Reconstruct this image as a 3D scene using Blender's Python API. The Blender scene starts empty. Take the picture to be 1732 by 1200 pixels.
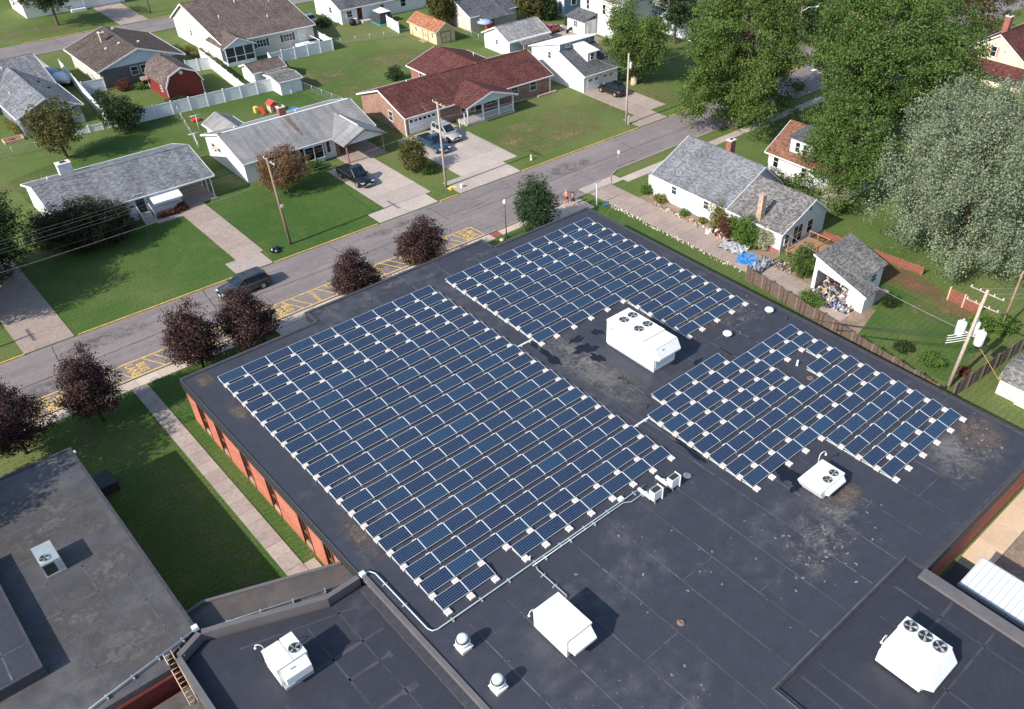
import bpy, bmesh, math, random
import numpy as np
from mathutils import Vector, Matrix
random.seed(7); rng = np.random.default_rng(7)
scn = bpy.context.scene
COL = scn.collection

# ------------------------------------------------------------------ camera
# photo calibration: axes u (along the street), v (away from the school), Z up; ground = 0
CF, CCX, CCY = 1434.3212, 1024.8476, 695.9016
CR = np.array([[0.72103637, -0.69251574, 0.02298915],
               [-0.43801075, -0.48125605, -0.75930178],
               [0.5368921, 0.53741471, -0.65033245]])
CT = np.array([-30.20563883, -2.68919779, 65.89620105])
CPOS = -CR.T @ CT + np.array([0, 0, 4.6])
def P(x, y, Z=0.0):
    "photo pixel -> point of the scene at height Z"
    d = CR.T @ np.array([(x - CCX) / CF, (y - CCY) / CF, 1.0])
    s = (Z - CPOS[2]) / d[2]
    return Vector(CPOS + s * d)
cam_d = bpy.data.cameras.new('Camera'); cam = bpy.data.objects.new('Camera', cam_d); COL.objects.link(cam)
cam_d.sensor_width = 36.0; cam_d.lens = CF / 1732 * 36.0
cam_d.shift_x = (866 - CCX) / 1732; cam_d.shift_y = (CCY - 600) / 1732
cam_d.clip_start = 0.5; cam_d.clip_end = 2000
cam.matrix_world = Matrix([[*(CR[0, i], -CR[1, i], -CR[2, i]), CPOS[i]] for i in range(3)] + [[0, 0, 0, 1]])
scn.camera = cam

# ------------------------------------------------------------------ light
SUN_EL, SUN_AZ = math.radians(35.0), math.radians(1.5)      # shadows run along +u
wld = bpy.data.worlds.new('World'); scn.world = wld; wld.use_nodes = True
nt = wld.node_tree; bg = nt.nodes['Background']
sky = nt.nodes.new('ShaderNodeTexSky'); sky.sky_type = 'NISHITA'; sky.sun_disc = False
sky.sun_elevation = SUN_EL; sky.sun_rotation = math.radians(270) - SUN_AZ
nt.links.new(sky.outputs[0], bg.inputs[0]); bg.inputs[1].default_value = 0.15
sd = bpy.data.lights.new('Sun', 'SUN'); sd.energy = 4.3; sd.angle = math.radians(0.5); sd.color = (1.0, 0.93, 0.83)
sun = bpy.data.objects.new('Sun', sd); COL.objects.link(sun)
tosun = Vector((-math.cos(SUN_EL) * math.cos(SUN_AZ), -math.cos(SUN_EL) * math.sin(SUN_AZ), math.sin(SUN_EL)))
sun.rotation_euler = tosun.to_track_quat('Z', 'Y').to_euler(); sun.location = (-40, 0, 60)
scn.view_settings.view_transform = 'Standard'; scn.view_settings.look = 'None'
scn.view_settings.exposure = 0.55; scn.view_settings.gamma = 1.0
scn.render.engine = 'CYCLES'

# ------------------------------------------------------------------ materials
MATS = {}
class NT:
    "small helper for building node materials"
    def __init__(s, name, rough=0.8, spec=0.3, metal=0.0):
        m = bpy.data.materials.new(name); m.use_nodes = True; s.m = m; s.t = m.node_tree
        s.b = s.t.nodes['Principled BSDF']; s.b.inputs['Roughness'].default_value = rough
        s.b.inputs['Specular IOR Level'].default_value = spec; s.b.inputs['Metallic'].default_value = metal
        MATS[name] = m
    def n(s, kind, **kw):
        nd = s.t.nodes.new('ShaderNode' + kind)
        for k, v in kw.items(): setattr(nd, k, v)
        return nd
    def l(s, a, b): s.t.links.new(a, b)
    def coord(s, which='Object', scale=None):
        if which == 'World': o = s.n('NewGeometry').outputs['Position']
        else: o = s.n('TexCoord').outputs[which]
        if scale is not None:
            mp = s.n('Mapping'); mp.inputs['Scale'].default_value = scale if hasattr(scale, '__len__') else (scale,) * 3
            s.l(o, mp.inputs[0]); o = mp.outputs[0]
        return o
    def noise(s, co, scale, detail=4, rough=0.55, dist=0.0):
        nd = s.n('TexNoise'); s.l(co, nd.inputs['Vector']); nd.inputs['Scale'].default_value = scale
        nd.inputs['Detail'].default_value = detail; nd.inputs['Roughness'].default_value = rough
        nd.inputs['Distortion'].default_value = dist
        return nd.outputs['Fac']
    def ramp(s, fac, stops, interp='LINEAR'):
        r = s.n('ValToRGB'); r.color_ramp.interpolation = interp; els = r.color_ramp.elements
        while len(els) < len(stops): els.new(0.5)
        for e, (p, c) in zip(els, stops):
            e.position = p; e.color = (c if hasattr(c, '__len__') else (c, c, c)) + (1,) if not hasattr(c, '__len__') or len(c) == 3 else c
        s.l(fac, r.inputs[0]); return r.outputs[0]
    def mix(s, fac, a, b, mode='MIX'):
        nd = s.n('Mix', data_type='RGBA', blend_type=mode)
        for sock, v in ((nd.inputs[0], fac), (nd.inputs[6], a), (nd.inputs[7], b)):
            if hasattr(v, 'links') or hasattr(v, 'is_linked'): s.l(v, sock)
            elif hasattr(v, '__len__'): sock.default_value = tuple(v) + (1,) if len(v) == 3 else v
            else: sock.default_value = v
        return nd.outputs[2]
    def math(s, op, a, b=None, c=None):
        nd = s.n('Math', operation=op)
        for i, v in enumerate((a, b, c)):
            if v is None: continue
            if hasattr(v, 'is_linked'): s.l(v, nd.inputs[i])
            else: nd.inputs[i].default_value = v
        return nd.outputs[0]
    def base(s, c):
        if hasattr(c, 'is_linked'): s.l(c, s.b.inputs['Base Color'])
        else: s.b.inputs['Base Color'].default_value = tuple(c) + (1,)
    def bump(s, h, strength=0.3, dist=0.02):
        nd = s.n('Bump'); nd.inputs['Strength'].default_value = strength; nd.inputs['Distance'].default_value = dist
        s.l(h, nd.inputs['Height']); s.l(nd.outputs[0], s.b.inputs['Normal'])

def plain(name, c, rough=0.6, spec=0.3, metal=0.0, var=0.12, scale=3.0):
    "one colour with gentle dirt"
    k = NT(name, rough, spec, metal); co = k.coord('Object')
    f = k.noise(co, scale, 5, 0.6)
    a = tuple(x * (1 - var) for x in c); b = tuple(min(1, x * (1 + var)) for x in c)
    k.base(k.ramp(f, [(0.3, a), (0.7, b)])); return k.m

def shingle(name, c, var=0.35, tabs=0.30, course=0.16):
    k = NT(name, 0.95, 0.1); uv = k.coord('UV')
    br = k.n('TexBrick'); k.l(uv, br.inputs['Vector']); br.offset = 0.5
    br.inputs['Scale'].default_value = 1.0; br.inputs['Brick Width'].default_value = tabs; br.inputs['Row Height'].default_value = course
    br.inputs['Mortar Size'].default_value = 0.008; br.inputs['Bias'].default_value = 0.0
    lo = tuple(x * (1 - var) for x in c); hi = tuple(min(1, x * (1 + var)) for x in c)
    br.inputs['Color1'].default_value = lo + (1,); br.inputs['Color2'].default_value = hi + (1,)
    br.inputs['Mortar'].default_value = tuple(x * 0.35 for x in c) + (1,)
    w = k.noise(uv, 0.35, 5, 0.6); st = k.ramp(w, [(0.3, (0.78, 0.78, 0.78)), (0.7, (1.15, 1.13, 1.1))])
    g = k.noise(uv, 14.0, 3, 0.7); gr = k.ramp(g, [(0.3, (0.75, 0.75, 0.75)), (0.7, (1.25, 1.25, 1.25))])
    # long streaks down the slope
    mp = k.n('Mapping'); mp.inputs['Scale'].default_value = (1.2, 0.12, 1); k.l(uv, mp.inputs[0])
    sf = k.noise(mp.outputs[0], 1.4, 3, 0.5); sr = k.ramp(sf, [(0.35, (0.82, 0.82, 0.82)), (0.65, (1.1, 1.1, 1.1))])
    c1 = k.mix(1.0, br.outputs[0], st, 'MULTIPLY'); c2 = k.mix(1.0, c1, gr, 'MULTIPLY'); k.base(k.mix(1.0, c2, sr, 'MULTIPLY'))
    k.bump(br.outputs['Fac'], 0.4, -0.01); return k.m

def siding(name, c, pitch=0.18, dirt=0.12, vertical=False):
    k = NT(name, 0.55, 0.3); uv = k.coord('UV'); sx = k.n('SeparateXYZ'); k.l(uv, sx.inputs[0])
    fr = k.math('FRACT', k.math('DIVIDE', sx.outputs[0 if vertical else 1], pitch))
    ln = k.ramp(fr, [(0.0, (0.62, 0.62, 0.64)), (0.10, (0.98, 0.98, 0.98)), (1.0, (1, 1, 1))])
    n = k.noise(uv, 0.8, 5, 0.65); d = k.ramp(n, [(0.3, (1 - dirt,) * 3), (0.7, (1.0,) * 3)])
    k.base(k.mix(1.0, k.mix(1.0, c, ln, 'MULTIPLY'), d, 'MULTIPLY')); k.bump(fr, 0.5, 0.012); return k.m

def brick(name, c, mortar, var=0.3):
    k = NT(name, 0.9, 0.15); uv = k.coord('UV'); br = k.n('TexBrick'); k.l(uv, br.inputs['Vector'])
    br.inputs['Scale'].default_value = 1.0; br.inputs['Brick Width'].default_value = 0.215; br.inputs['Row Height'].default_value = 0.075
    br.inputs['Mortar Size'].default_value = 0.008
    br.inputs['Color1'].default_value = tuple(x * (1 - var) for x in c) + (1,); br.inputs['Color2'].default_value = tuple(min(1, x * (1 + var)) for x in c) + (1,)
    br.inputs['Mortar'].default_value = mortar + (1,)
    n = k.noise(uv, 0.7, 5, 0.6); d = k.ramp(n, [(0.3, (0.82,) * 3), (0.7, (1.1,) * 3)])
    k.base(k.mix(1.0, br.outputs[0], d, 'MULTIPLY')); k.bump(br.outputs['Fac'], 0.5, -0.008); return k.m

def membrane(name, c, stain, lo, hi, spot=0.62, brown=None):
    "black roof sheet with chalky dried-water stains"
    k = NT(name, 0.62, 0.35); co = k.coord('World')
    n1 = k.noise(co, 0.16, 6, 0.62, 0.6); n2 = k.noise(co, 1.1, 6, 0.65); n3 = k.noise(co, 7.0, 4, 0.7)
    basec = k.ramp(n2, [(0.25, tuple(x * 0.84 for x in c)), (0.75, tuple(x * 1.16 for x in c))])
    m = k.math('MULTIPLY', k.ramp(n1, [(lo, 0.0), (hi, 1.0)]), k.ramp(n2, [(0.36, 0.0), (0.62, 1.0)]))
    col = k.mix(k.math('MULTIPLY', m, 0.85), basec, stain)
    if brown:
        n4 = k.noise(co, 0.5, 5, 0.6, 1.0)
        col = k.mix(k.math('MULTIPLY', k.ramp(n4, [(0.42, 0.0), (0.75, 1.0)]), 0.55), col, brown)
    # scattered small pale spots (bird lime, grit)
    vo = k.n('TexVoronoi'); k.l(co, vo.inputs['Vector']); vo.inputs['Scale'].default_value = 2.3
    sp = k.math('MULTIPLY', k.ramp(vo.outputs['Distance'], [(0.05, 1.0), (0.10, 0.0)]), k.ramp(n1, [(spot - 0.12, 0.0), (spot, 1.0)]))
    col = k.mix(sp, col, (0.27, 0.26, 0.25))
    g = k.ramp(n3, [(0.3, (0.86,) * 3), (0.7, (1.14,) * 3)])
    k.base(k.mix(1.0, col, g, 'MULTIPLY')); k.bump(n3, 0.15, 0.02); return k.m

def leaf(name, c, c2, rough=0.6, trans=0.25, scale=0.7, spec=0.3):
    k = NT(name, rough, spec); co = k.coord('World')
    n = k.noise(co, scale, 3, 0.6); n2 = k.noise(co, 5.0, 2, 0.6)
    f = k.math('ADD', k.math('MULTIPLY', n, 0.55), k.math('MULTIPLY', n2, 0.45))
    col = k.ramp(f, [(0.34, c), (0.64, c2)]); k.base(col)
    tr = k.n('BsdfTranslucent'); k.l(col, tr.inputs[0]); mx = k.n('MixShader'); mx.inputs[0].default_value = trans
    k.l(k.b.outputs[0], mx.inputs[1]); k.l(tr.outputs[0], mx.inputs[2])
    k.l(mx.outputs[0], k.t.nodes['Material Output'].inputs[0]); return k.m

def build_materials():
    # lawns: an olive, slightly dry one and a lush mown one
    for gname, g1, g2, g3, gd in (('grass', (0.078, 0.128, 0.032), (0.108, 0.152, 0.044), (0.150, 0.170, 0.062), 0.5), ('grass_lush', (0.050, 0.105, 0.024), (0.068, 0.122, 0.030), (0.105, 0.142, 0.044), 0.3)):
        k = NT(gname, 0.95, 0.1); co = k.coord('World')
        n1 = k.noise(co, 0.055, 5, 0.6, 0.3); n2 = k.noise(co, 0.5, 6, 0.68); n3 = k.noise(co, 5.0, 4, 0.75); n4 = k.noise(co, 22.0, 2, 0.7)
        a = k.ramp(n1, [(0.36, g1), (0.5, g2), (0.64, g3)])
        dry = k.math('MULTIPLY', k.ramp(n2, [(0.50, 0.0), (0.72, 1.0)]), gd)
        col = k.mix(dry, a, (0.185, 0.168, 0.078))
        col = k.mix(1.0, col, k.ramp(n3, [(0.25, (0.5,) * 3), (0.75, (1.48,) * 3)]), 'MULTIPLY')
        col = k.mix(1.0, col, k.ramp(n4, [(0.25, (0.70,) * 3), (0.75, (1.28,) * 3)]), 'MULTIPLY')
        mw = k.n('TexWave', wave_type='BANDS', bands_direction='Y'); k.l(co, mw.inputs['Vector']); mw.inputs['Scale'].default_value = 0.55; mw.inputs['Distortion'].default_value = 1.6; mw.inputs['Detail'].default_value = 2.0; mw.inputs['Detail Scale'].default_value = 0.4
        col = k.mix(1.0, col, k.ramp(mw.outputs['Fac'], [(0.2, (0.945, 0.95, 0.945)), (0.8, (1.05, 1.04, 1.035))]), 'MULTIPLY')
        vo = k.n('TexVoronoi'); k.l(co, vo.inputs['Vector']); vo.inputs['Scale'].default_value = 1.7; col = k.mix(k.math('MULTIPLY', k.ramp(vo.outputs['Distance'], [(0.05, 1.0), (0.16, 0.0)]), k.ramp(n2, [(0.42, 0.0), (0.6, 0.5)])), col, (0.20, 0.22, 0.09))
        k.base(col); k.bump(k.math('ADD', n3, k.math('MULTIPLY', n4, 0.6)), 0.6, 0.08)
    # street
    k = NT('asphalt', 0.9, 0.2); co = k.coord('World'); n1 = k.noise(co, 0.12, 5, 0.6, 0.5); n2 = k.noise(co, 1.6, 6, 0.7); n3 = k.noise(co, 30, 2, 0.7)
    st = k.coord('World', (0.06, 1.3, 1)); n5 = k.noise(st, 1.0, 4, 0.6)
    col = k.ramp(n1, [(0.3, (0.195, 0.170, 0.168)), (0.7, (0.245, 0.214, 0.210))])
    col = k.mix(1.0, col, k.ramp(n2, [(0.3, (0.86,) * 3), (0.7, (1.1,) * 3)]), 'MULTIPLY')
    col = k.mix(1.0, col, k.ramp(n5, [(0.35, (0.88,) * 3), (0.65, (1.06,) * 3)]), 'MULTIPLY')
    col = k.mix(1.0, col, k.ramp(n3, [(0.3, (0.88,) * 3), (0.7, (1.12,) * 3)]), 'MULTIPLY'); k.base(col); k.bump(n3, 0.3, 0.01)
    def conc(name, c1, c2, stain=(0.55, 0.5, 0.46)):
        k = NT(name, 0.9, 0.2); co = k.coord('World'); n1 = k.noise(co, 0.45, 6, 0.65, 0.4); n2 = k.noise(co, 3.2, 6, 0.7); n3 = k.noise(co, 25, 2, 0.7)
        oi = k.n('ObjectInfo')
        col = k.ramp(n1, [(0.3, c1), (0.7, c2)]); col = k.mix(1.0, col, k.ramp(n2, [(0.28, stain), (0.55, (1.0,) * 3)]), 'MULTIPLY')
        col = k.mix(1.0, col, k.ramp(n3, [(0.3, (0.9,) * 3), (0.7, (1.1,) * 3)]), 'MULTIPLY')
        col = k.mix(1.0, col, k.ramp(oi.outputs['Random'], [(0.0, (0.88, 0.87, 0.86)), (1.0, (1.08, 1.07, 1.06))]), 'MULTIPLY')
        k.base(col); k.bump(n2, 0.2, 0.01)
    conc('concrete', (0.41, 0.355, 0.32), (0.49, 0.43, 0.385), (0.8, 0.77, 0.74)); conc('concrete_tan', (0.33, 0.27, 0.235), (0.41, 0.335, 0.29), (0.74, 0.70, 0.67)); conc('concrete_old', (0.34, 0.30, 0.27), (0.42, 0.365, 0.33), (0.76, 0.72, 0.70))
    conc('pale_pavement', (0.50, 0.42, 0.35), (0.58, 0.49, 0.41), (0.85, 0.84, 0.82)); conc('dirt', (0.20, 0.15, 0.11), (0.34, 0.26, 0.20), (0.55, 0.5, 0.45))
    conc('brick_dust', (0.25, 0.12, 0.09), (0.36, 0.20, 0.15), (0.55, 0.5, 0.45)); conc('sandy_slab', (0.58, 0.44, 0.31), (0.66, 0.50, 0.36), (0.9, 0.88, 0.86))
    plain('yellow_paint', (0.60, 0.40, 0.12), 0.8, 0.2, var=0.3, scale=2.5); plain('white_paint', (0.75, 0.74, 0.72), 0.7, var=0.1)
    plain('crack_seal', (0.035, 0.032, 0.032), 0.7, var=0.2); plain('red_paver', (0.26, 0.09, 0.07), 0.9, var=0.2)
    membrane('roof_black', (0.039, 0.042, 0.057), (0.105, 0.103, 0.110), 0.53, 0.74)
    membrane('roof_black_new', (0.032, 0.034, 0.046), (0.075, 0.075, 0.085), 0.56, 0.80, 0.72)
    membrane('roof_weathered', (0.062, 0.064, 0.075), (0.125, 0.115, 0.108), 0.36, 0.66, 0.74, (0.105, 0.092, 0.084))
    membrane('roof_brownish', (0.075, 0.068, 0.066), (0.155, 0.125, 0.105), 0.40, 0.60, 0.66, (0.12, 0.085, 0.07))
    plain('seam_left', (0.085, 0.083, 0.088), 0.7, var=0.3, scale=1.2); plain('seam_soft', (0.060, 0.061, 0.070), 0.7, var=0.3, scale=1.2); plain('seam', (0.105, 0.103, 0.112), 0.7, var=0.45, scale=1.2); plain('coping_grey', (0.125, 0.118, 0.122), 0.6, var=0.12, scale=1.0); plain('edge_dark', (0.052, 0.052, 0.060), 0.6, var=0.25)
    plain('wet_patch', (0.010, 0.011, 0.016), 0.12, 0.5, var=0.2); plain('scour_stain', (0.21, 0.20, 0.20), 0.8, var=0.4, scale=2.0); plain('rust_stain', (0.16, 0.11, 0.09), 0.85, var=0.4, scale=2.0)
    plain('fascia_metal', (0.105, 0.108, 0.115), 0.45, 0.4, 0.3, var=0.1)
    brick('school_brick', (0.46, 0.145, 0.092), (0.42, 0.24, 0.18), 0.22); brick('brown_brick', (0.30, 0.16, 0.115), (0.36, 0.30, 0.26), 0.4)
    brick('red_brick', (0.30, 0.085, 0.06), (0.35, 0.28, 0.25), 0.3); brick('white_brick', (0.74, 0.74, 0.74), (0.6, 0.6, 0.6), 0.06); brick('tan_stone', (0.46, 0.33, 0.25), (0.34, 0.28, 0.23), 0.35)
    siding('white_siding', (0.78, 0.78, 0.77)); siding('cream_siding', (0.62, 0.58, 0.52)); siding('blue_siding', (0.20, 0.30, 0.40)); siding('pale_blue_siding', (0.62, 0.69, 0.74))
    siding('grey_siding', (0.20, 0.21, 0.23)); siding('slate_siding', (0.14, 0.14, 0.14), 0.35); siding('tan_siding', (0.62, 0.52, 0.34), 0.2, vertical=True); siding('barn_red', (0.21, 0.035, 0.03), 0.2, vertical=True)
    siding('yellow_siding', (0.66, 0.47, 0.25)); siding('pale_yellow', (0.72, 0.66, 0.50)); siding('vinyl_fence', (0.76, 0.77, 0.78), 0.15, 0.08, True); siding('mint_siding', (0.60, 0.66, 0.60))
    shingle('shingle_grey', (0.195, 0.205, 0.225)); shingle('shingle_dark', (0.115, 0.120, 0.135)); shingle('shingle_brown', (0.145, 0.116, 0.106)); shingle('shingle_umber', (0.108, 0.086, 0.080)); shingle('shingle_red', (0.125, 0.050, 0.046))
    shingle('shingle_orange', (0.36, 0.165, 0.095)); shingle('shingle_pale', (0.30, 0.295, 0.30)); shingle('shingle_taupe', (0.185, 0.180, 0.178), 0.45); shingle('shingle_smooth', (0.27, 0.27, 0.275), 0.10); shingle('shingle_rust', (0.215, 0.110, 0.075))
    plain('white_trim', (0.80, 0.80, 0.80), 0.5, var=0.05); plain('white_metal', (0.80, 0.80, 0.78), 0.4, 0.4, var=0.05); plain('galv', (0.42, 0.47, 0.48), 0.4, 0.5, 0.4, var=0.1); plain('galv_pipe', (0.52, 0.58, 0.58), 0.4, 0.5, 0.2, var=0.1)
    plain('grey_paint', (0.33, 0.36, 0.38), 0.5, var=0.1); plain('dark_metal', (0.035, 0.037, 0.04), 0.45, 0.4, var=0.2); plain('black', (0.012, 0.012, 0.013), 0.6, var=0.2); plain('aluminium', (0.60, 0.64, 0.64), 0.4, 0.5, 0.1, var=0.08)
    plain('wood_pole', (0.26, 0.185, 0.14), 0.9, 0.1, var=0.35, scale=6); plain('wood_pole_grey', (0.42, 0.35, 0.29), 0.9, 0.1, var=0.25, scale=6); plain('fence_wood', (0.165, 0.122, 0.098), 0.9, 0.1, var=0.5, scale=7); plain('fence_wood_dark', (0.095, 0.070, 0.058), 0.9, 0.1, var=0.4, scale=7); plain('fence_wood_pale', (0.235, 0.185, 0.155), 0.9, 0.1, var=0.3, scale=7); plain('deck_wood', (0.34, 0.20, 0.125), 0.9, 0.1, var=0.3, scale=4)
    plain('red_wood', (0.26, 0.10, 0.07), 0.9, 0.1, var=0.3, scale=4); plain('stump_wood', (0.55, 0.42, 0.28), 0.9, 0.1, var=0.2); plain('concrete_block', (0.66, 0.60, 0.55), 0.9, 0.1, var=0.14, scale=6); plain('porcelain', (0.72, 0.74, 0.75), 0.3, 0.5, var=0.04)
    plain('transformer', (0.72, 0.75, 0.77), 0.4, 0.4, var=0.05); plain('red_plastic', (0.62, 0.06, 0.04), 0.4, 0.4); plain('yellow_plastic', (0.75, 0.55, 0.12), 0.4, 0.4); plain('blue_plastic', (0.03, 0.22, 0.52), 0.4, 0.4); plain('teal_plastic', (0.05, 0.38, 0.38), 0.4, 0.4)
    plain('blue_tarp', (0.025, 0.22, 0.58), 0.5, 0.4, var=0.35, scale=5); plain('grey_tarp', (0.28, 0.30, 0.33), 0.5, 0.4, var=0.35, scale=4); plain('boat_cover', (0.30, 0.38, 0.56), 0.6, var=0.1); plain('stone', (0.45, 0.42, 0.38), 0.9, var=0.3, scale=5)
    plain('cloth_red', (0.42, 0.05, 0.04), 0.9); plain('cloth_purple', (0.10, 0.045, 0.17), 0.9); plain('skin', (0.58, 0.31, 0.20), 0.6); plain('hair', (0.05, 0.03, 0.02), 0.6); plain('blond', (0.40, 0.27, 0.13), 0.6); plain('shoe', (0.5, 0.5, 0.5), 0.7)
    plain('mint_metal', (0.62, 0.68, 0.66), 0.5, var=0.05); plain('canopy_metal', (0.70, 0.76, 0.78), 0.35, 0.5, 0.0, var=0.04); plain('red_floor', (0.17, 0.028, 0.020), 0.9, var=0.3, scale=8); plain('dark_red_wall', (0.10, 0.02, 0.018), 0.9, var=0.2)
    plain('door_brown', (0.28, 0.13, 0.07), 0.7, var=0.1); plain('tyre', (0.015, 0.015, 0.016), 0.8, var=0.2); plain('rim', (0.55, 0.56, 0.58), 0.3, 0.5, 0.7); plain('lamp_glass', (0.82, 0.80, 0.72), 0.3, 0.5)
    plain('bag_black', (0.018, 0.02, 0.024), 0.25, 0.5); plain('pink_shutter', (0.60, 0.26, 0.22), 0.7); plain('screen_mesh', (0.045, 0.05, 0.055), 0.8); plain('bark', (0.11, 0.085, 0.065), 0.95, 0.1, var=0.4, scale=5); plain('bark_dark', (0.05, 0.04, 0.035), 0.95, 0.1, var=0.4, scale=5)
    for nm, c in (('car_grey', (0.040, 0.042, 0.050)), ('car_black', (0.010, 0.010, 0.012)), ('car_blue', (0.022, 0.050, 0.095)), ('car_silver', (0.40, 0.39, 0.37)), ('car_red', (0.30, 0.012, 0.02))):
        k = NT(nm, 0.28, 0.5, 0.15); k.base(c); k.b.inputs['Coat Weight'].default_value = 0.6; k.b.inputs['Coat Roughness'].default_value = 0.08
    for nm, c, r in (('glass_dark', (0.012, 0.016, 0.020), 0.06), ('car_glass', (0.012, 0.022, 0.032), 0.05), ('window_glass', (0.040, 0.050, 0.058), 0.08), ('amber_glass', (0.5, 0.02, 0.01), 0.2), ('head_lamp', (0.75, 0.78, 0.80), 0.1)):
        k = NT(nm, r, 0.5); co = k.coord('Object'); k.base(k.ramp(k.noise(co, 2.0, 2), [(0.35, tuple(x * 0.7 for x in c)), (0.65, tuple(min(1, x * 1.4) for x in c))]))
    # photovoltaic glass: 12 x 6 cells
    k = NT('solar_glass', 0.16, 0.4); co = k.coord('Object'); sx = k.n('SeparateXYZ'); k.l(co, sx.inputs[0])
    fx = k.math('FRACT', k.math('DIVIDE', k.math('SUBTRACT', sx.outputs[0], 0.042), 0.158)); fy = k.math('FRACT', k.math('DIVIDE', k.math('ADD', sx.outputs[1], 0.947), 0.1515))
    def line(f): return k.math('GREATER_THAN', k.math('ABSOLUTE', k.math('SUBTRACT', f, 0.5)), 0.446)
    g = k.math('MAXIMUM', line(fx), line(fy)); oi = k.n('ObjectInfo'); cell = k.ramp(oi.outputs['Random'], [(0.0, (0.010, 0.017, 0.052)), (0.45, (0.009, 0.020, 0.054)), (0.85, (0.009, 0.025, 0.064)), (1.0, (0.007, 0.036, 0.082))])
    nn = k.noise(co, 9.0, 2, 0.6); cell = k.mix(1.0, cell, k.ramp(nn, [(0.3, (0.75,) * 3), (0.7, (1.25,) * 3)]), 'MULTIPLY')
    k.base(k.mix(g, cell, (0.10, 0.145, 0.205))); k.b.inputs['Coat Weight'].default_value = 0.3
    leaf('leaf_green', (0.036, 0.078, 0.014), (0.145, 0.205, 0.046)); leaf('leaf_maple', (0.034, 0.078, 0.015), (0.130, 0.200, 0.048)); leaf('leaf_bronze', (0.014, 0.018, 0.007), (0.060, 0.050, 0.018), 0.6, 0.15, 1.2); leaf('leaf_dark', (0.014, 0.032, 0.009), (0.050, 0.080, 0.022)); leaf('leaf_purple', (0.020, 0.010, 0.010), (0.095, 0.048, 0.042), 0.5, 0.12, 2.0)
    leaf('leaf_silver', (0.085, 0.120, 0.062), (0.29, 0.335, 0.225), 0.7, 0.2, 0.9); leaf('leaf_rust', (0.095, 0.050, 0.022), (0.245, 0.135, 0.058), 0.6, 0.2, 1.2); leaf('leaf_olive', (0.045, 0.050, 0.013), (0.135, 0.125, 0.035), 0.6, 0.2, 1.2)
    leaf('leaf_yellow', (0.10, 0.11, 0.02), (0.26, 0.25, 0.06), 0.6, 0.25, 1.0); leaf('leaf_bright', (0.045, 0.110, 0.016), (0.140, 0.230, 0.045)); leaf('leaf_redbrown', (0.060, 0.018, 0.014), (0.16, 0.055, 0.04)); leaf('leaf_white', (0.10, 0.13, 0.05), (0.62, 0.60, 0.42), 0.6, 0.2, 2.0); leaf('leaf_conifer', (0.012, 0.036, 0.014), (0.045, 0.085, 0.032), 0.7, 0.1, 2.5)
build_materials()
def soft(name, c, scale, thr, seed=0.0):
    "thin ragged layer (dust, worn soil) that breaks up and thins out towards its rim"
    k = NT(name, 0.9, 0.15); co = k.coord('World'); gen = k.coord('Generated')
    d = k.n('VectorMath', operation='DISTANCE'); k.l(gen, d.inputs[0]); d.inputs[1].default_value = (0.5, 0.5, 0.0)
    sep = k.n('SeparateXYZ'); k.l(gen, sep.inputs[0]); cmb = k.n('CombineXYZ'); k.l(sep.outputs[0], cmb.inputs[0]); k.l(sep.outputs[1], cmb.inputs[1]); k.l(cmb.outputs[0], d.inputs[0])
    fall = k.ramp(d.outputs['Value'], [(0.0, 1.0), (0.25, 0.85), (0.5, 0.0)])
    n = k.noise(co, scale, 7, 0.72, 0.4); n2 = k.noise(co, scale * 6, 4, 0.7)
    f = k.math('MULTIPLY', k.ramp(k.math('ADD', k.math('MULTIPLY', n, 0.65), k.math('MULTIPLY', n2, 0.35)), [(thr, 0.0), (thr + 0.16, 1.0)]), fall)
    k.base(k.ramp(n2, [(0.3, tuple(x * 0.75 for x in c)), (0.7, tuple(x * 1.2 for x in c))]))
    tr = k.n('BsdfTransparent'); mx = k.n('MixShader'); k.l(f, mx.inputs[0]); k.l(tr.outputs[0], mx.inputs[1]); k.l(k.b.outputs[0], mx.inputs[2]); k.l(mx.outputs[0], k.t.nodes['Material Output'].inputs[0]); return k.m
soft('roof_dust', (0.155, 0.150, 0.152), 0.55, 0.40); soft('roof_dust_left', (0.112, 0.105, 0.102), 0.45, 0.40); soft('roof_dust_fine', (0.17, 0.165, 0.165), 1.1, 0.46); soft('roof_dust_brown', (0.135, 0.108, 0.095), 0.8, 0.40); soft('red_soil', (0.22, 0.105, 0.075), 0.7, 0.40); soft('road_wear', (0.29, 0.255, 0.248), 0.5, 0.44); soft('road_stain', (0.135, 0.120, 0.118), 0.6, 0.46); soft('worn_soil', (0.20, 0.15, 0.105), 0.9, 0.50); soft('dry_grass', (0.20, 0.175, 0.085), 0.45, 0.44)
M = MATS

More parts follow.
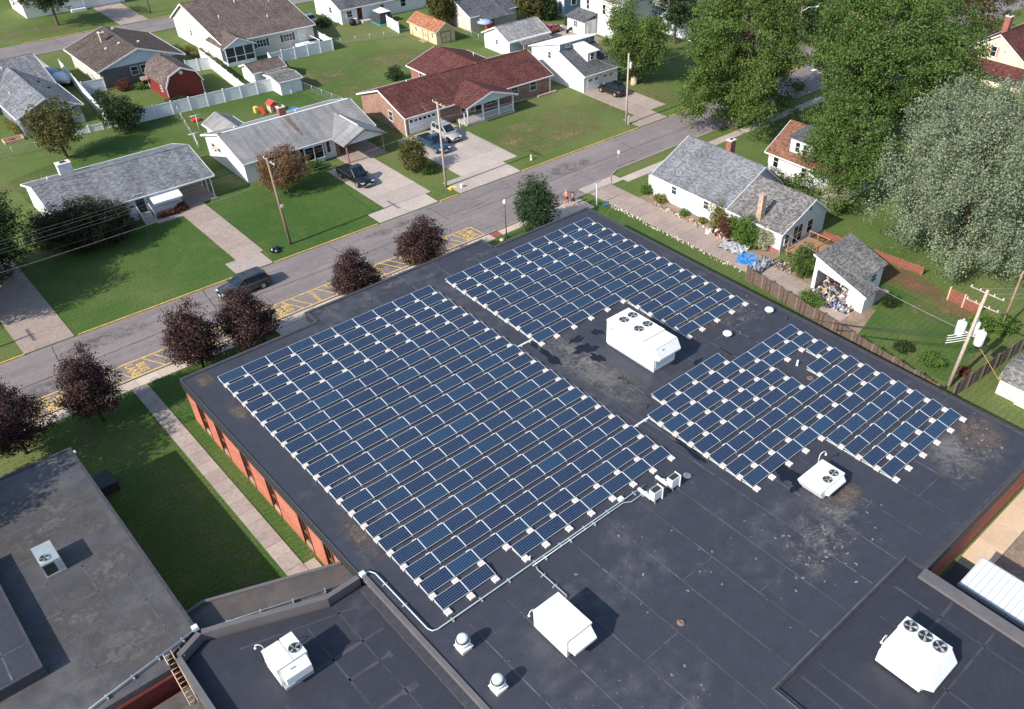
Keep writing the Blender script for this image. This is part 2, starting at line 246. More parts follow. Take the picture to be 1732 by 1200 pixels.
# ------------------------------------------------------------------ mesh helpers
def tag(o, label=None, cat=None, group=None, kind=None):
    if label: o['label'] = label
    if cat: o['category'] = cat
    if group: o['group'] = group
    if kind: o['kind'] = kind
    return o
def thing(name, label, cat, loc=(0, 0, 0), rot=0.0, group=None):
    o = bpy.data.objects.new(name, None); COL.objects.link(o); o.location = loc; o.rotation_euler = (0, 0, rot); o.empty_display_size = 0.2
    return tag(o, label, cat, group)
def wloc(o):
    p = Vector((0, 0, 0))
    while o is not None: p = p + Vector(o.location); o = o.parent
    return p
def link(name, me, parent=None, loc=(0, 0, 0)):
    o = bpy.data.objects.new(name, me); COL.objects.link(o); o.parent = parent; o.location = loc; return o
class MB:
    "collects faces; build() links them as one mesh object"
    def __init__(s): s.v = []; s.f = []; s.mi = []; s.cur = 0; s.sm = []; s.smooth = False
    def face(s, pts):
        i = len(s.v); s.v += [tuple(p) for p in pts]; s.f.append(tuple(range(i, i + len(pts)))); s.mi.append(s.cur); s.sm.append(s.smooth); return s
    def box(s, x0, y0, z0, x1, y1, z1):
        if x0 > x1: x0, x1 = x1, x0
        if y0 > y1: y0, y1 = y1, y0
        if z0 > z1: z0, z1 = z1, z0
        i = len(s.v); s.v += [(x0, y0, z0), (x1, y0, z0), (x1, y1, z0), (x0, y1, z0), (x0, y0, z1), (x1, y0, z1), (x1, y1, z1), (x0, y1, z1)]
        for f in ((3, 2, 1, 0), (4, 5, 6, 7), (0, 1, 5, 4), (1, 2, 6, 5), (2, 3, 7, 6), (3, 0, 4, 7)): s.f.append(tuple(i + k for k in f)); s.mi.append(s.cur); s.sm.append(False)
        return s
    def loft(s, rings, caps=True, smooth=False):
        n = len(rings[0]); i = len(s.v)
        for r in rings: s.v += [tuple(p) for p in r]
        for a in range(len(rings) - 1):
            for k in range(n):
                k2 = (k + 1) % n; s.f.append((i + a * n + k, i + a * n + k2, i + (a + 1) * n + k2, i + (a + 1) * n + k)); s.mi.append(s.cur); s.sm.append(smooth)
        if caps:
            s.f.append(tuple(i + k for k in reversed(range(n)))); s.mi.append(s.cur); s.sm.append(False)
            s.f.append(tuple(i + (len(rings) - 1) * n + k for k in range(n))); s.mi.append(s.cur); s.sm.append(False)
        return s
    def tube(s, pts, r, n=6, caps=True):
        pts = [Vector(p) for p in pts]; rings = []
        rs = r if hasattr(r, '__len__') else [r] * len(pts); prev = None
        for i, p in enumerate(pts):
            d = (pts[min(i + 1, len(pts) - 1)] - pts[max(i - 1, 0)]).normalized()
            a = d.orthogonal().normalized() if prev is None else (prev - d * prev.dot(d)).normalized()
            prev = a; b = d.cross(a)
            rings.append([p + (a * math.cos(2 * math.pi * k / n) + b * math.sin(2 * math.pi * k / n)) * rs[i] for k in range(n)])
        return s.loft(rings, caps, True)
    def cyl(s, c, r, z0, z1, n=16, r2=None):
        r2 = r if r2 is None else r2
        A = [(c[0] + r * math.cos(2 * math.pi * k / n), c[1] + r * math.sin(2 * math.pi * k / n), z0) for k in range(n)]
        B = [(c[0] + r2 * math.cos(2 * math.pi * k / n), c[1] + r2 * math.sin(2 * math.pi * k / n), z1) for k in range(n)]
        return s.loft([A, B], True, True)
    def lathe(s, c, prof, n=18):
        rings = [[(c[0] + r * math.cos(2 * math.pi * k / n), c[1] + r * math.sin(2 * math.pi * k / n), c[2] + z) for k in range(n)] for r, z in prof]
        return s.loft(rings, True, True)
    def prism(s, poly, axis, a, b):
        "extrude a 2-D polygon along axis ('x': poly=(y,z), 'y': poly=(x,z), 'z': poly=(x,y))"
        def mk(p, t): return {'x': (t, p[0], p[1]), 'y': (p[0], t, p[1]), 'z': (p[0], p[1], t)}[axis]
        s.loft([[mk(p, a) for p in poly], [mk(p, b) for p in poly]], True, False); return s
    def build(s, name, mat, parent=None, world=True, bevel=0.0, fix=True):
        off = wloc(parent) if (parent is not None and world) else Vector((0, 0, 0))
        me = bpy.data.meshes.new(name)
        me.from_pydata([(x - off.x, y - off.y, z - off.z) for x, y, z in s.v], [], s.f)
        for m in (mat if isinstance(mat, (list, tuple)) else [mat]): me.materials.append(M[m])
        if any(s.mi): me.polygons.foreach_set('material_index', s.mi)
        me.polygons.foreach_set('use_smooth', s.sm)
        if fix or bevel:
            bm = bmesh.new(); bm.from_mesh(me)
            if bevel:
                bmesh.ops.remove_doubles(bm, verts=bm.verts, dist=1e-5)
                bmesh.ops.bevel(bm, geom=list(bm.edges), offset=bevel, segments=2, affect='EDGES', clamp_overlap=True)
            bmesh.ops.recalc_face_normals(bm, faces=bm.faces); bm.to_mesh(me); bm.free()
        # metric UVs: u along the horizontal, v up the surface
        uvl = me.uv_layers.new(name='UVMap'); data = np.zeros((len(me.loops), 2), dtype=np.float32)
        co = [Vector(v.co) + off for v in me.vertices]
        for p in me.polygons:
            n = p.normal; t1 = Vector((-n.y, n.x, 0.0))
            t1 = t1.normalized() if t1.length > 1e-4 else Vector((1, 0, 0))
            t2 = n.cross(t1)
            for li in p.loop_indices:
                q = co[me.loops[li].vertex_index]; data[li] = (q.dot(t1), q.dot(t2))
        uvl.data.foreach_set('uv', data.ravel())
        return link(name, me, parent)
def bx(name, mat, parent, *a, bevel=0.0): return MB().box(*a).build(name, mat, parent, bevel=bevel)
def inst(src, parent=None, loc=None, name=None):
    o = src.copy(); COL.objects.link(o); o.parent = parent
    if loc is not None: o.location = loc
    return o
def copy_tree(o, parent=None, loc=None, rot=None):
    c = o.copy(); COL.objects.link(c); c.parent = parent
    if loc is not None: c.location = loc
    if rot is not None: c.rotation_euler = (0, 0, rot)
    for ch in o.children: copy_tree(ch, c)
    return c
def struct(o): o['kind'] = 'structure'; return o
# ------------------------------------------------------------------ ground, street, pavements
def sheet(name, mat, pts, z, parent=None):
    m = MB(); m.face([(x, y, z) for x, y in pts]); o = m.build(name, mat, parent, fix=False)
    return o
g = MB()
for i in range(-4, 5):
    for j in range(-4, 5): g.face([(i * 120 - 60, j * 120 - 60, 0), (i * 120 + 60, j * 120 - 60, 0), (i * 120 + 60, j * 120 + 60, 0), (i * 120 - 60, j * 120 + 60, 0)])
struct(g.build('ground', 'grass', fix=False))
road = struct(sheet('road', 'asphalt', [(-60, 10.75), (53.2, 10.75), (54.5, 12.2), (56.5, 13.1), (200, 13.1), (200, 20.45), (-60, 20.45)], 0.010))
cross = struct(sheet('side_street', 'asphalt', [(107, -80), (115, -80), (115, 13.0), (107, 13.0)], 0.010)); sheet('far_leg', 'asphalt', [(107, 20.5), (115, 20.5), (115, 160), (107, 160)], 0.010, cross)
back = struct(sheet('back_street', 'asphalt', [(-60, 102.4), (200, 102.4), (200, 109.3), (-60, 109.3)], 0.010))
def kerb(parent, mat, a, b, w=0.13, h=0.12):
    a = Vector(a); b = Vector(b); d = (b - a).normalized(); n = Vector((-d.y, d.x)) * w / 2
    m = MB(); m.prism([(a + n)[:], (b + n)[:], (b - n)[:], (a - n)[:]], 'z', 0.0, h); return m.build('kerb', mat, parent)
for a, b in ((-60, -9.4), (-4.9, 10.3), (14.3, 26.6), (35.0, 37.6), (47.4, 67.9), (74.3, 106)): kerb(road, 'yellow_paint', (a, 20.5), (b, 20.5))
for a, b in (((-60, 10.7), (53.2, 10.7)), ((53.2, 10.7), (54.5, 12.15)), ((54.5, 12.15), (56.5, 13.05)), ((56.5, 13.05), (106.5, 13.05))): kerb(road, 'concrete_old', a, b)
for a, b in ((-60, 13.4), (16.8, 31.9), (37.0, 60), (64, 110)): kerb(back, 'yellow_paint', (a, 109.4), (b, 109.4))
kerb(back, 'concrete_old', (-60, 102.3), (110, 102.3))
# tarred cracks and joints in the street
def crack(pts, w=0.045, parent=road):
    m = MB(); pts = [Vector((*p, 0)) for p in pts]; fine = []
    for a, b in zip(pts, pts[1:]):
        n = max(2, int((b - a).length / 0.5))
        for i in range(n): fine.append(a.lerp(b, i / n) + Vector((random.uniform(-.06, .06), random.uniform(-.05, .05), 0)))
    fine.append(pts[-1]); L = []; R = []
    for i, p in enumerate(fine):
        d = (fine[min(i + 1, len(fine) - 1)] - fine[max(i - 1, 0)]).normalized(); n = Vector((-d.y, d.x, 0)) * w * random.uniform(.5, 1.1) / 2
        L.append(p + n); R.append(p - n)
    for i in range(len(fine) - 1): m.face([(*L[i][:2], .015), (*R[i][:2], .015), (*R[i + 1][:2], .015), (*L[i + 1][:2], .015)])
    return m.build('crack', 'crack_seal', parent, fix=False)
crack([(-60, 15.95), (-9, 15.7), (3, 16.1), (18, 15.9), (30, 16.25)], .09); crack([(35, 16.2), (52, 16.2), (66, 16.4), (100, 16.5)], .09); crack([(33.5, 17.2), (38, 17.0)], .05)
for u in (-7.2, 6.6, 20.2, 33.0, 43.6, 63.0, 80.0): crack([(u, 20.3), (u + random.uniform(-.6, .6), 16.2)], .07)
for u in (10.5, 24.3, 52.0, 71.0, 88): crack([(u, 16.0), (u + random.uniform(-.5, .5), 11.2)], .04)
for L in ([(-8.2, 16.9), (-7.9, 15.9), (-8.5, 15.1), (-7.8, 14.5)], [(3.0, 17.4), (4.5, 18.2), (8.0, 18.6)], [(38, 18.4), (41.5, 18.8), (43.3, 17.9)], [(21.0, 18.7), (22.1, 17.0), (21.5, 16.2)], [(2.4, 17.6), (2.0, 16.6)], [(40.0, 17.4), (36.0, 16.6)]): crack(L, .06)
for a in ((14, 30, 105.9), (30, 60, 105.6)): crack([(a[0], a[2]), ((a[0] + a[1]) / 2, a[2] + .3), (a[1], a[2])], .07, back)
for u in (15.5, 21.5, 27.2, 33.0, 36.2): crack([(u, 109.0), (u + random.uniform(-.4, .8), 105.8), (u + .3, 104.8)], .06, back)
WEAR = (((-3, 18.3), 9, 2.6), ((14, 14.6), 8, 1.6), ((27, 18.8), 7, 2.0), ((41, 13.6), 9, 3.4), ((52, 17.6), 10, 3.2), ((63, 15.0), 9, 2.2), ((22, 12.2), 14, 2.2), ((5, 12.2), 14, 2.2), ((47, 12.0), 7, 2.2), ((18, 17.6), 10, 2.0), ((-9, 14.2), 8, 2.4), ((36, 18.4), 8, 2.4))
# painted bus bay
lane = thing('bus_lane_marking', 'yellow painted bus lane with slanted hatching along the school kerb', 'road marking', (10, 12, 0.01))
def stripe(a, b, w=0.13, z=0.018, name='stripe', mat='yellow_paint', parent=None):
    a = Vector(a); b = Vector(b); d = (b - a).normalized(); n = Vector((-d.y, d.x)) * w / 2
    m = MB(); m.face([(*(a + n), z), (*(b + n), z), (*(b - n), z), (*(a - n), z)]); return m.build(name, mat, parent or lane, fix=False)
stripe((-22, 13.3), (33.9, 13.3), .15); stripe((-22, 10.95), (34.1, 10.95), .18); stripe((33.9, 13.3), (34.1, 10.95), .15, .0185)
for u in (-15.6, -12.15, -8.9, -5.75, -2.05, 0.9, 4.0, 7.6, 11.25, 14.93, 18.6, 22.3, 25.9, 29.3):
    for k in (0, .93): stripe((u + k, 13.2), (u + k + 1.12, 11.0), .12, .0182)
stripe((31.4, 13.2), (32.0, 11.0), .12, .0182); stripe((32.95, 13.2), (33.6, 11.05), .12, .0182)
def text(s, loc, size, sx=1.0, rotz=-math.pi / 2, mat='yellow_paint', parent=None, name='lettering', rot=None):
    cu = bpy.data.curves.new(name, 'FONT'); cu.body = s; cu.size = size; cu.align_x = 'CENTER'; cu.align_y = 'CENTER'; cu.space_line = 0.85; cu.offset = .03 * size
    o = bpy.data.objects.new(name, cu); COL.objects.link(o); bpy.context.view_layer.update()
    me = bpy.data.meshes.new_from_object(o.evaluated_get(bpy.context.evaluated_depsgraph_get())); bpy.data.objects.remove(o)
    me.materials.clear(); me.materials.append(M[mat]); ob = link(name, me, parent, Vector(loc) - wloc(parent)); ob.rotation_euler = rot or (0, 0, rotz); ob.scale = (sx, 1, 1); return ob
for u in (-16.9, -9.7, -2.95, 3.1, 10.75, 17.7, 25.1, 32.75): text('BUS\nLANE', (u, 12.0, .022), .98, .86, parent=lane)
for u in (-6.6, 6.5, 14.2, 21.5, 28.4): text('NO PARKING', (u, 12.1, .022), .52, .80, parent=lane)
# pavements made of slabs
def slabs(name, mat, x0, y0, x1, y1, nx, ny, z=0.06, gap=0.02, jitter=0.004, keep=None):
    root = struct(sheet(name, 'dirt', [(x0, y0), (x1, y0), (x1, y1), (x0, y1)], 0.008))
    dx, dy = (x1 - x0) / nx, (y1 - y0) / ny; me = None
    for i in range(nx):
        for j in range(ny):
            if keep and not keep(i, j): continue
            if me is None:
                s = MB().box(-dx / 2 + gap / 2, -dy / 2 + gap / 2, 0, dx / 2 - gap / 2, dy / 2 - gap / 2, z - .009).build('slab', mat, root, world=False); me = s
            else: s = inst(me, root)
            s.location = (x0 + (i + .5) * dx, y0 + (j + .5) * dy, 0.009 + random.uniform(-jitter, jitter))
    return root
slabs('pavement', 'pale_pavement', -40, 9.35, 34.4, 10.58, 41, 1)
slabs('pavement', 'pale_pavement', 35.6, 9.5, 41.0, 10.58, 3, 1); slabs('pavement', 'pale_pavement', 41.1, 7.6, 47.6, 10.58, 4, 2); slabs('entry_walk', 'pale_pavement', 8.6, 4.0, 12.4, 9.3, 2, 3); slabs('tactile_ramp', 'red_paver', 34.45, 9.5, 35.55, 10.58, 1, 1)
slabs('school_path', 'concrete_old', -4.42, -18.4, -3.14, 9.3, 1, 20); slabs('school_path', 'concrete_old', -3.12, -18.6, -2.3, -17.2, 1, 1)
slabs('pavement', 'concrete', 55.2, 9.7, 106, 11.1, 33, 1)
slabs('driveway', 'concrete_tan', 49.5, -13.6, 53.1, 10.5, 2, 12); slabs('driveway_apron', 'concrete', 49.2, 10.52, 55.1, 12.2, 3, 1)
slabs('driveway', 'concrete_tan', -9.4, 20.6, -5.2, 39.5, 1, 7); slabs('driveway', 'concrete_old', 10.4, 20.6, 14.2, 23.5, 1, 1)
slabs('driveway', 'concrete_tan', 11.6, 23.5, 14.6, 38.2, 1, 6); slabs('carport_floor', 'concrete_tan', 12.7, 38.2, 16.4, 49.0, 1, 3)
slabs('driveway', 'concrete', 27.0, 20.6, 34.8, 23.2, 2, 1); slabs('driveway', 'concrete', 29.3, 23.2, 35.6, 36.0, 2, 4); slabs('carport_floor', 'concrete_tan', 32.2, 36.0, 37.9, 44.0, 2, 2)
slabs('driveway', 'concrete', 38.0, 20.6, 47.2, 24.2, 3, 1); slabs('driveway', 'concrete', 40.8, 24.2, 49.6, 38.3, 3, 4)
slabs('driveway', 'concrete_tan', 68.4, 20.6, 73.9, 24.0, 2, 1); slabs('driveway', 'concrete_tan', 70.9, 24.0, 77.2, 35.2, 2, 4)
slabs('driveway', 'concrete', 12.9, 94.0, 16.4, 102.2, 1, 3); slabs('driveway', 'concrete_tan', 32.2, 109.5, 37.0, 123.0, 1, 4); slabs('driveway', 'concrete_tan', 85.0, 55.5, 91.0, 62.0, 2, 2)
slabs('walkway', 'concrete_old', 8.8, 36.4, 12.6, 37.5, 3, 1)
slabs('yard_pavement', 'sandy_slab', 31.0, -49.7, 46.0, -47.75, 6, 1)
struct(sheet('garage_yard', 'dirt', [(48.3, -14.0), (53.4, -13.6), (53.4, -26.4), (48.3, -27.6)], 0.006)); slabs('yard_slab', 'concrete_tan', 49.2, -25.2, 52.4, -14.2, 2, 5)
struct(sheet('garden_strip', 'dirt', [(53.12, -13.6), (55.0, -13.6), (55.0, 6.0), (53.12, 6.0)], 0.006))
PATCH_N = [0]
def patch(name, mat, c, w, d, z, parent=None, rot=0.0):
    PATCH_N[0] += 1; z += (PATCH_N[0] % 30) * .00007 if parent is None else 0
    m = MB(); m.face([(-w / 2, -d / 2, 0), (w / 2, -d / 2, 0), (w / 2, d / 2, 0), (-w / 2, d / 2, 0)]); o = m.build(name, mat, parent, world=False, fix=False)
    o.location = Vector((c[0], c[1], z)) - wloc(parent); o.rotation_euler = (0, 0, rot)
    return o if parent else struct(o)
for i, (c, w, d) in enumerate(WEAR): patch('worn_area', 'road_wear' if i % 2 else 'road_stain', c, w, d, .0120 + .0002 * i, road)
for c, w, d, r in (((-7.2, 1.5), 3.4, 9, .15), ((-7.0, -6.5), 2.6, 12, .05), ((-6.4, -13.5), 3.4, 8, -.1), ((-9.3, 5.0), 6, 3.2, 0)): patch('bare_soil', 'worn_soil', c, w, d, .006, None, r)
for c, w, d in (((52.5, 28), 11, 7), ((60, 26.5), 14, 7), ((63, 30), 12, 8), ((56, 31), 10, 6), ((57, 25), 16, 4), ((45, 66), 14, 9), ((58, 66), 14, 10), ((47.5, 58), 9, 6), ((70.5, 29), 4, 6), ((79, 27), 8, 8), ((3, 56), 10, 6), ((58, -30), 8, 5), ((54, -38), 9, 4), ((20, 115), 18, 6)): patch('dry_patch', 'dry_grass', c, w, d, .005)
for c, w, d, r in (((60.2, -19.5), 4.6, 9, .1), ((60.6, -26.0), 4.4, 9, 0), ((59.8, -31.5), 3.4, 6, -.2), ((61.5, -15.0), 5, 5, 0)): patch('brick_soil', 'red_soil', c, w, d, .0062, None, r)
struct(sheet('gravel_yard', 'dirt', [(82, 50), (91, 50), (91, 62), (84, 64)], 0.005)); struct(sheet('patio', 'dirt', [(47.6, 79.2), (53, 76.5), (55.5, 79), (55.5, 81.5), (52.5, 82.5)], 0.005))
# lush mown front lawns and the school grass
for nm, pts in (('front_lawn', [(-5.1, 20.6), (10.3, 20.6), (11.5, 23.4), (11.5, 36.2), (-5.1, 36.2)]), ('front_lawn', [(14.7, 23.5), (14.3, 20.6), (26.9, 20.6), (29.2, 23.2), (29.2, 38.5), (17, 39.3), (14.7, 38.3)]), ('school_lawn', [(-12, 9.3), (-12, -22), (-2.2, -22), (-2.2, 2.1), (41.2, 2.1), (49.0, 6.5), (49.0, 9.3)]), ('alley_lawn', [(41.2, 2.0), (49.2, 6.4), (49.3, -13.5), (45.4, -37), (41.2, -47)]), ('garden_lawn', [(53.5, -26.5), (58.6, -23.7), (58.6, -36), (48.5, -37.6), (46.2, -27.9)]), ('back_lawn', [(16.5, 50.3), (40, 50.3), (40, 65.0), (18, 65.5), (12, 62), (0, 58), (0, 50.3)])): struct(sheet(nm, 'grass_lush', pts, .0035))
for i in range(4): stripe((105.6 + .0 * i, 14.2 + i * 1.5), (106.7, 14.2 + i * 1.5), .6, .016, 'crosswalk_bar', 'white_paint', road)
# ------------------------------------------------------------------ the school
RZ = 4.3                                                   # main roof
school = thing('school_building', 'flat roofed red brick school with black roofs carrying the solar arrays', 'building', (20, -22, 0))
def deck(name, mat, pts, z0, z1): 
    m = MB(); m.prism(pts, 'z', z0, z1); return m.build(name, mat, school)
MAIN = [(-2.1, 2.0), (9.6, 2.0), (9.6, 3.85), (28.7, 3.85), (28.7, 2.0), (41.1, 2.0), (41.1, -47.6), (24.05, -47.6), (24.05, -46.2), (10.35, -46.2), (10.35, -62), (-2.1, -62)]
main = deck('main_roof', 'roof_black', MAIN, RZ - .35, RZ)
m = MB().prism([(-1.9, 1.8), (9.8, 1.8), (28.5, 1.8), (40.9, 1.8), (40.9, -47.4), (24.3, -47.4), (10.5, -46.4), (10.5, -61.8), (-1.9, -61.8)], 'z', 0, RZ - .4); m.build('core_wall', 'school_brick', school)
# roof rim
def rim(parent, mat, pts, z, w=.26, h=.07, closed=True):
    n = len(pts)
    for i in range(n if closed else n - 1):
        a = Vector(pts[i]); b = Vector(pts[(i + 1) % n]); d = (b - a).normalized(); nn = Vector((d.y, -d.x)) * w
        m = MB(); m.prism([a[:], b[:], (b - d * .0 + nn)[:], (a + nn)[:]], 'z', z - .002 + .0007 * i, z + h + .0011 * i); m.build('roof_edge', mat, parent)
rim(main, 'edge_dark', MAIN[:8], RZ, closed=False)
def seam(parent, a, b, w=.075, z=RZ, mat='seam', dash=True):
    a = Vector(a); b = Vector(b); L = (b - a).length; d = (b - a).normalized(); n = Vector((-d.y, d.x)); m = MB(); t = 0.0
    while t < L:
        s = min(random.uniform(.8, 3.5), L - t); ww = w * random.uniform(.35, 1.1); o = n * random.uniform(-.02, .02)
        p, q = a + d * t + o, a + d * (t + s) + o
        m.face([(*(p + n * ww / 2), z + .005), (*(q + n * ww / 2), z + .005), (*(q - n * ww / 2), z + .005), (*(p - n * ww / 2), z + .005)]); t += s + (random.uniform(0, .5) if dash and random.random() < .5 else 0)
    return m.build('seam', mat, parent, fix=False)
for u in (0.6, 3.3, 6.25, 9.15, 12.1, 14.9, 17.7, 20.6, 23.4, 26.4, 29.4, 32.4, 35.4, 38.4):
    seam(main, (u, -31.5 if u < 20 else -23.6), (u, -46.0 if u > 10 else -61))
    if u > 21.9: seam(main, (u, -14.0), (u, -25.0))
for u in (11.3, 15.1, 18.8, 22.5, 26.0): seam(main, (u, 3.6), (u, .3), .09)
for v, a, b in ((-37.85, 12.1, 14.9), (-41.6, 14.9, 17.7), (-35.0, 26.4, 29.4), (-44.0, 29.4, 35.4), (-40.0, 35.4, 40.8), (-43.6, 3.3, 6.2), (-22.6, 29.4, 40.9), (-40.2, 6.2, 9.1)): seam(main, (a, v), (b, v), .06)
for p in (((20.1, -.5), (20.1, -24.5)), ((21.2, -15), (21.2, -31))): seam(main, *p, w=.12)
def blotch(parent, c, r, mat, z=RZ, n=26, ax=(1, 1), rough=.35):
    m = MB(); pts = []; ph = [random.uniform(0, 6.28) for _ in range(5)]
    for k in range(n):
        t = 2 * math.pi * k / n; rr = r * (1 + rough * (.5 * math.sin(2 * t + ph[0]) + .4 * math.sin(3 * t + ph[1]) + .35 * math.sin(5 * t + ph[2]) + .25 * math.sin(9 * t + ph[3])) + random.uniform(-.06, .06))
        pts.append((c[0] + rr * ax[0] * math.cos(t), c[1] + rr * ax[1] * math.sin(t), z))
    m.face(pts); return m.build('stain', mat, parent, fix=False)
for i, (x, y, r, ax) in enumerate(((990, 590, .8, (1.2, .8)), (932, 605, .9, (.5, 1.3)), (975, 575, .6, (1.4, .5)), (1010, 562, .5, (.8, 1)), (1012, 606, .7, (.6, 1.2)), (1055, 640, .35, (1, 1)), (1075, 646, .55, (1, .8)), (1168, 762, .8, (.35, 1.9)), (1180, 612, .4, (1.2, .6)), (1330, 800, 1.0, (.8, 1.1)), (1348, 822, .6, (1, .7)), (905, 583, .5, (.7, 1)))):
    blotch(main, P(x, y, RZ)[:2], r, 'wet_patch', RZ + .0075 + .0003 * i, ax=ax, rough=.5)
# worn pale patches near the right-hand corner and scattered on the deck
for i in range(26): blotch(main, (random.gauss(38.2, 1.1), random.gauss(-43.9, .9)), random.uniform(.02, .10), random.choice(('scour_stain', 'scour_stain', 'rust_stain')), RZ + .0062 + .00003 * i, n=16, rough=.7)
for i in range(50): blotch(main, (random.gauss(21.5, 2.2), random.gauss(-42.3, 1.3)), random.uniform(.02, .11), 'scour_stain', RZ + .0066 + .00002 * i, n=12, rough=.7)
for i in range(36): blotch(main, (random.gauss(36, 2.2), random.gauss(-21.2, 1.2)), random.uniform(.02, .10), random.choice(('scour_stain', 'rust_stain')), RZ + .0065 + .00002 * i, n=12, rough=.7)
for i in range(40): blotch(main, (random.uniform(0, 20), random.uniform(-45, -32)), random.uniform(.02, .10), 'scour_stain', RZ + .0066 + .00002 * i, n=10, rough=.6)
patch('dust', 'roof_dust', (22.6, -17.9), 4.6, 13.0, RZ + .0048, main); patch('dust', 'roof_dust_fine', (22.2, -21.5), 3.6, 8.0, RZ + .0053, main); patch('dust', 'roof_dust', (36.2, -43.9), 8.4, 5.4, RZ + .0048, main, -.25); patch('dust', 'roof_dust_brown', (38.8, -43.6), 5.0, 4.4, RZ + .0053, main); patch('dust', 'roof_dust_fine', (34.0, -44.8), 4.0, 3.6, RZ + .0056, main)
patch('dust', 'roof_dust_fine', (21.5, -41.5), 9.0, 5.2, RZ + .0051, main, .3); patch('dust', 'roof_dust_fine', (24.5, -41.0), 5.0, 3.4, RZ + .0054, main); patch('dust', 'roof_dust_brown', (25.9, -40.6), 3.4, 1.8, RZ + .0058, main); patch('dust', 'roof_dust_brown', (34.8, -19.2), 7.0, 5.4, RZ + .0049, main); patch('dust', 'roof_dust_fine', (38.0, -21.0), 5.5, 4.0, RZ + .0055, main); patch('dust', 'roof_dust_brown', (-.8, .6), 1.6, 2.6, RZ + .005, main); patch('dust', 'roof_dust_brown', (-.6, -4.5), 1.4, 3.6, RZ + .005, main); patch('dust', 'roof_dust_brown', (-.5, -21.5), 1.5, 6.0, RZ + .005, main)
for i in range(7): patch('dust', 'roof_dust_fine', (random.uniform(11, 28), random.uniform(1.2, 3.2)), random.uniform(1.2, 3.5), random.uniform(.5, 1.4), RZ + .0048 + .0002 * i, main)
# fascia: ribbed metal, left wall and right-hand wall; brick wall with recessed windows
fas = MB(); fas.box(-2.16, -24.2, 3.3, -2.11, 2.05, RZ + .06); fas.build('fascia', 'fascia_metal', school)
m = MB(); v = 1.95
while v > -24.1: m.box(-2.215, v - .09, 3.32, -2.162, v, RZ + .03); v -= .23
tag(m.build('fascia_ribs', 'fascia_metal', school), kind='stuff')
m = MB().box(24.1, -47.66, 3.3, 41.15, -47.61, RZ + .06); m.build('fascia', 'fascia_metal', school)
m = MB(); u = 24.2
while u < 41.1: m.box(u, -47.715, 3.32, u + .09, -47.662, RZ + .03); u += .23
tag(m.build('fascia_ribs', 'fascia_metal', school), kind='stuff')
m = MB().box(41.11, -47.6, 3.3, 41.16, 2.0, RZ + .06); m.build('fascia', 'fascia_metal', school)
m = MB().box(-2.15, 2.01, 3.3, 9.6, 2.06, RZ + .06); m.box(28.75, 2.01, 3.3, 41.15, 2.06, RZ + .06); m.box(9.55, 3.86, 3.5, 28.75, 3.91, RZ + .05); m.box(9.54, 2.1, 3.5, 9.59, 3.85, RZ + .05); m.build('fascia', 'fascia_metal', school)
m = MB(); u = 2.1
while u < 3.8: m.box(9.48, u, 3.52, 9.538, u + .1, RZ + .03); u += .24
tag(m.build('fascia_ribs', 'fascia_metal', school), kind='stuff')
for v0 in (0.1, -3.05, -7.2, -11.1, -15.7, -19.05):
    w = MB().box(-1.93, v0 - 1.25, .35, -1.90, v0, 3.1).build('window', 'glass_dark', school)
    f = MB()
    for a in (v0 - .07, v0 - .66, v0 - 1.25): f.box(-1.99, a, .35, -1.932, a + .07, 3.1)
    for a in (.35, 1.3, 3.03): f.box(-1.985, v0 - 1.18, a, -1.931, v0 - .07, a + .07)
    f.build('frame', 'door_brown', w); MB().box(-2.06, v0 - 1.3, .18, -1.932, v0 + .05, .345).build('sill', 'concrete', w)
vs = [1.98, 0.1, -1.15, -3.05, -4.30, -7.2, -8.45, -11.1, -12.35, -15.7, -16.95, -19.05, -20.3, -24.0]
for i in range(0, len(vs), 2): bx('brick_wall', 'school_brick', school, -2.10, vs[i + 1], 0, -1.902, vs[i], 3.32)
for i in range(1, len(vs) - 1, 2):
    bx('brick_wall', 'school_brick', school, -2.10, vs[i + 1], 0, -1.94, vs[i], .17); bx('brick_wall', 'school_brick', school, -2.09, vs[i + 1], 3.11, -1.94, vs[i], 3.31)
    for a in (vs[i], vs[i + 1]): bx('pilaster', 'dark_red_wall', school, -2.13, a - .05, .0, -2.101, a + .05, 3.29)
bx('brick_wall', 'school_brick', school, 24.15, -47.55, 0, 41.0, -47.42, 3.32)
# left wing, lower wing, connector, right-hand wing
LW = [(-11.0, -.45), (-40, -.45), (-40, -22.65), (-13.2, -22.65), (-13.0, -21.9), (-11.0, -21.0)]
left = deck('left_roof', 'roof_weathered', LW, RZ - .5, RZ); deck('left_wall', 'school_brick', [(-11.2, -.65), (-40, -.65), (-40, -22.45), (-13.2, -22.45), (-11.2, -21.0)], 0, RZ - .5)
rim(left, 'edge_dark', [(-40, -.45), (-11.0, -.45), (-11.0, -21.0)], RZ, .2, .06, False)
up = deck('upper_roof', 'roof_black', [(-18.15, -18.55), (-18.15, -8.0), (-40, -8.0), (-40, -18.55)], RZ + .005, RZ + .75)
rim(up, 'edge_dark', [(-40, -8.0), (-18.15, -8.0), (-18.15, -18.55), (-40, -18.55)], RZ + .75, .15, .04, False)
deck('low_roof', 'roof_brownish', [(-40, -18.6), (-18.3, -18.6), (-18.3, -40), (-40, -40)], 3.0, 3.55)
for c, w, d in (((-14.5, -6.5), 7, 6), ((-16.2, -8.2), 3.5, 4), ((-13.0, -13.2), 4, 6), ((-15.8, -15.5), 4.5, 6), ((-14.0, -19.5), 6, 5), ((-12.6, -8.8), 2.4, 3)): patch('dust', 'roof_dust_left', c, w, d, RZ + .0035 + .0003 * random.random(), left)
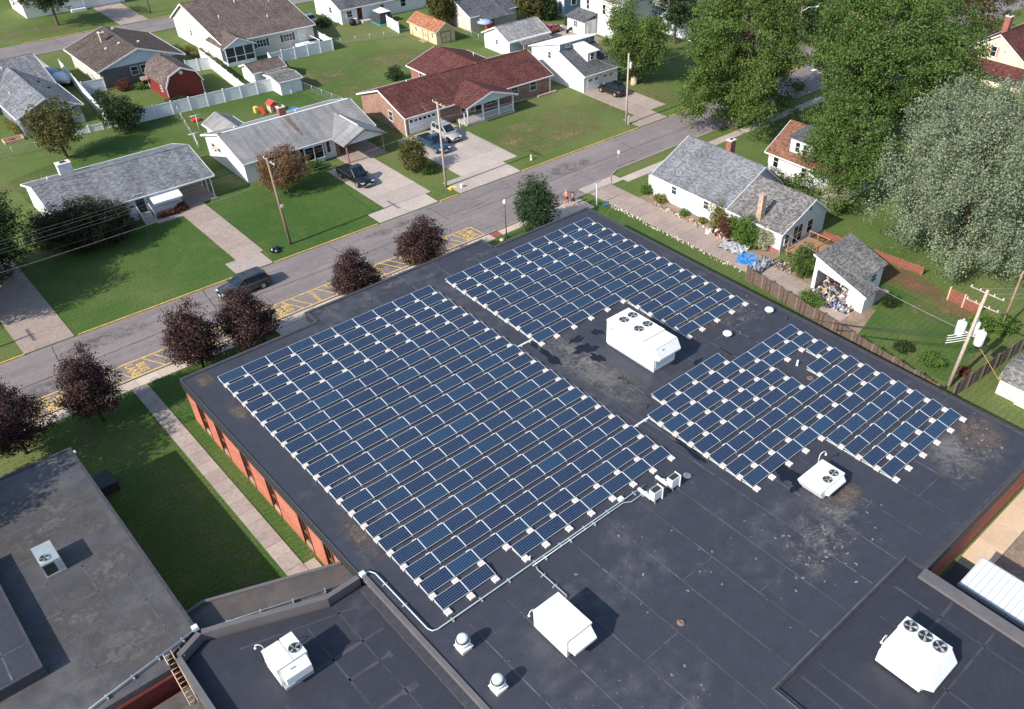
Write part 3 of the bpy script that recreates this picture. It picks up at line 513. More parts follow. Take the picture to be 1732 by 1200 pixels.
for v in (-3.2, -6.3, -12.0, -14.6, -17.2, -19.8): seam(left, (-17.9, v), (-11.3, v + random.uniform(-.1, .1)), .12, RZ, 'seam_left', False)
for u in (-12.4, -14.2, -16.2): seam(left, (u, -9), (u + .1, -22.4), .09, RZ, 'seam_left', False)
seam(left, (-17.8, -9.3), (-12.4, -9.2), .14, RZ, 'seam_left', False); seam(up, (-19.6, -8.3), (-19.6, -18.3), .1, RZ + .75); seam(up, (-21.2, -8.3), (-21.2, -18.3), .1, RZ + .75); seam(up, (-30, -16.3), (-18.3, -16.3), .1, RZ + .75)
WZ = 3.72
wing = deck('wing_roof', 'roof_black_new', [(-2.12, -24.45), (-4.5, -24.5), (-8.3, -22.9), (-11.0, -21.8), (-12.4, -22.45), (-12.4, -62), (-2.12, -62)], WZ - .5, WZ)
deck('wing_wall', 'school_brick', [(-2.2, -24.6), (-4.5, -24.65), (-8.3, -23.05), (-11.0, -21.95), (-12.35, -22.6), (-12.35, -62), (-2.2, -62)], 0, WZ - .52)
def parapet(parent, pts, z0, z1, w=.42, mat='coping_grey'):
    for i, (a, b) in enumerate(zip(pts, pts[1:])):
        a = Vector(a); b = Vector(b); d = (b - a).normalized(); n = Vector((d.y, -d.x)) * w
        m = MB(); m.prism([(a - d * .0)[:], b[:], (b + n)[:], (a + n)[:]], 'z', z0, z1 + .0015 * i); m.build('parapet', mat, parent)
parapet(wing, [(-2.3, -24.3), (-4.5, -24.35), (-8.3, -22.75), (-11.0, -21.65), (-12.45, -22.3), (-12.5, -40)], WZ - .3, RZ + .06, .34)
# step between main roof and wing
MB().prism([(-2.14, -24.8), (-2.14, -62), (-2.62, -62), (-2.62, -24.8)], 'z', WZ - .1, RZ - .30).build('step', 'edge_dark', wing)
MB().box(-2.13, -62, RZ - .3, -1.86, -24.4, RZ + .09).build('step_edge', 'coping_grey', main)
for a, b, w in (((-7.4, -27.8), (-3.0, -27.9), .2), ((-6.3, -24.9), (-6.2, -40), .1), ((-4.4, -25), (-4.3, -42), .1), ((-6.3, -29.6), (-3.6, -29.7), .35), ((-6.2, -32.2), (-3.6, -32.3), .35), ((-9.8, -23.6), (-3.2, -25.6), .12), ((-9.6, -28.6), (-9.5, -40), .15)): seam(wing, a, b, w * 1.3, WZ, 'seam_soft', False)
conn = deck('connector_roof', 'roof_brownish', [(-2.12, -21.75), (-2.12, -24.3), (-4.5, -24.32), (-8.3, -22.72), (-11.0, -21.6), (-11.0, -18.9), (-9.9, -18.75)], 3.0, 3.3)
parapet(conn, [(-11.0, -18.75), (-9.9, -18.6), (-2.2, -21.6)], 3.0, 3.48, .2, 'coping_grey')
for k in range(5): MB().box(-10.6 + k * 1.9, -20.6 - k * .3, 0, -10.45 + k * 1.9, -20.45 - k * .3, 3.0).build('canopy_post', 'dark_metal', conn)
# small courtyard strip with red ground
bx('red_strip', 'red_floor', school, -19, -23.4, 1.4, -12.6, -22.66, 2.4); bx('low_bay_roof', 'roof_brownish', school, -19, -30, 2.2, -12.55, -23.42, 3.1); bx('courtyard_wall', 'dark_red_wall', school, -18.3, -22.9, 0, -12.5, -22.68, 3.9)
# right-hand wing (lower deck with grey coping)
RW = 4.10
rwing = deck('right_wing_roof', 'roof_black_new', [(10.36, -46.22), (24.04, -46.22), (24.04, -75), (10.36, -75)], RW - .5, RW)
deck('right_wing_wall', 'dark_red_wall', [(10.4, -46.3), (23.95, -46.3), (23.95, -75), (10.4, -75)], 0, RW - .52)
bx('parapet', 'coping_grey', rwing, 23.25, -75, RW - .4, 24.1, -47.62, RW + .22)
for k in range(4): bx('coping_joint', 'seam', rwing, 23.24, -52.4 - k * 3, RW + .22, 24.105, -52.36 - k * 3, RW + .224)
MB().box(10.36, -46.40, RW - .2, 23.9, -46.215, RZ - .04).box(10.37, -75, RW - .2, 10.55, -46.41, RZ - .05).build('step', 'edge_dark', rwing)
MB().box(10.15, -46.32, RZ - .2, 24.0, -46.17, RZ + .03).box(10.14, -62, RZ - .2, 10.345, -46.33, RZ + .032).build('step_edge', 'edge_dark', main); MB().box(10.2, -46.27, RZ + .03, 24.0, -46.21, RZ + .034).box(10.22, -62, RZ + .032, 10.29, -46.33, RZ + .036).build('flashing_line', 'seam', main)
for a, b, w in (((12.2, -46.8), (12.2, -60), .12), ((21.6, -47), (21.6, -60), .12), ((11, -52.9), (23, -52.9), .1), ((17.4, -52.6), (17.4, -60), .12), ((19, -47.6), (19, -49), .1), ((19.2, -50.2), (23.1, -50.1), .16), ((13.6, -47), (13.6, -60), .1)): seam(rwing, a, b, w * 1.4, RW, 'seam_soft', False)
# ------------------------------------------------------------------ white canopy in the side yard
cp = thing('canopy', 'white ribbed metal canopy on slim grey posts beside the right-hand wing', 'canopy', (27.4, -54, 0))
m = MB().box(25.9, -66, 2.9, 28.9, -49.4, 2.98); m.build('canopy_roof', 'canopy_metal', cp)
m = MB(); v = -49.45
while v > -65.9: m.box(25.92, v - .03, 2.981, 28.88, v, 3.012); v -= .41
tag(m.build('rib', 'grey_paint', cp), kind='stuff'); bx('edge_beam', 'grey_paint', cp, 25.78, -66, 2.72, 25.895, -49.36, 2.99); bx('edge_beam', 'grey_paint', cp, 28.905, -66, 2.72, 29.0, -49.36, 2.99)
for v in (-49.8, -50.7, -53.9, -54.9, -58.0):
    for u in (25.95, 28.7): bx('post', 'grey_paint', cp, u, v - .05, 0, u + .1, v + .05, 2.89)
m = MB(); m.box(24.2, -75, .0, 26.6, -47.8, .02); struct(m.build('red_walk', 'red_floor')); struct(MB().box(26.62, -75, 0, 30.9, -47.8, .016).build('court_paving', 'edge_dark'))
struct(MB().box(31.0, -75, 0, 46, -49.75, .015).build('court_soil', 'dirt'))

# ------------------------------------------------------------------ solar arrays
PITCH, ROWP, PZ = 1.98, 1.51257, 4.6
tilt = math.radians(9.5); D = .992; B0 = 21.511
ca, sa = math.cos(tilt), math.sin(tilt)
def slab_mesh(name, x0, x1, d0, d1, t0, t1, m):
    def q(x, d, t): return (x, -d * ca + t * sa * 0, -d * sa + t)
    m.v += [q(x0, d0, t0), q(x1, d0, t0), q(x1, d1, t0), q(x0, d1, t0), q(x0, d0, t1), q(x1, d0, t1), q(x1, d1, t1), q(x0, d1, t1)]
    i = len(m.v) - 8
    for f in ((0, 1, 2, 3), (7, 6, 5, 4), (4, 5, 1, 0), (5, 6, 2, 1), (6, 7, 3, 2), (7, 4, 0, 3)): m.f.append(tuple(i + k for k in f)); m.mi.append(0); m.sm.append(False)
pm = MB(); slab_mesh('g', .037, 1.943, .018, D - .018, -.032, -.004, pm)
fm = MB()
for a in ((.004, 1.976, 0, .0175), (.004, 1.976, D - .0175, D), (.004, .036, .0177, D - .0177), (1.944, 1.976, .0177, D - .0177)): slab_mesh('f', *a, -.040, 0.0, fm)
bm_ = MB(); bm_.box(-.20, -.215, 0, .20, -.005, .15).box(-.20, .005, 0, .20, .215, .16); hb_ = MB().box(-.22, -.235, 0, .11, -.13, .25); foot = MB().box(-.03, -1.0, .0, .03, -.05, .05)
proto = {}
def proto_get(root):
    if not proto:
        proto['p'] = pm.build('solar_panel', 'solar_glass', root, world=False); proto['f'] = fm.build('frame', 'aluminium', proto['p'], world=False)
        proto['b'] = bm_.build('ballast_block', 'concrete_block', root, world=False, bevel=.008); proto['h'] = hb_.build('ballast_block', 'concrete_block', root, world=False, bevel=.008); proto['h'].location = (1.98 - .13, -4 * ROWP - 1.27, .004); proto['r'] = foot.build('rail', 'aluminium', root, world=False); proto['n'] = 0
    return proto
def array(label, u0, cells, full_rows):
    root = thing('solar_array', label, 'solar array', (u0, 0, RZ)); first = not proto; pr = proto_get(root); S = set(cells); used = first
    for (r, c) in sorted(S):
        loc = (c * PITCH, -r * ROWP, PZ - RZ)
        if used: p = pr['p']; p.location = loc; used = False
        else:
            p = inst(pr['p'], root, loc); inst(pr['f'], p)
    firstb = firstr = first
    for (r, c) in sorted({(r, c) for r, c in S} | {(r, c + 1) for r, c in S}):
        L = (r, c - 1) in S; Rr = (r, c) in S; off = .17 if not L else (-.24 if not Rr else -.13)
        loc = (c * PITCH + off, -r * ROWP - 1.27 + random.uniform(-.012, .012), .004)
        full = (not L) or (not Rr) or r in full_rows or (r + 1, c) not in S or (r + 1, c - 1) not in S
        if firstb and full: pr['b'].location = loc; firstb = False
        elif full or not (first and (r, c) == (4, 1)): inst(pr['b' if full else 'h'], root, loc)
        loc = (c * PITCH + (0.06 if not L else (-.06 if not Rr else 0)), -r * ROWP, .006)
        if firstr: pr['r'].location = loc; firstr = False
        else: inst(pr['r'], root, loc)
    return root
array('large solar array of twenty rows beside the ribbed fascia over the brick wall', 0.0, [(r, c) for r in range(20) for c in range(10) if (r, c) != (19, 2)], (0, 1, 2, 3, 18, 19))
array('solar array running up to the roof corner nearest the two pedestrians', B0, [(r, c) for r in range(9) for c in range(9)] + [(r, c) for r in range(9, 14) for c in range(5, 9)], (0, 1, 2))
array('solar array with a small gap in its middle beside the wooden fence', B0, [(16, c) for c in range(1, 5)] + [(r, c) for r in range(17, 24) for c in range(9) if (r, c) not in ((19, 6), (19, 7), (20, 6))] + [(r, c) for r in range(24, 28) for c in range(4, 9)], (16, 17, 18, 19, 22, 26, 27))
# ------------------------------------------------------------------ rooftop plant
def fan(parent, c, r, z):
    "round condenser fan: dark well, rim, blades, wire guard"
    n = 28
    w = MB(); w.lathe((c[0], c[1], z), [(r * .98, .003), (r * .98, .006), (r * .3, .006)], 28); o = w.build('fan', 'dark_metal', parent)
    m = MB(); rings = []
    for k in range(n + 1):
        t = 2 * math.pi * k / n; d = Vector((math.cos(t), math.sin(t), 0)); p = Vector((c[0], c[1], z + .02)) + d * r
        rings.append([p + d * .03 + Vector((0, 0, -.018)), p + d * .022 + Vector((0, 0, .02)), p - d * .022 + Vector((0, 0, .02)), p - d * .03 + Vector((0, 0, -.018))])
    m.loft(rings, False); m.build('fan_rim', 'galv', o)
    b = MB(); b.cyl((c[0], c[1]), r * .2, z + .01, z + .05, 14); a0 = random.uniform(0, 1.5)
    for k in range(4):
        t = a0 + k * math.pi / 2; pts = []
        for rr, dt in ((.18, -.25), (.9, -.12), (.94, .32), (.6, .5), (.2, .3)): pts.append((c[0] + r * rr * math.cos(t + dt), c[1] + r * rr * math.sin(t + dt), z + .018 + .03 * (dt > 0)))
        b.face(pts)
    b.build('fan_blade', 'aluminium', o)
    gd = MB()
    for rr in (.35, .55, .75, .9):
        pts = [(c[0] + r * rr * math.cos(2 * math.pi * k / 20), c[1] + r * rr * math.sin(2 * math.pi * k / 20), z + .062) for k in range(21)]; gd.tube(pts, .0055, 4)
    for k in range(6):
        t = math.pi * k / 6; gd.tube([(c[0] - r * math.cos(t), c[1] - r * math.sin(t), z + .055), (c[0] + r * math.cos(t), c[1] + r * math.sin(t), z + .055)], .006, 4)
    gd.build('guard', 'dark_metal', o); return o
def gooseneck(parent, base, h, reach, ang, mat='white_metal'):
    "curved pipe with a small cowl"
    d = Vector((math.cos(ang), math.sin(ang), 0)); b = Vector(base); pts = [b, b + Vector((0, 0, h * .75))]
    for k in range(1, 8):
        t = math.pi * k / 7; pts.append(b + d * reach * .5 * (1 - math.cos(t)) + Vector((0, 0, h * .75 + reach * .5 * math.sin(t))))
    m = MB(); m.tube(pts, .024, 6); e = pts[-1]; m.lathe((e.x, e.y, e.z - .16), [(.02, -.03), (.07, 0), (.08, .06), (.05, .13), (.03, .17)], 10); return m.build('gooseneck_pipe', mat, parent)
def panel_lines(parent, face, segs, mat='galv'):
    m = MB()
    for a in segs: m.box(*a)
    return m.build('panel_joint', mat, parent)
def curb(parent, x0, y0, x1, y1, z, h=.2): return bx('base_curb', 'grey_paint', parent, x0 + .06, y0 + .06, z, x1 - .06, y1 - .06, z + h)
# largest unit, four fans
r1 = thing('rooftop_unit', 'largest white rooftop air unit with four fans between the solar arrays', 'air unit', (27, -19.5, RZ))
curb(r1, 25.76, -22.3, 28.25, -16.85, RZ)
m = MB().box(25.76, -22.28, RZ + .18, 28.25, -16.85, 6.60).box(25.74, -20.98, 6.601, 28.27, -16.83, 6.78).box(25.74, -22.3, 6.602, 28.27, -21.02, 6.70); m.build('cabinet', 'white_metal', r1, bevel=.012)
hd = MB().prism([(-22.30, 6.62), (-22.78, 5.86), (-22.78, 5.74), (-22.30, 5.60)], 'x', 25.80, 28.32); hd.build('intake_hood', 'white_metal', r1); bx('intake_grille', 'pale_blue_siding', r1, 25.95, -22.315, 4.75, 28.05, -22.285, 5.58)
for a in ((27.72, -17.85), (26.72, -17.85), (27.72, -19.55), (26.72, -19.55)): fan(r1, a, .40, 6.782)
panel_lines(r1, 0, [(25.73, -18.3, 4.55, 25.758, -18.28, 6.5), (25.73, -19.8, 4.55, 25.758, -19.78, 6.5), (25.73, -21.1, 4.55, 25.758, -21.08, 6.5), (25.735, -22.2, 4.5, 25.757, -16.9, 4.53), (26.4, -22.5, 6.37, 26.58, -22.38, 6.44)])
bx('vent_louvre', 'grey_paint', r1, 25.725, -17.6, 6.0, 25.757, -17.3, 6.3); gooseneck(r1, (28.3, -16.7, RZ), 2.4, .5, math.pi * .8)
# plain unit with hood
r2 = thing('rooftop_unit', 'plain boxy white rooftop unit without fans beside two round exhaust fans', 'air unit', (4.2, -35.7, RZ))
curb(r2, 3.2, -37.1, 5.1, -34.25, RZ); MB().box(3.2, -37.1, RZ + .18, 5.1, -34.25, 5.88).box(3.17, -37.13, 5.881, 5.13, -34.22, 5.95).build('cabinet', 'white_metal', r2, bevel=.012)
MB().prism([(-37.14, 5.86), (-37.68, 5.25), (-37.68, 5.1), (-37.14, 5.0)], 'x', 3.32, 4.98).build('intake_hood', 'white_metal', r2); panel_lines(r2, 0, [(3.17, -35.4, 4.6, 3.198, -35.38, 5.8), (3.17, -36.3, 4.6, 3.198, -36.28, 5.8), (3.3, -37.12, 4.52, 5.0, -37.102, 4.9)])
gooseneck(r2, (3.45, -34.1, RZ), 1.75, .45, math.pi)
# two-fan low unit
r3 = thing('rooftop_unit', 'low white rooftop unit with a sloped end and two fans', 'air unit', (25.4, -38.8, RZ))
curb(r3, 24.2, -39.6, 26.45, -37.9, RZ); m = MB(); m.prism([(23.62, 5.28), (23.75, 5.36), (26.5, 5.36), (26.5, RZ + .18), (24.15, RZ + .18)], 'y', -39.75, -37.85); m.build('cabinet', 'white_metal', r3, bevel=.012)
for a in ((25.9, -39.2), (25.05, -39.28)): fan(r3, a, .33, 5.365)
gooseneck(r3, (26.2, -37.75, RZ), 2.0, .55, -.3); MB().prism([(-39.76, 5.3), (-40.05, 4.95), (-40.05, 4.85), (-39.76, 4.75)], 'x', 24.3, 26.3).build('intake_hood', 'white_metal', r3)
# unit on the lower wing
r4 = thing('rooftop_unit', 'white rooftop unit with a single fan on the lower black roof', 'air unit', (-8.3, -26.8, WZ))
curb(r4, -9.2, -27.9, -7.4, -25.3, WZ); m = MB().box(-9.2, -27.55, WZ + .15, -7.4, -25.85, 5.36).box(-8.12, -27.57, 5.361, -7.38, -25.83, 5.46).box(-9.22, -27.57, 5.3605, -8.2, -25.83, 5.42); m.build('cabinet', 'white_metal', r4, bevel=.012)
MB().prism([(-27.56, 5.3), (-28.05, 4.85), (-28.05, 4.3), (-27.56, 4.2)], 'x', -9.0, -7.5).build('intake_hood', 'white_metal', r4); bx('data_plate', 'galv', r4, -8.55, -27.8, 5.1, -8.3, -27.72, 5.16)
fan(r4, (-7.78, -26.95), .34, 5.465); gooseneck(r4, (-9.0, -25.6, WZ), 2.1, .45, math.pi * .75)
# three-fan unit on the right-hand wing
r5 = thing('rooftop_unit', 'white rooftop unit with a row of three fans on the right-hand wing', 'air unit', (17.5, -50.5, RW))
curb(r5, 16.25, -52.0, 18.9, -49.1, RW); m = MB(); m.prism([(-49.05, RW + .15), (-49.05, 5.5), (-51.95, 5.5), (-52.5, 4.8), (-52.5, 4.6), (-51.95, RW + .15)], 'x', 16.35, 18.9); m.build('cabinet', 'white_metal', r5, bevel=.012)
MB().box(17.95, -51.93, 5.501, 18.95, -49.03, 5.6).build('fan_deck', 'white_metal', r5, bevel=.01); MB().prism([(-51.9, 5.35), (-51.9, 4.3), (-49.1, 4.3), (-49.1, 5.35)], 'x', 16.0, 16.345).build('side_panel', 'white_metal', r5)
for v in (-49.55, -50.48, -51.40): fan(r5, (18.46, v), .41, 5.602)
gooseneck(r5, (16.9, -48.95, RW), 1.95, .5, math.pi)
# condenser on the left roof
r6 = thing('condenser_unit', 'pale green grey condenser with one fan on the weathered left roof', 'air unit', (-15.5, -10.7, RZ))
m = MB().box(-16.0, -11.55, 5.28, -14.92, -9.7, 5.40); m.build('cabinet', 'galv', r6); MB().box(-15.97, -11.5, RZ + .12, -14.95, -9.75, 5.279).build('coil', 'dark_metal', r6)
for a in ((-16, -11.55), (-14.98, -11.55), (-16, -9.76), (-14.98, -9.76)): MB().box(a[0], a[1], RZ, a[0] + .06, a[1] + .06, 5.278).build('corner_post', 'galv', r6)
MB().box(-15.3, -11.57, RZ + .15, -14.9, -11.51, 5.27).build('access_panel', 'grey_paint', r6); MB().box(-16.02, -11.6, RZ + .005, -14.9, -9.66, RZ + .11).build('base_tray', 'galv', r6); fan(r6, (-15.62, -11.05), .30, 5.402)
# mushroom exhaust fans
def exhaust(u, v):
    t = thing('exhaust_fan', 'round galvanised mushroom exhaust fan on a square white curb', 'exhaust fan', (u, v, RZ), group='exhaust fans by the lower edge of the main roof')
    MB().box(u - .34, v - .34, RZ, u + .34, v + .34, RZ + .30).build('curb', 'concrete_block', t, bevel=.02); MB().box(u - .40, v - .40, RZ + .301, u + .40, v + .40, RZ + .36).build('flange', 'white_metal', t)
    MB().lathe((u, v, RZ + .361), [(.30, 0), (.31, .22), (.40, .30), (.42, .42), (.40, .5)], 22).build('housing', 'white_metal', t); MB().lathe((u, v, RZ + .862), [(.385, 0), (.38, .05), (.25, .055)], 22).build('rim', 'dark_metal', t); MB().lathe((u, v, RZ + .918), [(.315, -.03), (.32, .16), (.29, .24), (.20, .285), (.02, .30)], 22).build('cap', 'mint_metal', t)
    MB().box(u - .5, v - .55, RZ + .003, u + .45, v + .45, RZ + .006).build('flashing', 'edge_dark', t)
exhaust(-.62, -32.62); exhaust(-.78, -35.98)
def dome(u, v):
    t = thing('roof_vent', 'low white domed vent near the far edge of the roof', 'vent', (u, v, RZ), group='white domed vents'); MB().cyl((u, v), .20, RZ, RZ + .26, 16).build('neck', 'galv', t); MB().lathe((u, v, RZ + .26), [(.40, 0), (.41, .06), (.34, .16), (.18, .22), (.02, .235)], 18).build('cap', 'white_metal', t)
dome(39.7, -23.1); dome(34.15, -22.95)
def small_vent(name, u, v, r, h, label, mat='galv', cat='vent'):
    o = MB().lathe((u, v, RZ), [(r * 1.5, .0), (r * 1.5, .02), (r, .05), (r, h), (r * .6, h + .02), (r * .5, h * .6)], 14).build(name, mat); tag(o, label, cat); return o
small_vent('drain_bowl', 19.16, -31.9, .2, .1, 'round pale roof drain cap near the inverter boxes', 'concrete_block', 'drain'); small_vent('roof_drain', 9.78, -39.85, .18, .06, 'rusty round roof drain on open black roof', 'rust_stain', 'drain'); small_vent('roof_drain', *P(1371, 640, RZ)[:2], .2, .05, 'rusty ring drain in the gap of the solar array', 'rust_stain', 'drain')
small_vent('pipe_vent', *P(1348, 618, RZ)[:2], .07, .5, 'slim white pipe vent in the gap of the solar array', 'white_metal'); small_vent('pipe_vent', *P(1093, 690, RZ)[:2], .06, .3, 'short dark pipe vent beside the end of the array', 'dark_metal'); small_vent('pipe_vent', *P(1329, 541, RZ)[:2], .06, .35, 'short dark pipe vent close to the roof edge above the fence', 'dark_metal'); small_vent('pipe_vent', *P(1252, 565, RZ)[:2], .05, .25, 'small rusty pipe stub beside a white dome', 'rust_stain')
small_vent('pipe_vent', -17.3, -21.0 + 20.2 - 1.2, .06, .3, 'small pipe vent at the far end of the left roof', 'dark_metal')
# inverter boxes with their ducts
def inverter(u, v, lab):
    t = thing('inverter_box', lab, 'inverter', (u, v, RZ)); MB().box(u - .42, v - .20, RZ + .22, u + .32, v + .30, RZ + 1.0).build('enclosure', 'white_metal', t, bevel=.02); bx('lid', 'dark_metal', t, u - .36, v - .16, RZ + 1.001, u + .34, v + .26, RZ + 1.01)
    MB().box(u + .36, v - .26, RZ, u + .42, v + .32, RZ + 1.05).build('bracket', 'white_metal', t)
    for a in (-.25, .25): MB().box(u - .35, v + a, RZ, u - .29, v + a + .06, RZ + .22).build('foot', 'galv', t)
    MB().tube([(u - .40, v + .25, RZ + .8), (u - .6, v + .7, RZ + .75), (u - .55, v + 1.1, RZ + .45), (u - .5, v + 1.2, RZ + .1)], .03, 6).build('cable', 'galv_pipe', t)
    MB().box(u - .32, v + .31, RZ + .06, u - .12, v + 1.45, RZ + .22).build('wire_duct', 'white_metal', t); return t
inverter(15.85, -32.0, 'white inverter box beside the pale junction box on the conduit'); inverter(17.6, -32.0, 'white inverter box beside the round pale drain cap')
# cable trays across the aisles
for v, lab in ((-12.38, 'white cable tray crossing the aisle beside the largest rooftop unit'), (-25.87, 'white cable tray crossing the aisle beside the array with a gap')):
    m = MB().box(19.7, v - .06, RZ + .06, 21.7, v + .06, RZ + .16); m.box(20.2, v - .1, RZ, 20.3, v + .1, RZ + .06).box(21.1, v - .1, RZ, 21.2, v + .1, RZ + .06); tag(m.build('cable_tray', 'white_metal'), lab, 'cable tray')
# conduits
def conduit(pts, label, r=.035, step=1.5, mat='galv_pipe', zf=RZ):
    t = thing('conduit', label, 'pipe', (pts[0][0], pts[0][1], zf)); MB().tube(pts, r, 6).build('pipe', mat, t)
    for a, b in zip(pts, pts[1:]):
        a = Vector(a); b = Vector(b); L = (b - a).length; d = (b - a).normalized(); n = Vector((-d.y, d.x, 0))
        if L < 1.4: continue
        for k in range(int(L / step)):
            p = a + d * (k + .5) * step
            MB().prism([tuple((p + n * .17 + d * .04)[:2]), tuple((p - n * .17 + d * .04)[:2]), tuple((p - n * .17 - d * .04)[:2]), tuple((p + n * .17 - d * .04)[:2])], 'z', zf, p.z - r).build('support', 'galv', t)
    return t
def curve(p, q, r, n=5):
    "quarter bend between axis-aligned runs: list of points"
    return [Vector(p).lerp(Vector(q), k / n) for k in range(n + 1)]
zc = RZ + .16
conduit([(-1.95, -24.25, zc), (-1.6, -24.35, zc), (-1.42, -24.7, zc), (-1.40, -30.2, zc), (-1.28, -30.5, zc), (-1.0, -30.62, zc), (14.1, -30.62, zc), (16.2, -30.62, zc)], 'galvanised conduit running round the lower end of the large array', .045, 2.1)
conduit([(6.0, -30.80, zc), (13.9, -30.80, zc), (14.4, -31.1, zc), (17.0, -31.1, zc)], 'second thin conduit running alongside to the inverter boxes', .03, 2.1); conduit([(6.15, -30.95, zc), (6.05, -31.2, zc), (6.05, -33.9, zc), (5.6, -34.15, zc), (5.3, -34.35, zc)], 'short branch conduit leading to the plain boxy unit', .03, 1.1)
conduit([(-11.2, -21.25, RZ + .2), (-17.6, -22.35, RZ + .2), (-24, -23.4, RZ + .2)], 'galvanised conduit crossing the weathered left roof', .045, 1.5); conduit([(-11.0, -21.0, 3.62), (-10.4, -20.9, 3.62), (-3.2, -23.35, 3.62)], 'thin conduit along the brownish connecting roof', .03, 1.9, zf=3.3)
def jbox(name, c, lab): return tag(MB().box(c[0] - .17, c[1] - .17, c[2], c[0] + .17, c[1] + .17, c[2] + .28).build(name, 'mint_metal', bevel=.02), lab, 'junction box')
jbox('junction_box', (-2.05, -24.3, RZ + .1), 'pale junction box at the end of the ribbed fascia'); jbox('junction_box', (14.05, -30.45, RZ), 'pale junction box on the conduit beside the large array'); jbox('junction_box', (-11.1, -21.15, RZ + .06), 'pale junction box at the corner of the weathered left roof')
t = tag(MB().box(6.23, -30.28, RZ, 6.29, -30.22, RZ + .42).build('stub_post', 'white_metal'), 'short white stub post under the edge of the large array', 'post')
# ladder
ld = thing('ladder', 'wooden ladder leaning from the red strip up to the left roof', 'ladder', (-13, -23, 2.5)); A = Vector((-13.15, -21.7, 4.55)); Bm = Vector((-13.3, -24.75, 3.25)); w = Vector((.42, 0, 0))
for k in (0, 1): MB().tube([A + w * k, Bm + w * k], .03, 6).build('rail', 'stump_wood', ld)
for k in range(11): p = A.lerp(Bm, (k + .5) / 11); MB().tube([p, p + w], .018, 6).build('rung', 'stump_wood', ld)
# ------------------------------------------------------------------ house helpers
def window(root, face, at_, c, z0, w, h, frame='white_trim', shutters=None, mull=1, pane='window_glass'):
    "face 'v': wall facing the street side (-v) at y=at_, centred on x=c; face 'u': wall facing -u at x=at_, centred on y=c"
    def B(m, a0, a1, d0, d1, za, zb):
        if face == 'v': m.box(c + a0, at_ - d1, za, c + a1, at_ - d0, zb)
        else: m.box(at_ - d1, c + a0, za, at_ - d0, c + a1, zb)
    g = MB(); B(g, -w / 2, w / 2, .004, .02, z0, z0 + h); o = g.build('window', pane, root)
    f = MB(); t = .07
    B(f, -w / 2 - t, -w / 2, .003, .05, z0 - t, z0 + h + t); B(f, w / 2, w / 2 + t, .003, .05, z0 - t, z0 + h + t); B(f, -w / 2, w / 2, .0032, .049, z0 + h, z0 + h + t - .001); B(f, -w / 2, w / 2, .0032, .06, z0 - t + .001, z0)
    B(f, -w / 2, w / 2, .021, .045, z0 + h / 2 - .02, z0 + h / 2 + .02)
    for k in range(1, mull): x = -w / 2 + w * k / mull; B(f, x - .03, x + .03, .0212, .046, z0, z0 + h)
    f.build('frame', frame, o)
    if shutters:
        for s in (-1, 1):
            m = MB(); a = s * (w / 2 + t + .02); B(m, min(a, a + s * .35), max(a, a + s * .35), .004, .03, z0 - .04, z0 + h + .04); m.build('shutter', shutters, root)
    return o
def door(root, face, at_, c, z0, w, h, mat='white_trim', panels=None, frame='white_trim'):
    def B(m, a0, a1, d0, d1, za, zb):
        if face == 'v': m.box(c + a0, at_ - d1, za, c + a1, at_ - d0, zb)
        else: m.box(at_ - d1, c + a0, za, at_ - d0, c + a1, zb)
    g = MB(); B(g, -w / 2, w / 2, .004, .03, z0, z0 + h); o = g.build('door', mat, root); f = MB(); B(f, -w / 2 - .09, -w / 2, .003, .05, z0, z0 + h + .09); B(f, w / 2, w / 2 + .09, .003, .05, z0, z0 + h + .09); B(f, -w / 2, w / 2, .0032, .049, z0 + h, z0 + h + .088); f.build('frame', frame, o)
    if panels:
        for (a0, a1, za, zb, pm) in panels: m = MB(); B(m, a0, a1, .031, .037, z0 + za, z0 + zb); m.build('panel', pm, o)
    k = MB(); B(k, w * .38, w * .42, .031, .07, z0 + .95, z0 + 1.05); k.build('handle', 'galv', o); return o
def garage_door(root, face, at_, c, z0, w, h, n=4, lights=0, mat='white_trim'):
    def B(m, a0, a1, d0, d1, za, zb):
        if face == 'v': m.box(c + a0, at_ - d1, za, c + a1, at_ - d0, zb)
        else: m.box(at_ - d1, c + a0, za, at_ - d0, c + a1, zb)
    base = MB(); B(base, -w / 2, w / 2, .003, .02, z0, z0 + h); o = base.build('garage_door', 'grey_paint', root)
    for k in range(n): m = MB(); B(m, -w / 2 + .01, w / 2 - .01, .021, .045, z0 + h * k / n + .015, z0 + h * (k + 1) / n - .015); m.build('panel', mat, o)
    for k in range(lights): x = -w / 2 + w * (k + .5) / lights; m = MB(); B(m, x - w / lights * .30, x + w / lights * .30, .046, .052, z0 + h * (n - 1.35) / n if n > 3 else z0 + h * .6, z0 + h * (n - .75) / n if n > 3 else z0 + h * .72); m.build('pane', 'glass_dark', o)
    return o
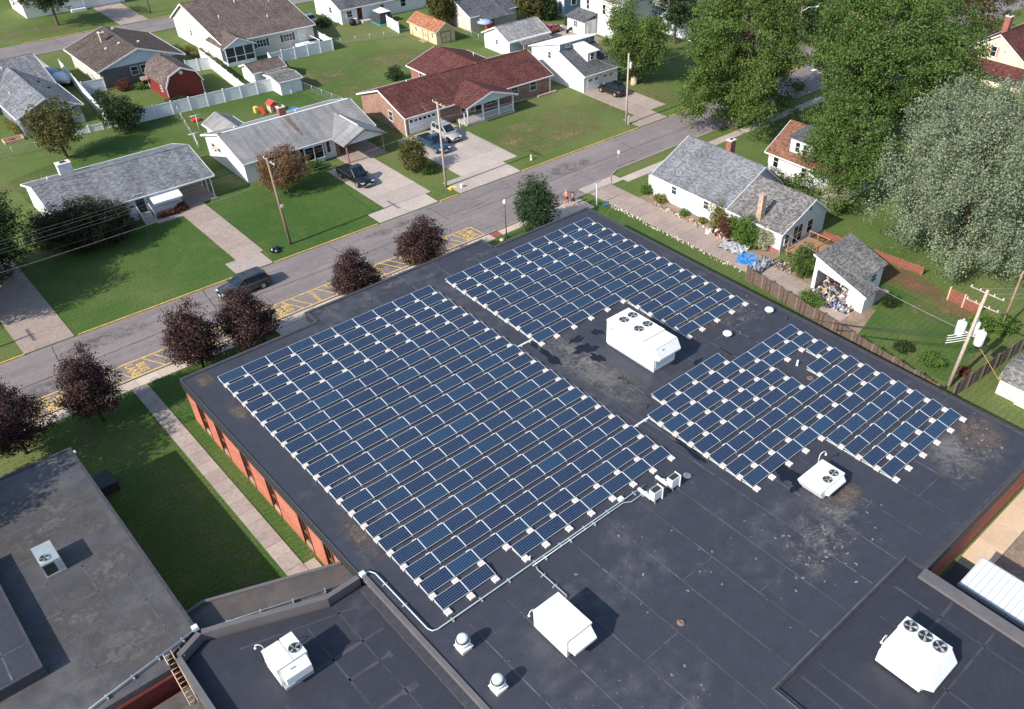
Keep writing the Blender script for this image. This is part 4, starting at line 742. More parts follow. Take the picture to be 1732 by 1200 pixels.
def gable(root, x0, x1, y0, y1, zE, zR, axis='x', over=.45, wall='white_siding', roof='shingle_grey', trim='white_trim', z0=0.0, rk=.3, ridge=None, gwall=None, wall_name='wall', ext=0.0):
    "axis = ridge direction; eaves overhang by `over`, rakes by rk; returns the roof part"
    if axis == 'x': a0, a1, b0, b1 = x0, x1, y0, y1
    else: a0, a1, b0, b1 = y0, y1, x0, x1
    bm = (b0 + b1) / 2 if ridge is None else ridge; aw = a1; a1 = a1 + ext
    MB().prism([(b0, z0), (b1, z0), (b1, zE - .02), (bm, zR - .14), (b0, zE - .02)], axis, a0, aw).build(wall_name, wall, root)
    sl0 = (zR - zE) / (bm - b0); sl1 = (zR - zE) / (b1 - bm); th = .12
    e0 = (b0 - over, zE - over * sl0); e1 = (b1 + over, zE - over * sl1)
    r = MB().prism([e0, (bm, zR), e1, (e1[0], e1[1] - th), (bm, zR - th), (e0[0], e0[1] - th)], axis, a0 - rk, a1 + rk); ro = r.build('roof', roof, root)
    t = MB()      # white edge boards: rakes at both ends and gutters
    for ax_, s in ((a0 - rk, -1), (a1 + rk, 1)):
        t.prism([(e0[0] - .02, e0[1] - .17), (e0[0] - .02, e0[1] + .015), (bm, zR + .015), (e1[0] + .02, e1[1] + .015), (e1[0] + .02, e1[1] - .17), (bm, zR - .2)], axis, ax_ + s * .003, ax_ + s * .05)
    def L(b, za, zb, d):
        if axis == 'x': t.box(a0 - rk, b, za, a1 + rk, b + d, zb)
        else: t.box(b, a0 - rk, za, b + d, a1 + rk, zb)
    L(e0[0] - .104, e0[1] - .15, e0[1] - .01, .1); L(e1[0] + .004, e1[1] - .15, e1[1] - .01, .1); t.build('trim', trim, ro)
    rc = MB()
    if axis == 'x': rc.box(a0 - rk, bm - .1, zR - .02, a1 + rk, bm + .1, zR + .03)
    else: rc.box(bm - .1, a0 - rk, zR - .02, bm + .1, a1 + rk, zR + .03)
    rc.build('ridge_cap', roof, ro); return ro
def chimney(parent, x, y, z0, z1, w, d, mat, cap='concrete_block'):
    o = MB().box(x - w / 2, y - d / 2, z0, x + w / 2, y + d / 2, z1).build('chimney', mat, parent); bx('cap', cap, o, x - w / 2 - .06, y - d / 2 - .06, z1 + .001, x + w / 2 + .06, y + d / 2 + .06, z1 + .09); bx('flue', 'dark_metal', o, x - w / 5, y - d / 5, z1 + .091, x + w / 5, y + d / 5, z1 + .2); return o
def roof_pipe(parent, x, y, z, h=.35, mat='white_metal'): return MB().cyl((x, y), .06, z - .1, z + h, 8).build('vent_pipe', mat, parent)
def H(name, label, x, y, cat='house'): return thing(name, label, cat, (x, y, 0))

# ------------------------------------------------------------------ white brick ranch with carport (left foreground)
h = H('house', 'low white brick house with a grey shingle roof, awning and carport', 8, 43)
ro = gable(h, .2, 12.6, 38.75, 49.5, 2.7, 4.35, 'x', .38, 'white_brick', 'shingle_grey', ext=3.85)
for v in (38.6, 40.2, 41.8, 43.4): MB().box(16.2, v - .05, 0, 16.3, v + .05, 2.6 + (v - 38.6) * .28).build('carport_post', 'white_trim', h)
chimney(ro, 4.4, 48.4, 2.4, 4.25, 1.4, .9, 'white_brick'); roof_pipe(ro, 2.0, 46.2, 3.8)
window(h, 'v', 38.75, 6.2, 1.35, 1.0, .9); window(h, 'v', 38.75, 2.4, 1.35, 1.6, .9, mull=2); dr = door(h, 'v', 38.75, 8.35, .75, .95, 2.0, 'dark_metal'); bx('mail_slot', 'dark_metal', h, 7.2, 38.71, 1.55, 7.6, 38.74, 1.7)
window(h, 'v', 38.75, 10.9, 1.15, 2.6, .85, mull=4); MB().box(9.2, 38.35, 0, 12.59, 38.74, .85).build('bay_base', 'white_brick', h)
aw = MB().prism([(38.6, 2.42), (37.45, 1.82), (37.45, 1.75), (38.6, 2.35)], 'x', 9.3, 12.5).build('awning', 'white_trim', h); m = MB()
for k in range(16): m.box(9.32 + k * .2, 37.435, 1.62, 9.42 + k * .2, 37.45, 1.80)
m.build('valance', 'mint_metal', aw)
st = MB()
for k in range(4): st.box(7.75, 37.05 + k * .32, .0, 8.95, 37.05 + (k + 1) * .32 - .002, .19 * (k + 1))
st.box(7.75, 38.33, 0, 8.95, 38.73, .76).build('steps', 'concrete', h)
for u in (7.72, 8.98): MB().tube([(u, 37.05, 1.0), (u, 38.35, 1.7), (u, 38.65, 1.7)], .04, 5).tube([(u, 37.05, 0), (u, 37.05, 1.0)], .04, 5).tube([(u, 38.35, .7), (u, 38.35, 1.7)], .04, 5).build('handrail', 'white_trim', h)

# ------------------------------------------------------------------ grey ranch with gabled carport
h = H('house', 'low house with a smooth grey roof, brick chimney and gabled carport', 29, 44)
ro = gable(h, 20.7, 32.6, 39.3, 49.6, 2.8, 4.5, 'x', .55, 'white_siding', 'shingle_smooth', ext=5.4)
MB().prism([(44.45, 4.52), (44.45, 4.56), (44.3, 4.5)], 'x', 21, 38).build('ridge_trim', 'white_trim', ro); bx('wall', 'white_siding', h, 32.61, 44.6, 0, 38.0, 49.55, 2.6)
gable(h, 22.4, 25.8, 47.6, 53.2, 2.7, 3.6, 'y', .3, 'white_siding', 'shingle_smooth')
cg = MB().prism([(31.9, 2.55), (35.0, 3.95), (38.15, 2.55), (38.15, 2.43), (35.0, 3.82), (31.9, 2.43)], 'y', 35.7, 44.0).build('carport_roof', 'shingle_smooth', h); MB().prism([(32.1, 2.4), (35.0, 3.75), (37.95, 2.4)], 'y', 36.2, 36.26).build('gable_board', 'white_siding', cg)
MB().prism([(31.85, 2.38), (31.85, 2.57), (35.0, 3.97), (38.2, 2.57), (38.2, 2.38), (35.0, 3.78)], 'y', 35.65, 35.697).build('trim', 'shingle_taupe', cg); MB().prism([(34.9, 3.97), (35.1, 3.97), (35.0, 4.02)], 'y', 37.2, 41.5).build('ridge_trim', 'white_trim', cg)
for u, v in ((32.5, 36.3), (37.6, 36.3), (37.6, 43.5), (32.75, 39.1)): MB().box(u - .08, v - .08, 0, u + .08, v + .08, 2.5).build('carport_post', 'deck_wood', h)
chimney(ro, 29.2, 45.3, 3.8, 5.3, .9, .7, 'red_brick'); MB().face([(28.85, 44.3, 4.462), (29.5, 44.3, 4.462), (29.4, 40.6, 3.232), (29.0, 40.6, 3.232)]).build('rust_streak', 'rust_stain', ro, fix=False)
bay = MB().prism([(27.6, 39.29), (28.1, 38.75), (30.6, 38.75), (31.1, 39.29)], 'z', .7, 2.3).build('bay_window', 'glass_dark', h); f = MB()
for u in (27.6, 28.1, 29.35, 30.6, 31.04): f.box(u - .05, 38.68 if 28 < u < 30.7 else 39.0, .65, u + .05, 38.745 if 28 < u < 30.7 else 39.06, 2.35)
f.box(28.1, 38.66, 2.3, 30.6, 38.745, 2.4).box(28.1, 38.64, .6, 30.6, 38.745, .7).build('frame', 'white_trim', bay); bx('base', 'white_siding', bay, 28.1, 38.78, 0, 30.6, 39.28, .69)
for u in (27.1, 31.6): bx('shutter', 'dark_red_wall', h, u - .2, 39.26, .8, u + .2, 39.295, 2.2)
window(h, 'v', 39.3, 22.9, 1.2, 1.2, 1.1); window(h, 'v', 39.3, 25.4, 1.2, 1.4, 1.1, mull=2); window(h, 'u', 20.7, 47.4, 1.3, 1.0, 1.0); MB().box(19.95, 45.6, 2.2, 20.66, 46.6, 2.25).build('side_awning', 'stump_wood', h); window(h, 'u', 22.4, 51.5, 1.3, 1.0, 1.0); roof_pipe(ro, 23.4, 46.6, 3.6); roof_pipe(ro, 31.5, 46.4, 3.8)

# ------------------------------------------------------------------ red-roofed brick ranch
h = H('house', 'long brick house with a dark red shingle roof and white porch gable', 55, 44)
ro = gable(h, 42.7, 67.7, 38.9, 49.5, 2.75, 4.65, 'x', .6, 'brown_brick', 'shingle_red', rk=.35)
rr = gable(h, 54.4, 64.4, 45.7, 55.0, 2.72, 4.28, 'y', .5, 'red_brick', 'shingle_red', z0=.01, wall_name='rear_wall')
bx('side_wall_lit', 'brown_brick', h, 42.66, 38.95, 0, 42.695, 49.45, 2.7)
pg = MB().prism([(50.3, 2.62), (54.7, 3.95), (59.1, 2.62), (59.1, 2.5), (54.7, 3.83), (50.3, 2.5)], 'y', 35.6, 41.5).build('porch_roof', 'shingle_red', h); MB().prism([(50.6, 2.5), (54.7, 3.78), (58.8, 2.5)], 'y', 36.0, 36.06).build('gable_board', 'pale_blue_siding', pg); MB().prism([(50.2, 2.42), (50.2, 2.64), (54.7, 3.99), (59.2, 2.64), (59.2, 2.42), (54.7, 3.78)], 'y', 35.55, 35.597).build('trim', 'white_trim', pg)
bx('porch_floor', 'concrete', h, 50.6, 36.0, 0, 58.8, 38.88, .3)
for u in (50.8, 53.4, 56.1, 58.6): bx('porch_post', 'white_trim', h, u - .08, 36.05, .301, u + .08, 36.2, 2.5)
for a, b in ((50.88, 53.32), (53.48, 56.02), (56.18, 58.52)):
    m = MB().box(a, 36.09, 1.15, b, 36.15, 1.22).box(a, 36.09, .42, b, 36.15, .48); k = a + .08
    while k < b: m.box(k, 36.105, .481, k + .035, 36.135, 1.149); k += .14
    m.build('railing', 'white_trim', h)
m = MB().box(50.2, 36.1, .3, 50.3, 36.2, 1.9).box(49.2, 35.9, 0, 49.3, 36.0, 1.5); 
for a in (0, 1): m.tube([(49.25, 35.95, .3 + a * .9), (50.25, 36.15, 1.2 - a * .9)], .03, 4)
m.build('lattice', 'white_trim', h); garage_door(h, 'v', 38.9, 45.75, .05, 5.0, 2.25, 4, 7)
window(h, 'v', 38.9, 61.2, .95, 1.1, 1.3); window(h, 'v', 38.9, 64.6, .95, 1.1, 1.3); window(h, 'v', 38.9, 52.4, .9, 1.4, 1.3, pane='glass_dark'); door(h, 'v', 38.9, 54.6, .31, 1.0, 2.05, 'dark_metal'); window(h, 'v', 38.9, 56.9, .9, 1.6, 1.3, mull=2, pane='glass_dark'); window(h, 'u', 42.66, 42.2, 1.1, .9, 1.2)
MB().box(42.3, 38.25, 0, 42.45, 38.4, 2.5).build('downpipe', 'white_trim', h); MB().box(67.65, 38.7, 0, 67.8, 38.86, 2.6).build('downpipe', 'white_trim', h); window(h, 'u', 54.4, 51.6, .9, 2.2, 1.4, mull=3, pane='glass_dark'); bx('planter_wall', 'tan_stone', h, 64.8, 37.9, 0, 68.3, 38.2, .3); roof_pipe(rr, 62.6, 50.2, 3.4, .5); roof_pipe(ro, 48, 46, 3.9)

# ------------------------------------------------------------------ white two-storey garage house with dormer
h = H('house', 'white garage house with two doors, a small dormer and a black car in front', 74.6, 40)
MB().prism([(35.0, 0), (46.8, 0), (46.8, 3.9), (40.3, 5.75), (40.3, 4.72), (35.0, 2.72)], 'x', 71.1, 78.0).build('wall', 'white_siding', h)
ro = MB().prism([(34.5, 2.60), (40.28, 4.80), (40.28, 4.68), (34.5, 2.48)], 'x', 70.8, 78.3).build('roof', 'shingle_dark', h); MB().box(70.75, 34.39, 2.42, 78.35, 34.495, 2.58).prism([(34.45, 2.4), (34.45, 2.62), (40.28, 4.83), (40.28, 4.6)], 'x', 70.74, 70.795).build('trim', 'white_trim', ro)
MB().prism([(39.95, 5.80), (40.3, 5.9), (47.3, 3.95), (47.3, 3.82), (40.3, 5.77)], 'x', 70.8, 78.3).build('rear_roof', 'white_trim', h)
bx('upper_wall', 'blue_siding', h, 71.05, 40.2, 4.84, 78.05, 40.26, 5.70)
for u in (72.6, 76.6): window(h, 'v', 40.2, u, 5.1, .75, .42)
dm = MB().prism([(36.9, 3.5), (36.9, 4.85), (40.19, 5.25), (40.19, 4.8), ], 'x', 73.6, 75.4).build('dormer', 'white_siding', h); MB().prism([(36.5, 4.87), (36.5, 4.95), (40.19, 5.40), (40.19, 5.32)], 'x', 73.35, 75.65).build('dormer_roof', 'white_trim', dm); window(h, 'v', 36.9, 74.5, 3.75, .6, .85, pane='glass_dark')
for u in (73.0, 76.0): garage_door(h, 'v', 35.0, u, .05, 2.5, 2.1, 4, 2, 'white_trim')
door(h, 'v', 35.0, 77.6, .05, .6, 2.0); window(h, 'u', 71.1, 42.6, 3.2, .6, .9)

# ------------------------------------------------------------------ pale blue garage behind
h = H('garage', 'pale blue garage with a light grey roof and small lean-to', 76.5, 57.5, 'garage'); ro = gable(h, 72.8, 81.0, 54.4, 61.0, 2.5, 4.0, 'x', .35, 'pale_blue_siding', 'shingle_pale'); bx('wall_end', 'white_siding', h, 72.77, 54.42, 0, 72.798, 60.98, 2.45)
window(h, 'v', 54.4, 76.8, 1.2, .8, .7); window(h, 'v', 54.4, 80.0, 1.2, .5, .7); window(h, 'u', 72.77, 57.6, 1.3, .5, .7); MB().prism([(52.6, 1.9), (54.39, 2.3), (54.39, 2.38), (52.6, 1.98)], 'x', 74.2, 80.6).build('lean_to_roof', 'shingle_taupe', h); MB().box(74.3, 52.7, 0, 80.5, 52.8, 1.85).build('lean_to_wall', 'tan_siding', h); MB().prism([(54.1, 2.35), (54.39, 2.35), (54.39, 2.46), (54.1, 2.42)], 'x', 72.5, 81.2).build('gutter', 'white_trim', ro)

# ------------------------------------------------------------------ tan shed, orange roof
h = H('garden_shed', 'tan garden shed with an orange shingle roof and brown double doors', 69.2, 70.5, 'shed'); ro = gable(h, 67.3, 71.0, 66.8, 74.6, 2.15, 3.3, 'y', .2, 'tan_siding', 'shingle_orange', 'tan_siding')
door(h, 'v', 66.8, 69.2, .1, 1.9, 1.75, 'tan_siding', [(-.9, -.82, 0, 1.7, 'door_brown'), (.82, .9, 0, 1.7, 'door_brown'), (-.04, .04, 0, 1.7, 'door_brown'), (-.82, .82, 1.6, 1.7, 'door_brown'), (-.82, .82, .0, .1, 'door_brown'), (-.82, .82, .75, .84, 'door_brown')], 'door_brown')
door(h, 'u', 67.3, 69.9, .1, 1.5, 1.75, 'tan_siding', [(-.72, -.64, 0, 1.7, 'door_brown'), (.64, .72, 0, 1.7, 'door_brown'), (-.04, .04, 0, 1.7, 'door_brown'), (-.64, .64, 1.6, 1.7, 'door_brown'), (-.64, .64, .75, .84, 'door_brown')], 'door_brown')
for v in (67.9, 72.6): window(h, 'u', 67.3, v, .95, .4, .7, pane='glass_dark')
bx('step', 'concrete_tan', h, 66.3, 69.1, 0, 67.2, 70.7, .09)

# ------------------------------------------------------------------ top row of houses
h = H('house', 'white house with a grey roof behind the screened tent', 66, 89); ro = gable(h, 61.0, 78.5, 86.0, 95.0, 2.7, 4.6, 'x', .4, 'white_siding', 'shingle_dark'); window(h, 'v', 86.0, 62.6, 1.0, 1.0, 1.0); door(h, 'v', 86.0, 64.6, .3, 1.0, 2.0, 'dark_red_wall'); window(h, 'v', 86.0, 69.2, 1.5, .8, .5); window(h, 'v', 86.0, 73.6, 1.0, 1.0, 1.2, pane='glass_dark'); window(h, 'u', 61.0, 89.5, 1.3, .8, .9); bx('patio_slab', 'stone', h, 64.2, 84.5, 0, 66.0, 85.95, .35); MB().box(62.6, 85.0, 0, 63.4, 85.6, .9).build('lawn_chair', 'white_trim', h) 
h = H('house', 'cream house end with a dark grey roof beside the tan shed', 80, 71); ro = gable(h, 75.9, 86, 68.9, 79.0, 2.6, 4.7, 'x', .35, 'cream_siding', 'shingle_dark'); bx('wall_end', 'cream_siding', h, 75.86, 69, 0, 75.898, 78.9, 2.55); MB().prism([(66.6, 2.0), (68.89, 2.55), (68.89, 2.63), (66.6, 2.08)], 'x', 77.6, 84).build('porch_roof', 'shingle_dark', h); bx('porch_edge', 'white_trim', h, 77.55, 66.5, 1.9, 77.6, 68.9, 2.0); MB().box(78.2, 66.9, 0, 79.2, 67.7, 1.1).build('red_chairs', 'red_plastic', h); door(h, 'v', 68.9, 80.5, .2, 1, 2, 'dark_metal')
pu = thing('patio_umbrella', 'pale blue patio umbrella by the grey roofed porch', 'umbrella', (77.0, 66.2, 0)); MB().lathe((77, 66.2, 2.0), [(1.5, 0), (.8, .3), (.05, .5)], 8).build('canopy', 'boat_cover', pu); MB().cyl((77, 66.2), .03, 0, 2.1, 6).build('pole', 'galv', pu)
# blue house, white two-storey house
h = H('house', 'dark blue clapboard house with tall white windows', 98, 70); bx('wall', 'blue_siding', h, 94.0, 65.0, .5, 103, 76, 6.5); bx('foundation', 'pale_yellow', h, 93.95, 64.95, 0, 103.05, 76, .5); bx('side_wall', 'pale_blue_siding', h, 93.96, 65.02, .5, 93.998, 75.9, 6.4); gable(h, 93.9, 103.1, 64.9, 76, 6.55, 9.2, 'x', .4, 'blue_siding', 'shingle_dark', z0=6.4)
for u in (96.3, 101.4): window(h, 'v', 65.0, u, 1.8, 1.1, 2.0)
window(h, 'v', 65.0, 96.3, 4.6, 1.0, 1.5); window(h, 'v', 65.0, 101.0, 4.6, 1.0, 1.5)
for v in (68.6, 71.2): window(h, 'u', 93.95, v, 1.8, .9, 2.0)
door(h, 'u', 93.96, 66.0, .5, .9, 2.1, 'grey_siding')
h = H('house', 'tall plain white house with a small lean-to behind the leafy tree', 95.5, 53); bx('wall', 'white_siding', h, 92.0, 48.0, 0, 99, 58.5, 6.0); gable(h, 92, 99, 48, 58.5, 6.0, 8.4, 'y', .3, 'white_siding', 'shingle_taupe', z0=5.9); window(h, 'u', 92.0, 52.6, 3.6, .7, 1.5, pane='glass_dark'); window(h, 'u', 92.0, 56.6, 3.6, .7, 1.5)
MB().box(89.2, 54.4, 0, 91.99, 58.8, 2.45).build('lean_to', 'white_siding', h); MB().prism([(88.8, 2.46), (91.99, 3.3), (91.99, 3.38), (88.8, 2.56)], 'y', 54.1, 59.1).build('lean_to_roof', 'shingle_dark', h); window(h, 'u', 89.2, 56.7, 1.2, .8, .9, mull=2); door(h, 'v', 54.4, 90.4, .1, .8, 2.0, 'mint_siding'); MB().box(88.7, 58.85, .9, 89.1, 59.2, 2.4).build('wall_meter', 'dark_metal', h)
h = H('house', 'pale blue house with a broad grey roof partly hidden behind the maple', 105, 47); bx('wall', 'pale_blue_siding', h, 101.5, 40, 0, 112, 52, 3.2); gable(h, 101.5, 112, 40, 52, 3.0, 5.4, 'y', .4, 'pale_blue_siding', 'shingle_pale', z0=2.9); window(h, 'u', 101.5, 46, 1.2, 1, 1.2)
h = H('house', 'white house on the far side of the back street behind a tree', 30, 126); gable(h, 21.5, 38.0, 123.0, 131, 2.7, 4.6, 'x', .5, 'white_siding', 'shingle_dark'); window(h, 'v', 123.0, 24.5, 1.1, 1.4, 1.1); window(h, 'v', 123, 27.5, 1.1, 1.0, 1.1); garage_door(h, 'v', 123.0, 35.4, .05, 3.8, 2.1, 4, 0); bx('porch', 'white_trim', h, 28.5, 121.9, 0, 31.0, 122.9, .4)
for u in (28.6, 30.8): bx('porch_post', 'white_trim', h, u, 122, .41, u + .1, 122.1, 2.4)

# ------------------------------------------------------------------ grey house, brown house, barn, beige house (back row)
h = H('house', 'grey house with two crossing grey gables beside a covered boat', 8, 80); ro = gable(h, -2, 13.0, 80.5, 94, 2.6, 4.7, 'x', .4, 'grey_siding', 'shingle_grey'); ro2 = gable(h, 5.7, 13.0, 70.5, 84.6, 2.55, 4.2, 'y', .4, 'grey_siding', 'shingle_grey', z0=.01); bx('brick_base', 'grey_paint', h, 5.66, 70.46, 0, 13.04, 70.5, 1.2); bx('band', 'white_trim', h, 5.6, 70.44, 2.4, 13.1, 70.49, 2.55)
window(h, 'v', 70.5, 8.0, 1.3, 1.4, .9); window(h, 'v', 70.5, 11.2, 1.3, 1.4, .9); bx('box_vent', 'dark_metal', ro2, 10.6, 77.5, 3.85, 10.95, 77.8, 4.05); bx('box_vent', 'dark_metal', ro2, 11.0, 74.8, 3.7, 11.35, 75.1, 3.9); roof_pipe(ro2, 7.0, 77.6, 3.1); roof_pipe(ro, 8.5, 85.0, 4.1)
h = H('house', 'brown roofed house with a pale blue gable over dark slate siding', 25.3, 86); ro = gable(h, 19.3, 31.0, 80.9, 93.2, 2.75, 4.75, 'y', .5, 'slate_siding', 'shingle_umber', rk=.6); MB().prism([(19.4, 2.6), (25.1, 4.6), (30.9, 2.6)], 'y', 80.84, 80.895).build('gable_panel', 'pale_blue_siding', h)
for u in (24.0, 25.4): window(h, 'v', 80.9, u, 1.1, .95, 1.1)
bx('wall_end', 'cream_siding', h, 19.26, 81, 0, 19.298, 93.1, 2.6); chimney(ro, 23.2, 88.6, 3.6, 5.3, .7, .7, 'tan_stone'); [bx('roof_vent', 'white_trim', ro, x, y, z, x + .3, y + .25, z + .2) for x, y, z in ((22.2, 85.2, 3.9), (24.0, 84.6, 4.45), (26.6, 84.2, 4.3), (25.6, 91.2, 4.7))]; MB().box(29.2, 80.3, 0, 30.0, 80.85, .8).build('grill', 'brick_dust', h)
ac = thing('outdoor_ac_unit', 'small grey outdoor air unit beside the slate sided wall', 'air unit', (24.6, 79.6, 0)); MB().box(24.1, 79.2, 0, 25.1, 80.1, .85).build('cabinet', 'dark_metal', ac); bx('top', 'galv', ac, 24.08, 79.18, .851, 25.12, 80.12, .9)
h = H('barn_shed', 'dark red barn shed with a brown gambrel roof', 26.8, 73, 'shed'); prof = [(24.1, 2.1), (24.9, 3.55), (26.8, 4.35), (28.7, 3.55), (29.5, 2.1)]
MB().prism([(24.3, 0), (24.3, 2.0), (25.0, 3.42), (26.8, 4.2), (28.6, 3.42), (29.3, 2.0), (29.3, 0)], 'y', 70.2, 77.2).build('wall', 'barn_red', h); ro = MB().prism(prof + [(29.45, 2.0), (28.65, 3.43), (26.8, 4.21), (24.95, 3.43), (24.15, 2.0)], 'y', 69.8, 77.5).build('roof', 'shingle_brown', h)
MB().prism([(24.04, 2.02), (24.86, 3.56), (26.8, 4.38), (28.74, 3.56), (29.56, 2.02), (29.4, 2.0), (28.6, 3.4), (26.8, 4.16), (25.0, 3.4), (24.2, 2.0)], 'y', 69.72, 69.795).build('trim', 'white_trim', ro); MB().cyl((26.8, 76.2), .12, 4.2, 4.7, 8).build('flue', 'dark_metal', ro); MB().prism([(26.8 + .26 * math.cos(k * math.pi / 4 + .39), 3.55 + .26 * math.sin(k * math.pi / 4 + .39)) for k in range(8)], 'y', 70.16, 70.195).build('gable_vent', 'white_trim', h)
for v in (70.2, 77.17): bx('corner_trim', 'white_trim', h, 24.24, v - .03, 0, 24.34, v + .06, 2.0)
bx('corner_trim', 'white_trim', h, 29.26, 70.14, 0, 29.36, 70.22, 2.0); window(h, 'u', 24.3, 72.2, 1.0, .6, .7); bx('side_canopy', 'deck_wood', h, 23.3, 76.3, 1.5, 24.2, 77.4, 1.6)
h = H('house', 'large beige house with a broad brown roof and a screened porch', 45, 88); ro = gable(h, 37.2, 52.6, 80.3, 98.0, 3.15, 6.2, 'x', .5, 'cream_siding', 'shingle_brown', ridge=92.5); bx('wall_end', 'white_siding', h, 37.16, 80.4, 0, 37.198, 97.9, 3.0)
for u in (43.5, 48.0): window(h, 'v', 80.3, u, 1.3, 1.5, 1.0, mull=3, shutters='dark_metal')
door(h, 'v', 80.3, 50.4, .4, 1.0, 2.1, 'mint_siding'); window(h, 'u', 37.16, 91.5, 1.5, .6, .9)
pr_ = MB().prism([(36.5, 2.7), (39.1, 3.95), (41.7, 2.7), (41.7, 2.6), (39.1, 3.83), (36.5, 2.6)], 'y', 78.2, 84.5).build('porch_roof', 'shingle_brown', h); MB().prism([(36.9, 2.62), (39.1, 3.75), (41.3, 2.62)], 'y', 78.5, 78.56).build('gable_board', 'pale_blue_siding', pr_); MB().prism([(36.42, 2.55), (36.42, 2.72), (39.1, 3.98), (41.78, 2.72), (41.78, 2.55), (39.1, 3.8)], 'y', 78.12, 78.195).build('trim', 'white_trim', pr_); bx('porch_base', 'white_trim', h, 36.8, 78.5, 0, 41.4, 80.28, .5)
for u in (36.85, 38.3, 39.8, 41.3): bx('porch_post', 'white_trim', h, u - .06, 78.5, .501, u + .06, 78.62, 2.6)
bx('screen', 'screen_mesh', h, 36.92, 78.58, .51, 41.24, 78.6, 2.58); bx('screen', 'screen_mesh', h, 36.83, 78.7, .51, 36.85, 80.25, 2.58); bx('rail', 'white_trim', h, 36.9, 78.54, 1.25, 41.3, 78.575, 1.33)
for x, y in ((40.2, 86.4), (47.0, 84.0), (44.6, 89.8), (49.8, 88.5), (52.2, 90.2)): roof_pipe(ro, x, y, 3.2 + (y - 80) * .245, .45)
m = MB().box(48.8, 76.6, 0, 51.6, 80.2, .75); 
for k in range(3): m.box(47.9 + k * .3, 77.5, 0, 48.2 + k * .3 - .002, 79, .2 + k * .2)
m.build('deck', 'white_trim', h); m = MB()
for x0_, y0_, x1_, y1_ in ((48.8, 76.6, 51.6, 76.66), (48.8, 76.6, 48.86, 77.4), (51.54, 76.6, 51.6, 80.2)): m.box(x0_, y0_, 1.5, x1_, y1_, 1.58)
for k in range(16): m.box(48.82 + k * .18, 76.61, .76, 48.86 + k * .18, 76.65, 1.49)
m.build('deck_rail', 'white_trim', h); sat = MB().lathe((0, 0, 0), [(.02, -.09), (.2, -.07), (.32, 0), (.3, 0.01), (.05, -.06)], 14).build('satellite_dish', 'white_trim', h); sat.location = (-7.3, 78.3 - 88, 3.6); sat.rotation_euler = (.8, 0, .6)

# ------------------------------------------------------------------ two little sheds by the white fence
h = H('garden_shed', 'small white shed with a brown roof inside the white fence corner', 38.6, 70.0, 'shed'); gable(h, 36.2, 41.0, 68.2, 72.2, 2.0, 2.75, 'x', .2, 'white_siding', 'shingle_brown'); bx('lean', 'shingle_taupe', h, 37.4, 67.0, 1.85, 40.6, 68.1, 1.92)
h = H('garden_shed', 'small white shed with a pale grey roof outside the white fence', 39, 64.4, 'shed'); gable(h, 37.2, 40.5, 62.4, 66.6, 1.95, 2.3, 'x', .12, 'white_siding', 'shingle_taupe'); bx('post', 'white_trim', h, 38.6, 62.3, 0, 38.75, 62.38, 1.5)

# ------------------------------------------------------------------ white house right of the array, with stone chimney
h = H('house', 'white house with a long grey roof and tan stone chimney beside the alley', 60.5, -4); ro = gable(h, 55.0, 64.6, -5.6, 5.3, 2.75, 5.6, 'y', .35, 'white_siding', 'shingle_grey', z0=0, rk=.3, ridge=61.0); ro2 = gable(h, 55.0, 63.0, -13.3, -5.61, 2.7, 4.9, 'y', .35, 'white_siding', 'shingle_taupe', rk=.35, ridge=60.0); bx('gable_wall', 'pale_blue_siding', h, 55.05, -13.36, 0, 62.95, -13.305, 2.65); MB().prism([(55.1, 2.66), (60.0, 4.78), (62.9, 2.66)], 'y', -13.36, -13.305).build('gable_panel', 'pale_blue_siding', h)
chimney(ro, 62.6, .5, 4.0, 6.2, .9, .7, 'red_brick'); ch = MB().loft([[(54.95, -10.35, 2.2), (55.75, -10.35, 2.2), (55.75, -9.65, 2.2), (54.95, -9.65, 2.2)], [(55.05, -10.25, 5.5), (55.65, -10.25, 5.5), (55.65, -9.75, 5.5), (55.05, -9.75, 5.5)]]).build('chimney', 'tan_stone', ro2); bx('cap', 'tan_stone', ch, 55.0, -10.3, 5.501, 55.7, -9.7, 5.62); MB().prism([(5.3, 2.2), (6.6, 2.1), (6.6, 2.18), (5.3, 2.55)], 'x', 55.2, 64.4).build('porch_roof', 'shingle_grey', h); bx('porch_wall', 'white_siding', h, 55.3, 5.31, 0, 55.4, 6.5, 2.1)
window(h, 'u', 55.0, 2.1, 1.3, .7, 1.0); window(h, 'u', 55.0, -2.8, 1.3, .7, 1.0); window(h, 'v', -13.36, 60.1, .9, 1.0, 1.5, pane='glass_dark'); window(h, 'v', -13.36, 57.9, .5, 1.6, 2.0, mull=2, pane='glass_dark'); window(h, 'v', -13.36, 56.0, .9, .7, 1.2, pane='glass_dark'); bx('gable_vent', 'dark_metal', h, 59.6, -13.39, 3.6, 59.85, -13.362, 4.1); sd_ = MB().lathe((0, 0, 0), [(.02, -.1), (.22, -.08), (.36, 0), (.34, .01), (.05, -.06)], 14).build('satellite_dish', 'galv', h); sd_.location = (55.6 - 60.5, -12.4 + 4, 3.2); sd_.rotation_euler = (.6, -.7, 0); bx('plinth', 'red_brick', h, 54.97, -13.3, 0, 54.998, -5.7, .5)
dk = thing('timber_deck', 'brown timber deck with steps behind the white house', 'deck', (57, -15.2, 0)); 
for k in range(10): bx('board', 'deck_wood', dk, 55.4 + k * .44, -16.6, .55, 55.4 + (k + 1) * .44 - .03, -13.7, .6)
for k in range(3): bx('step', 'deck_wood', dk, 54.2 + k * .38, -16.4, .0 + k * .18, 54.2 + (k + 1) * .38 - .05, -15.0, .06 + k * .18)
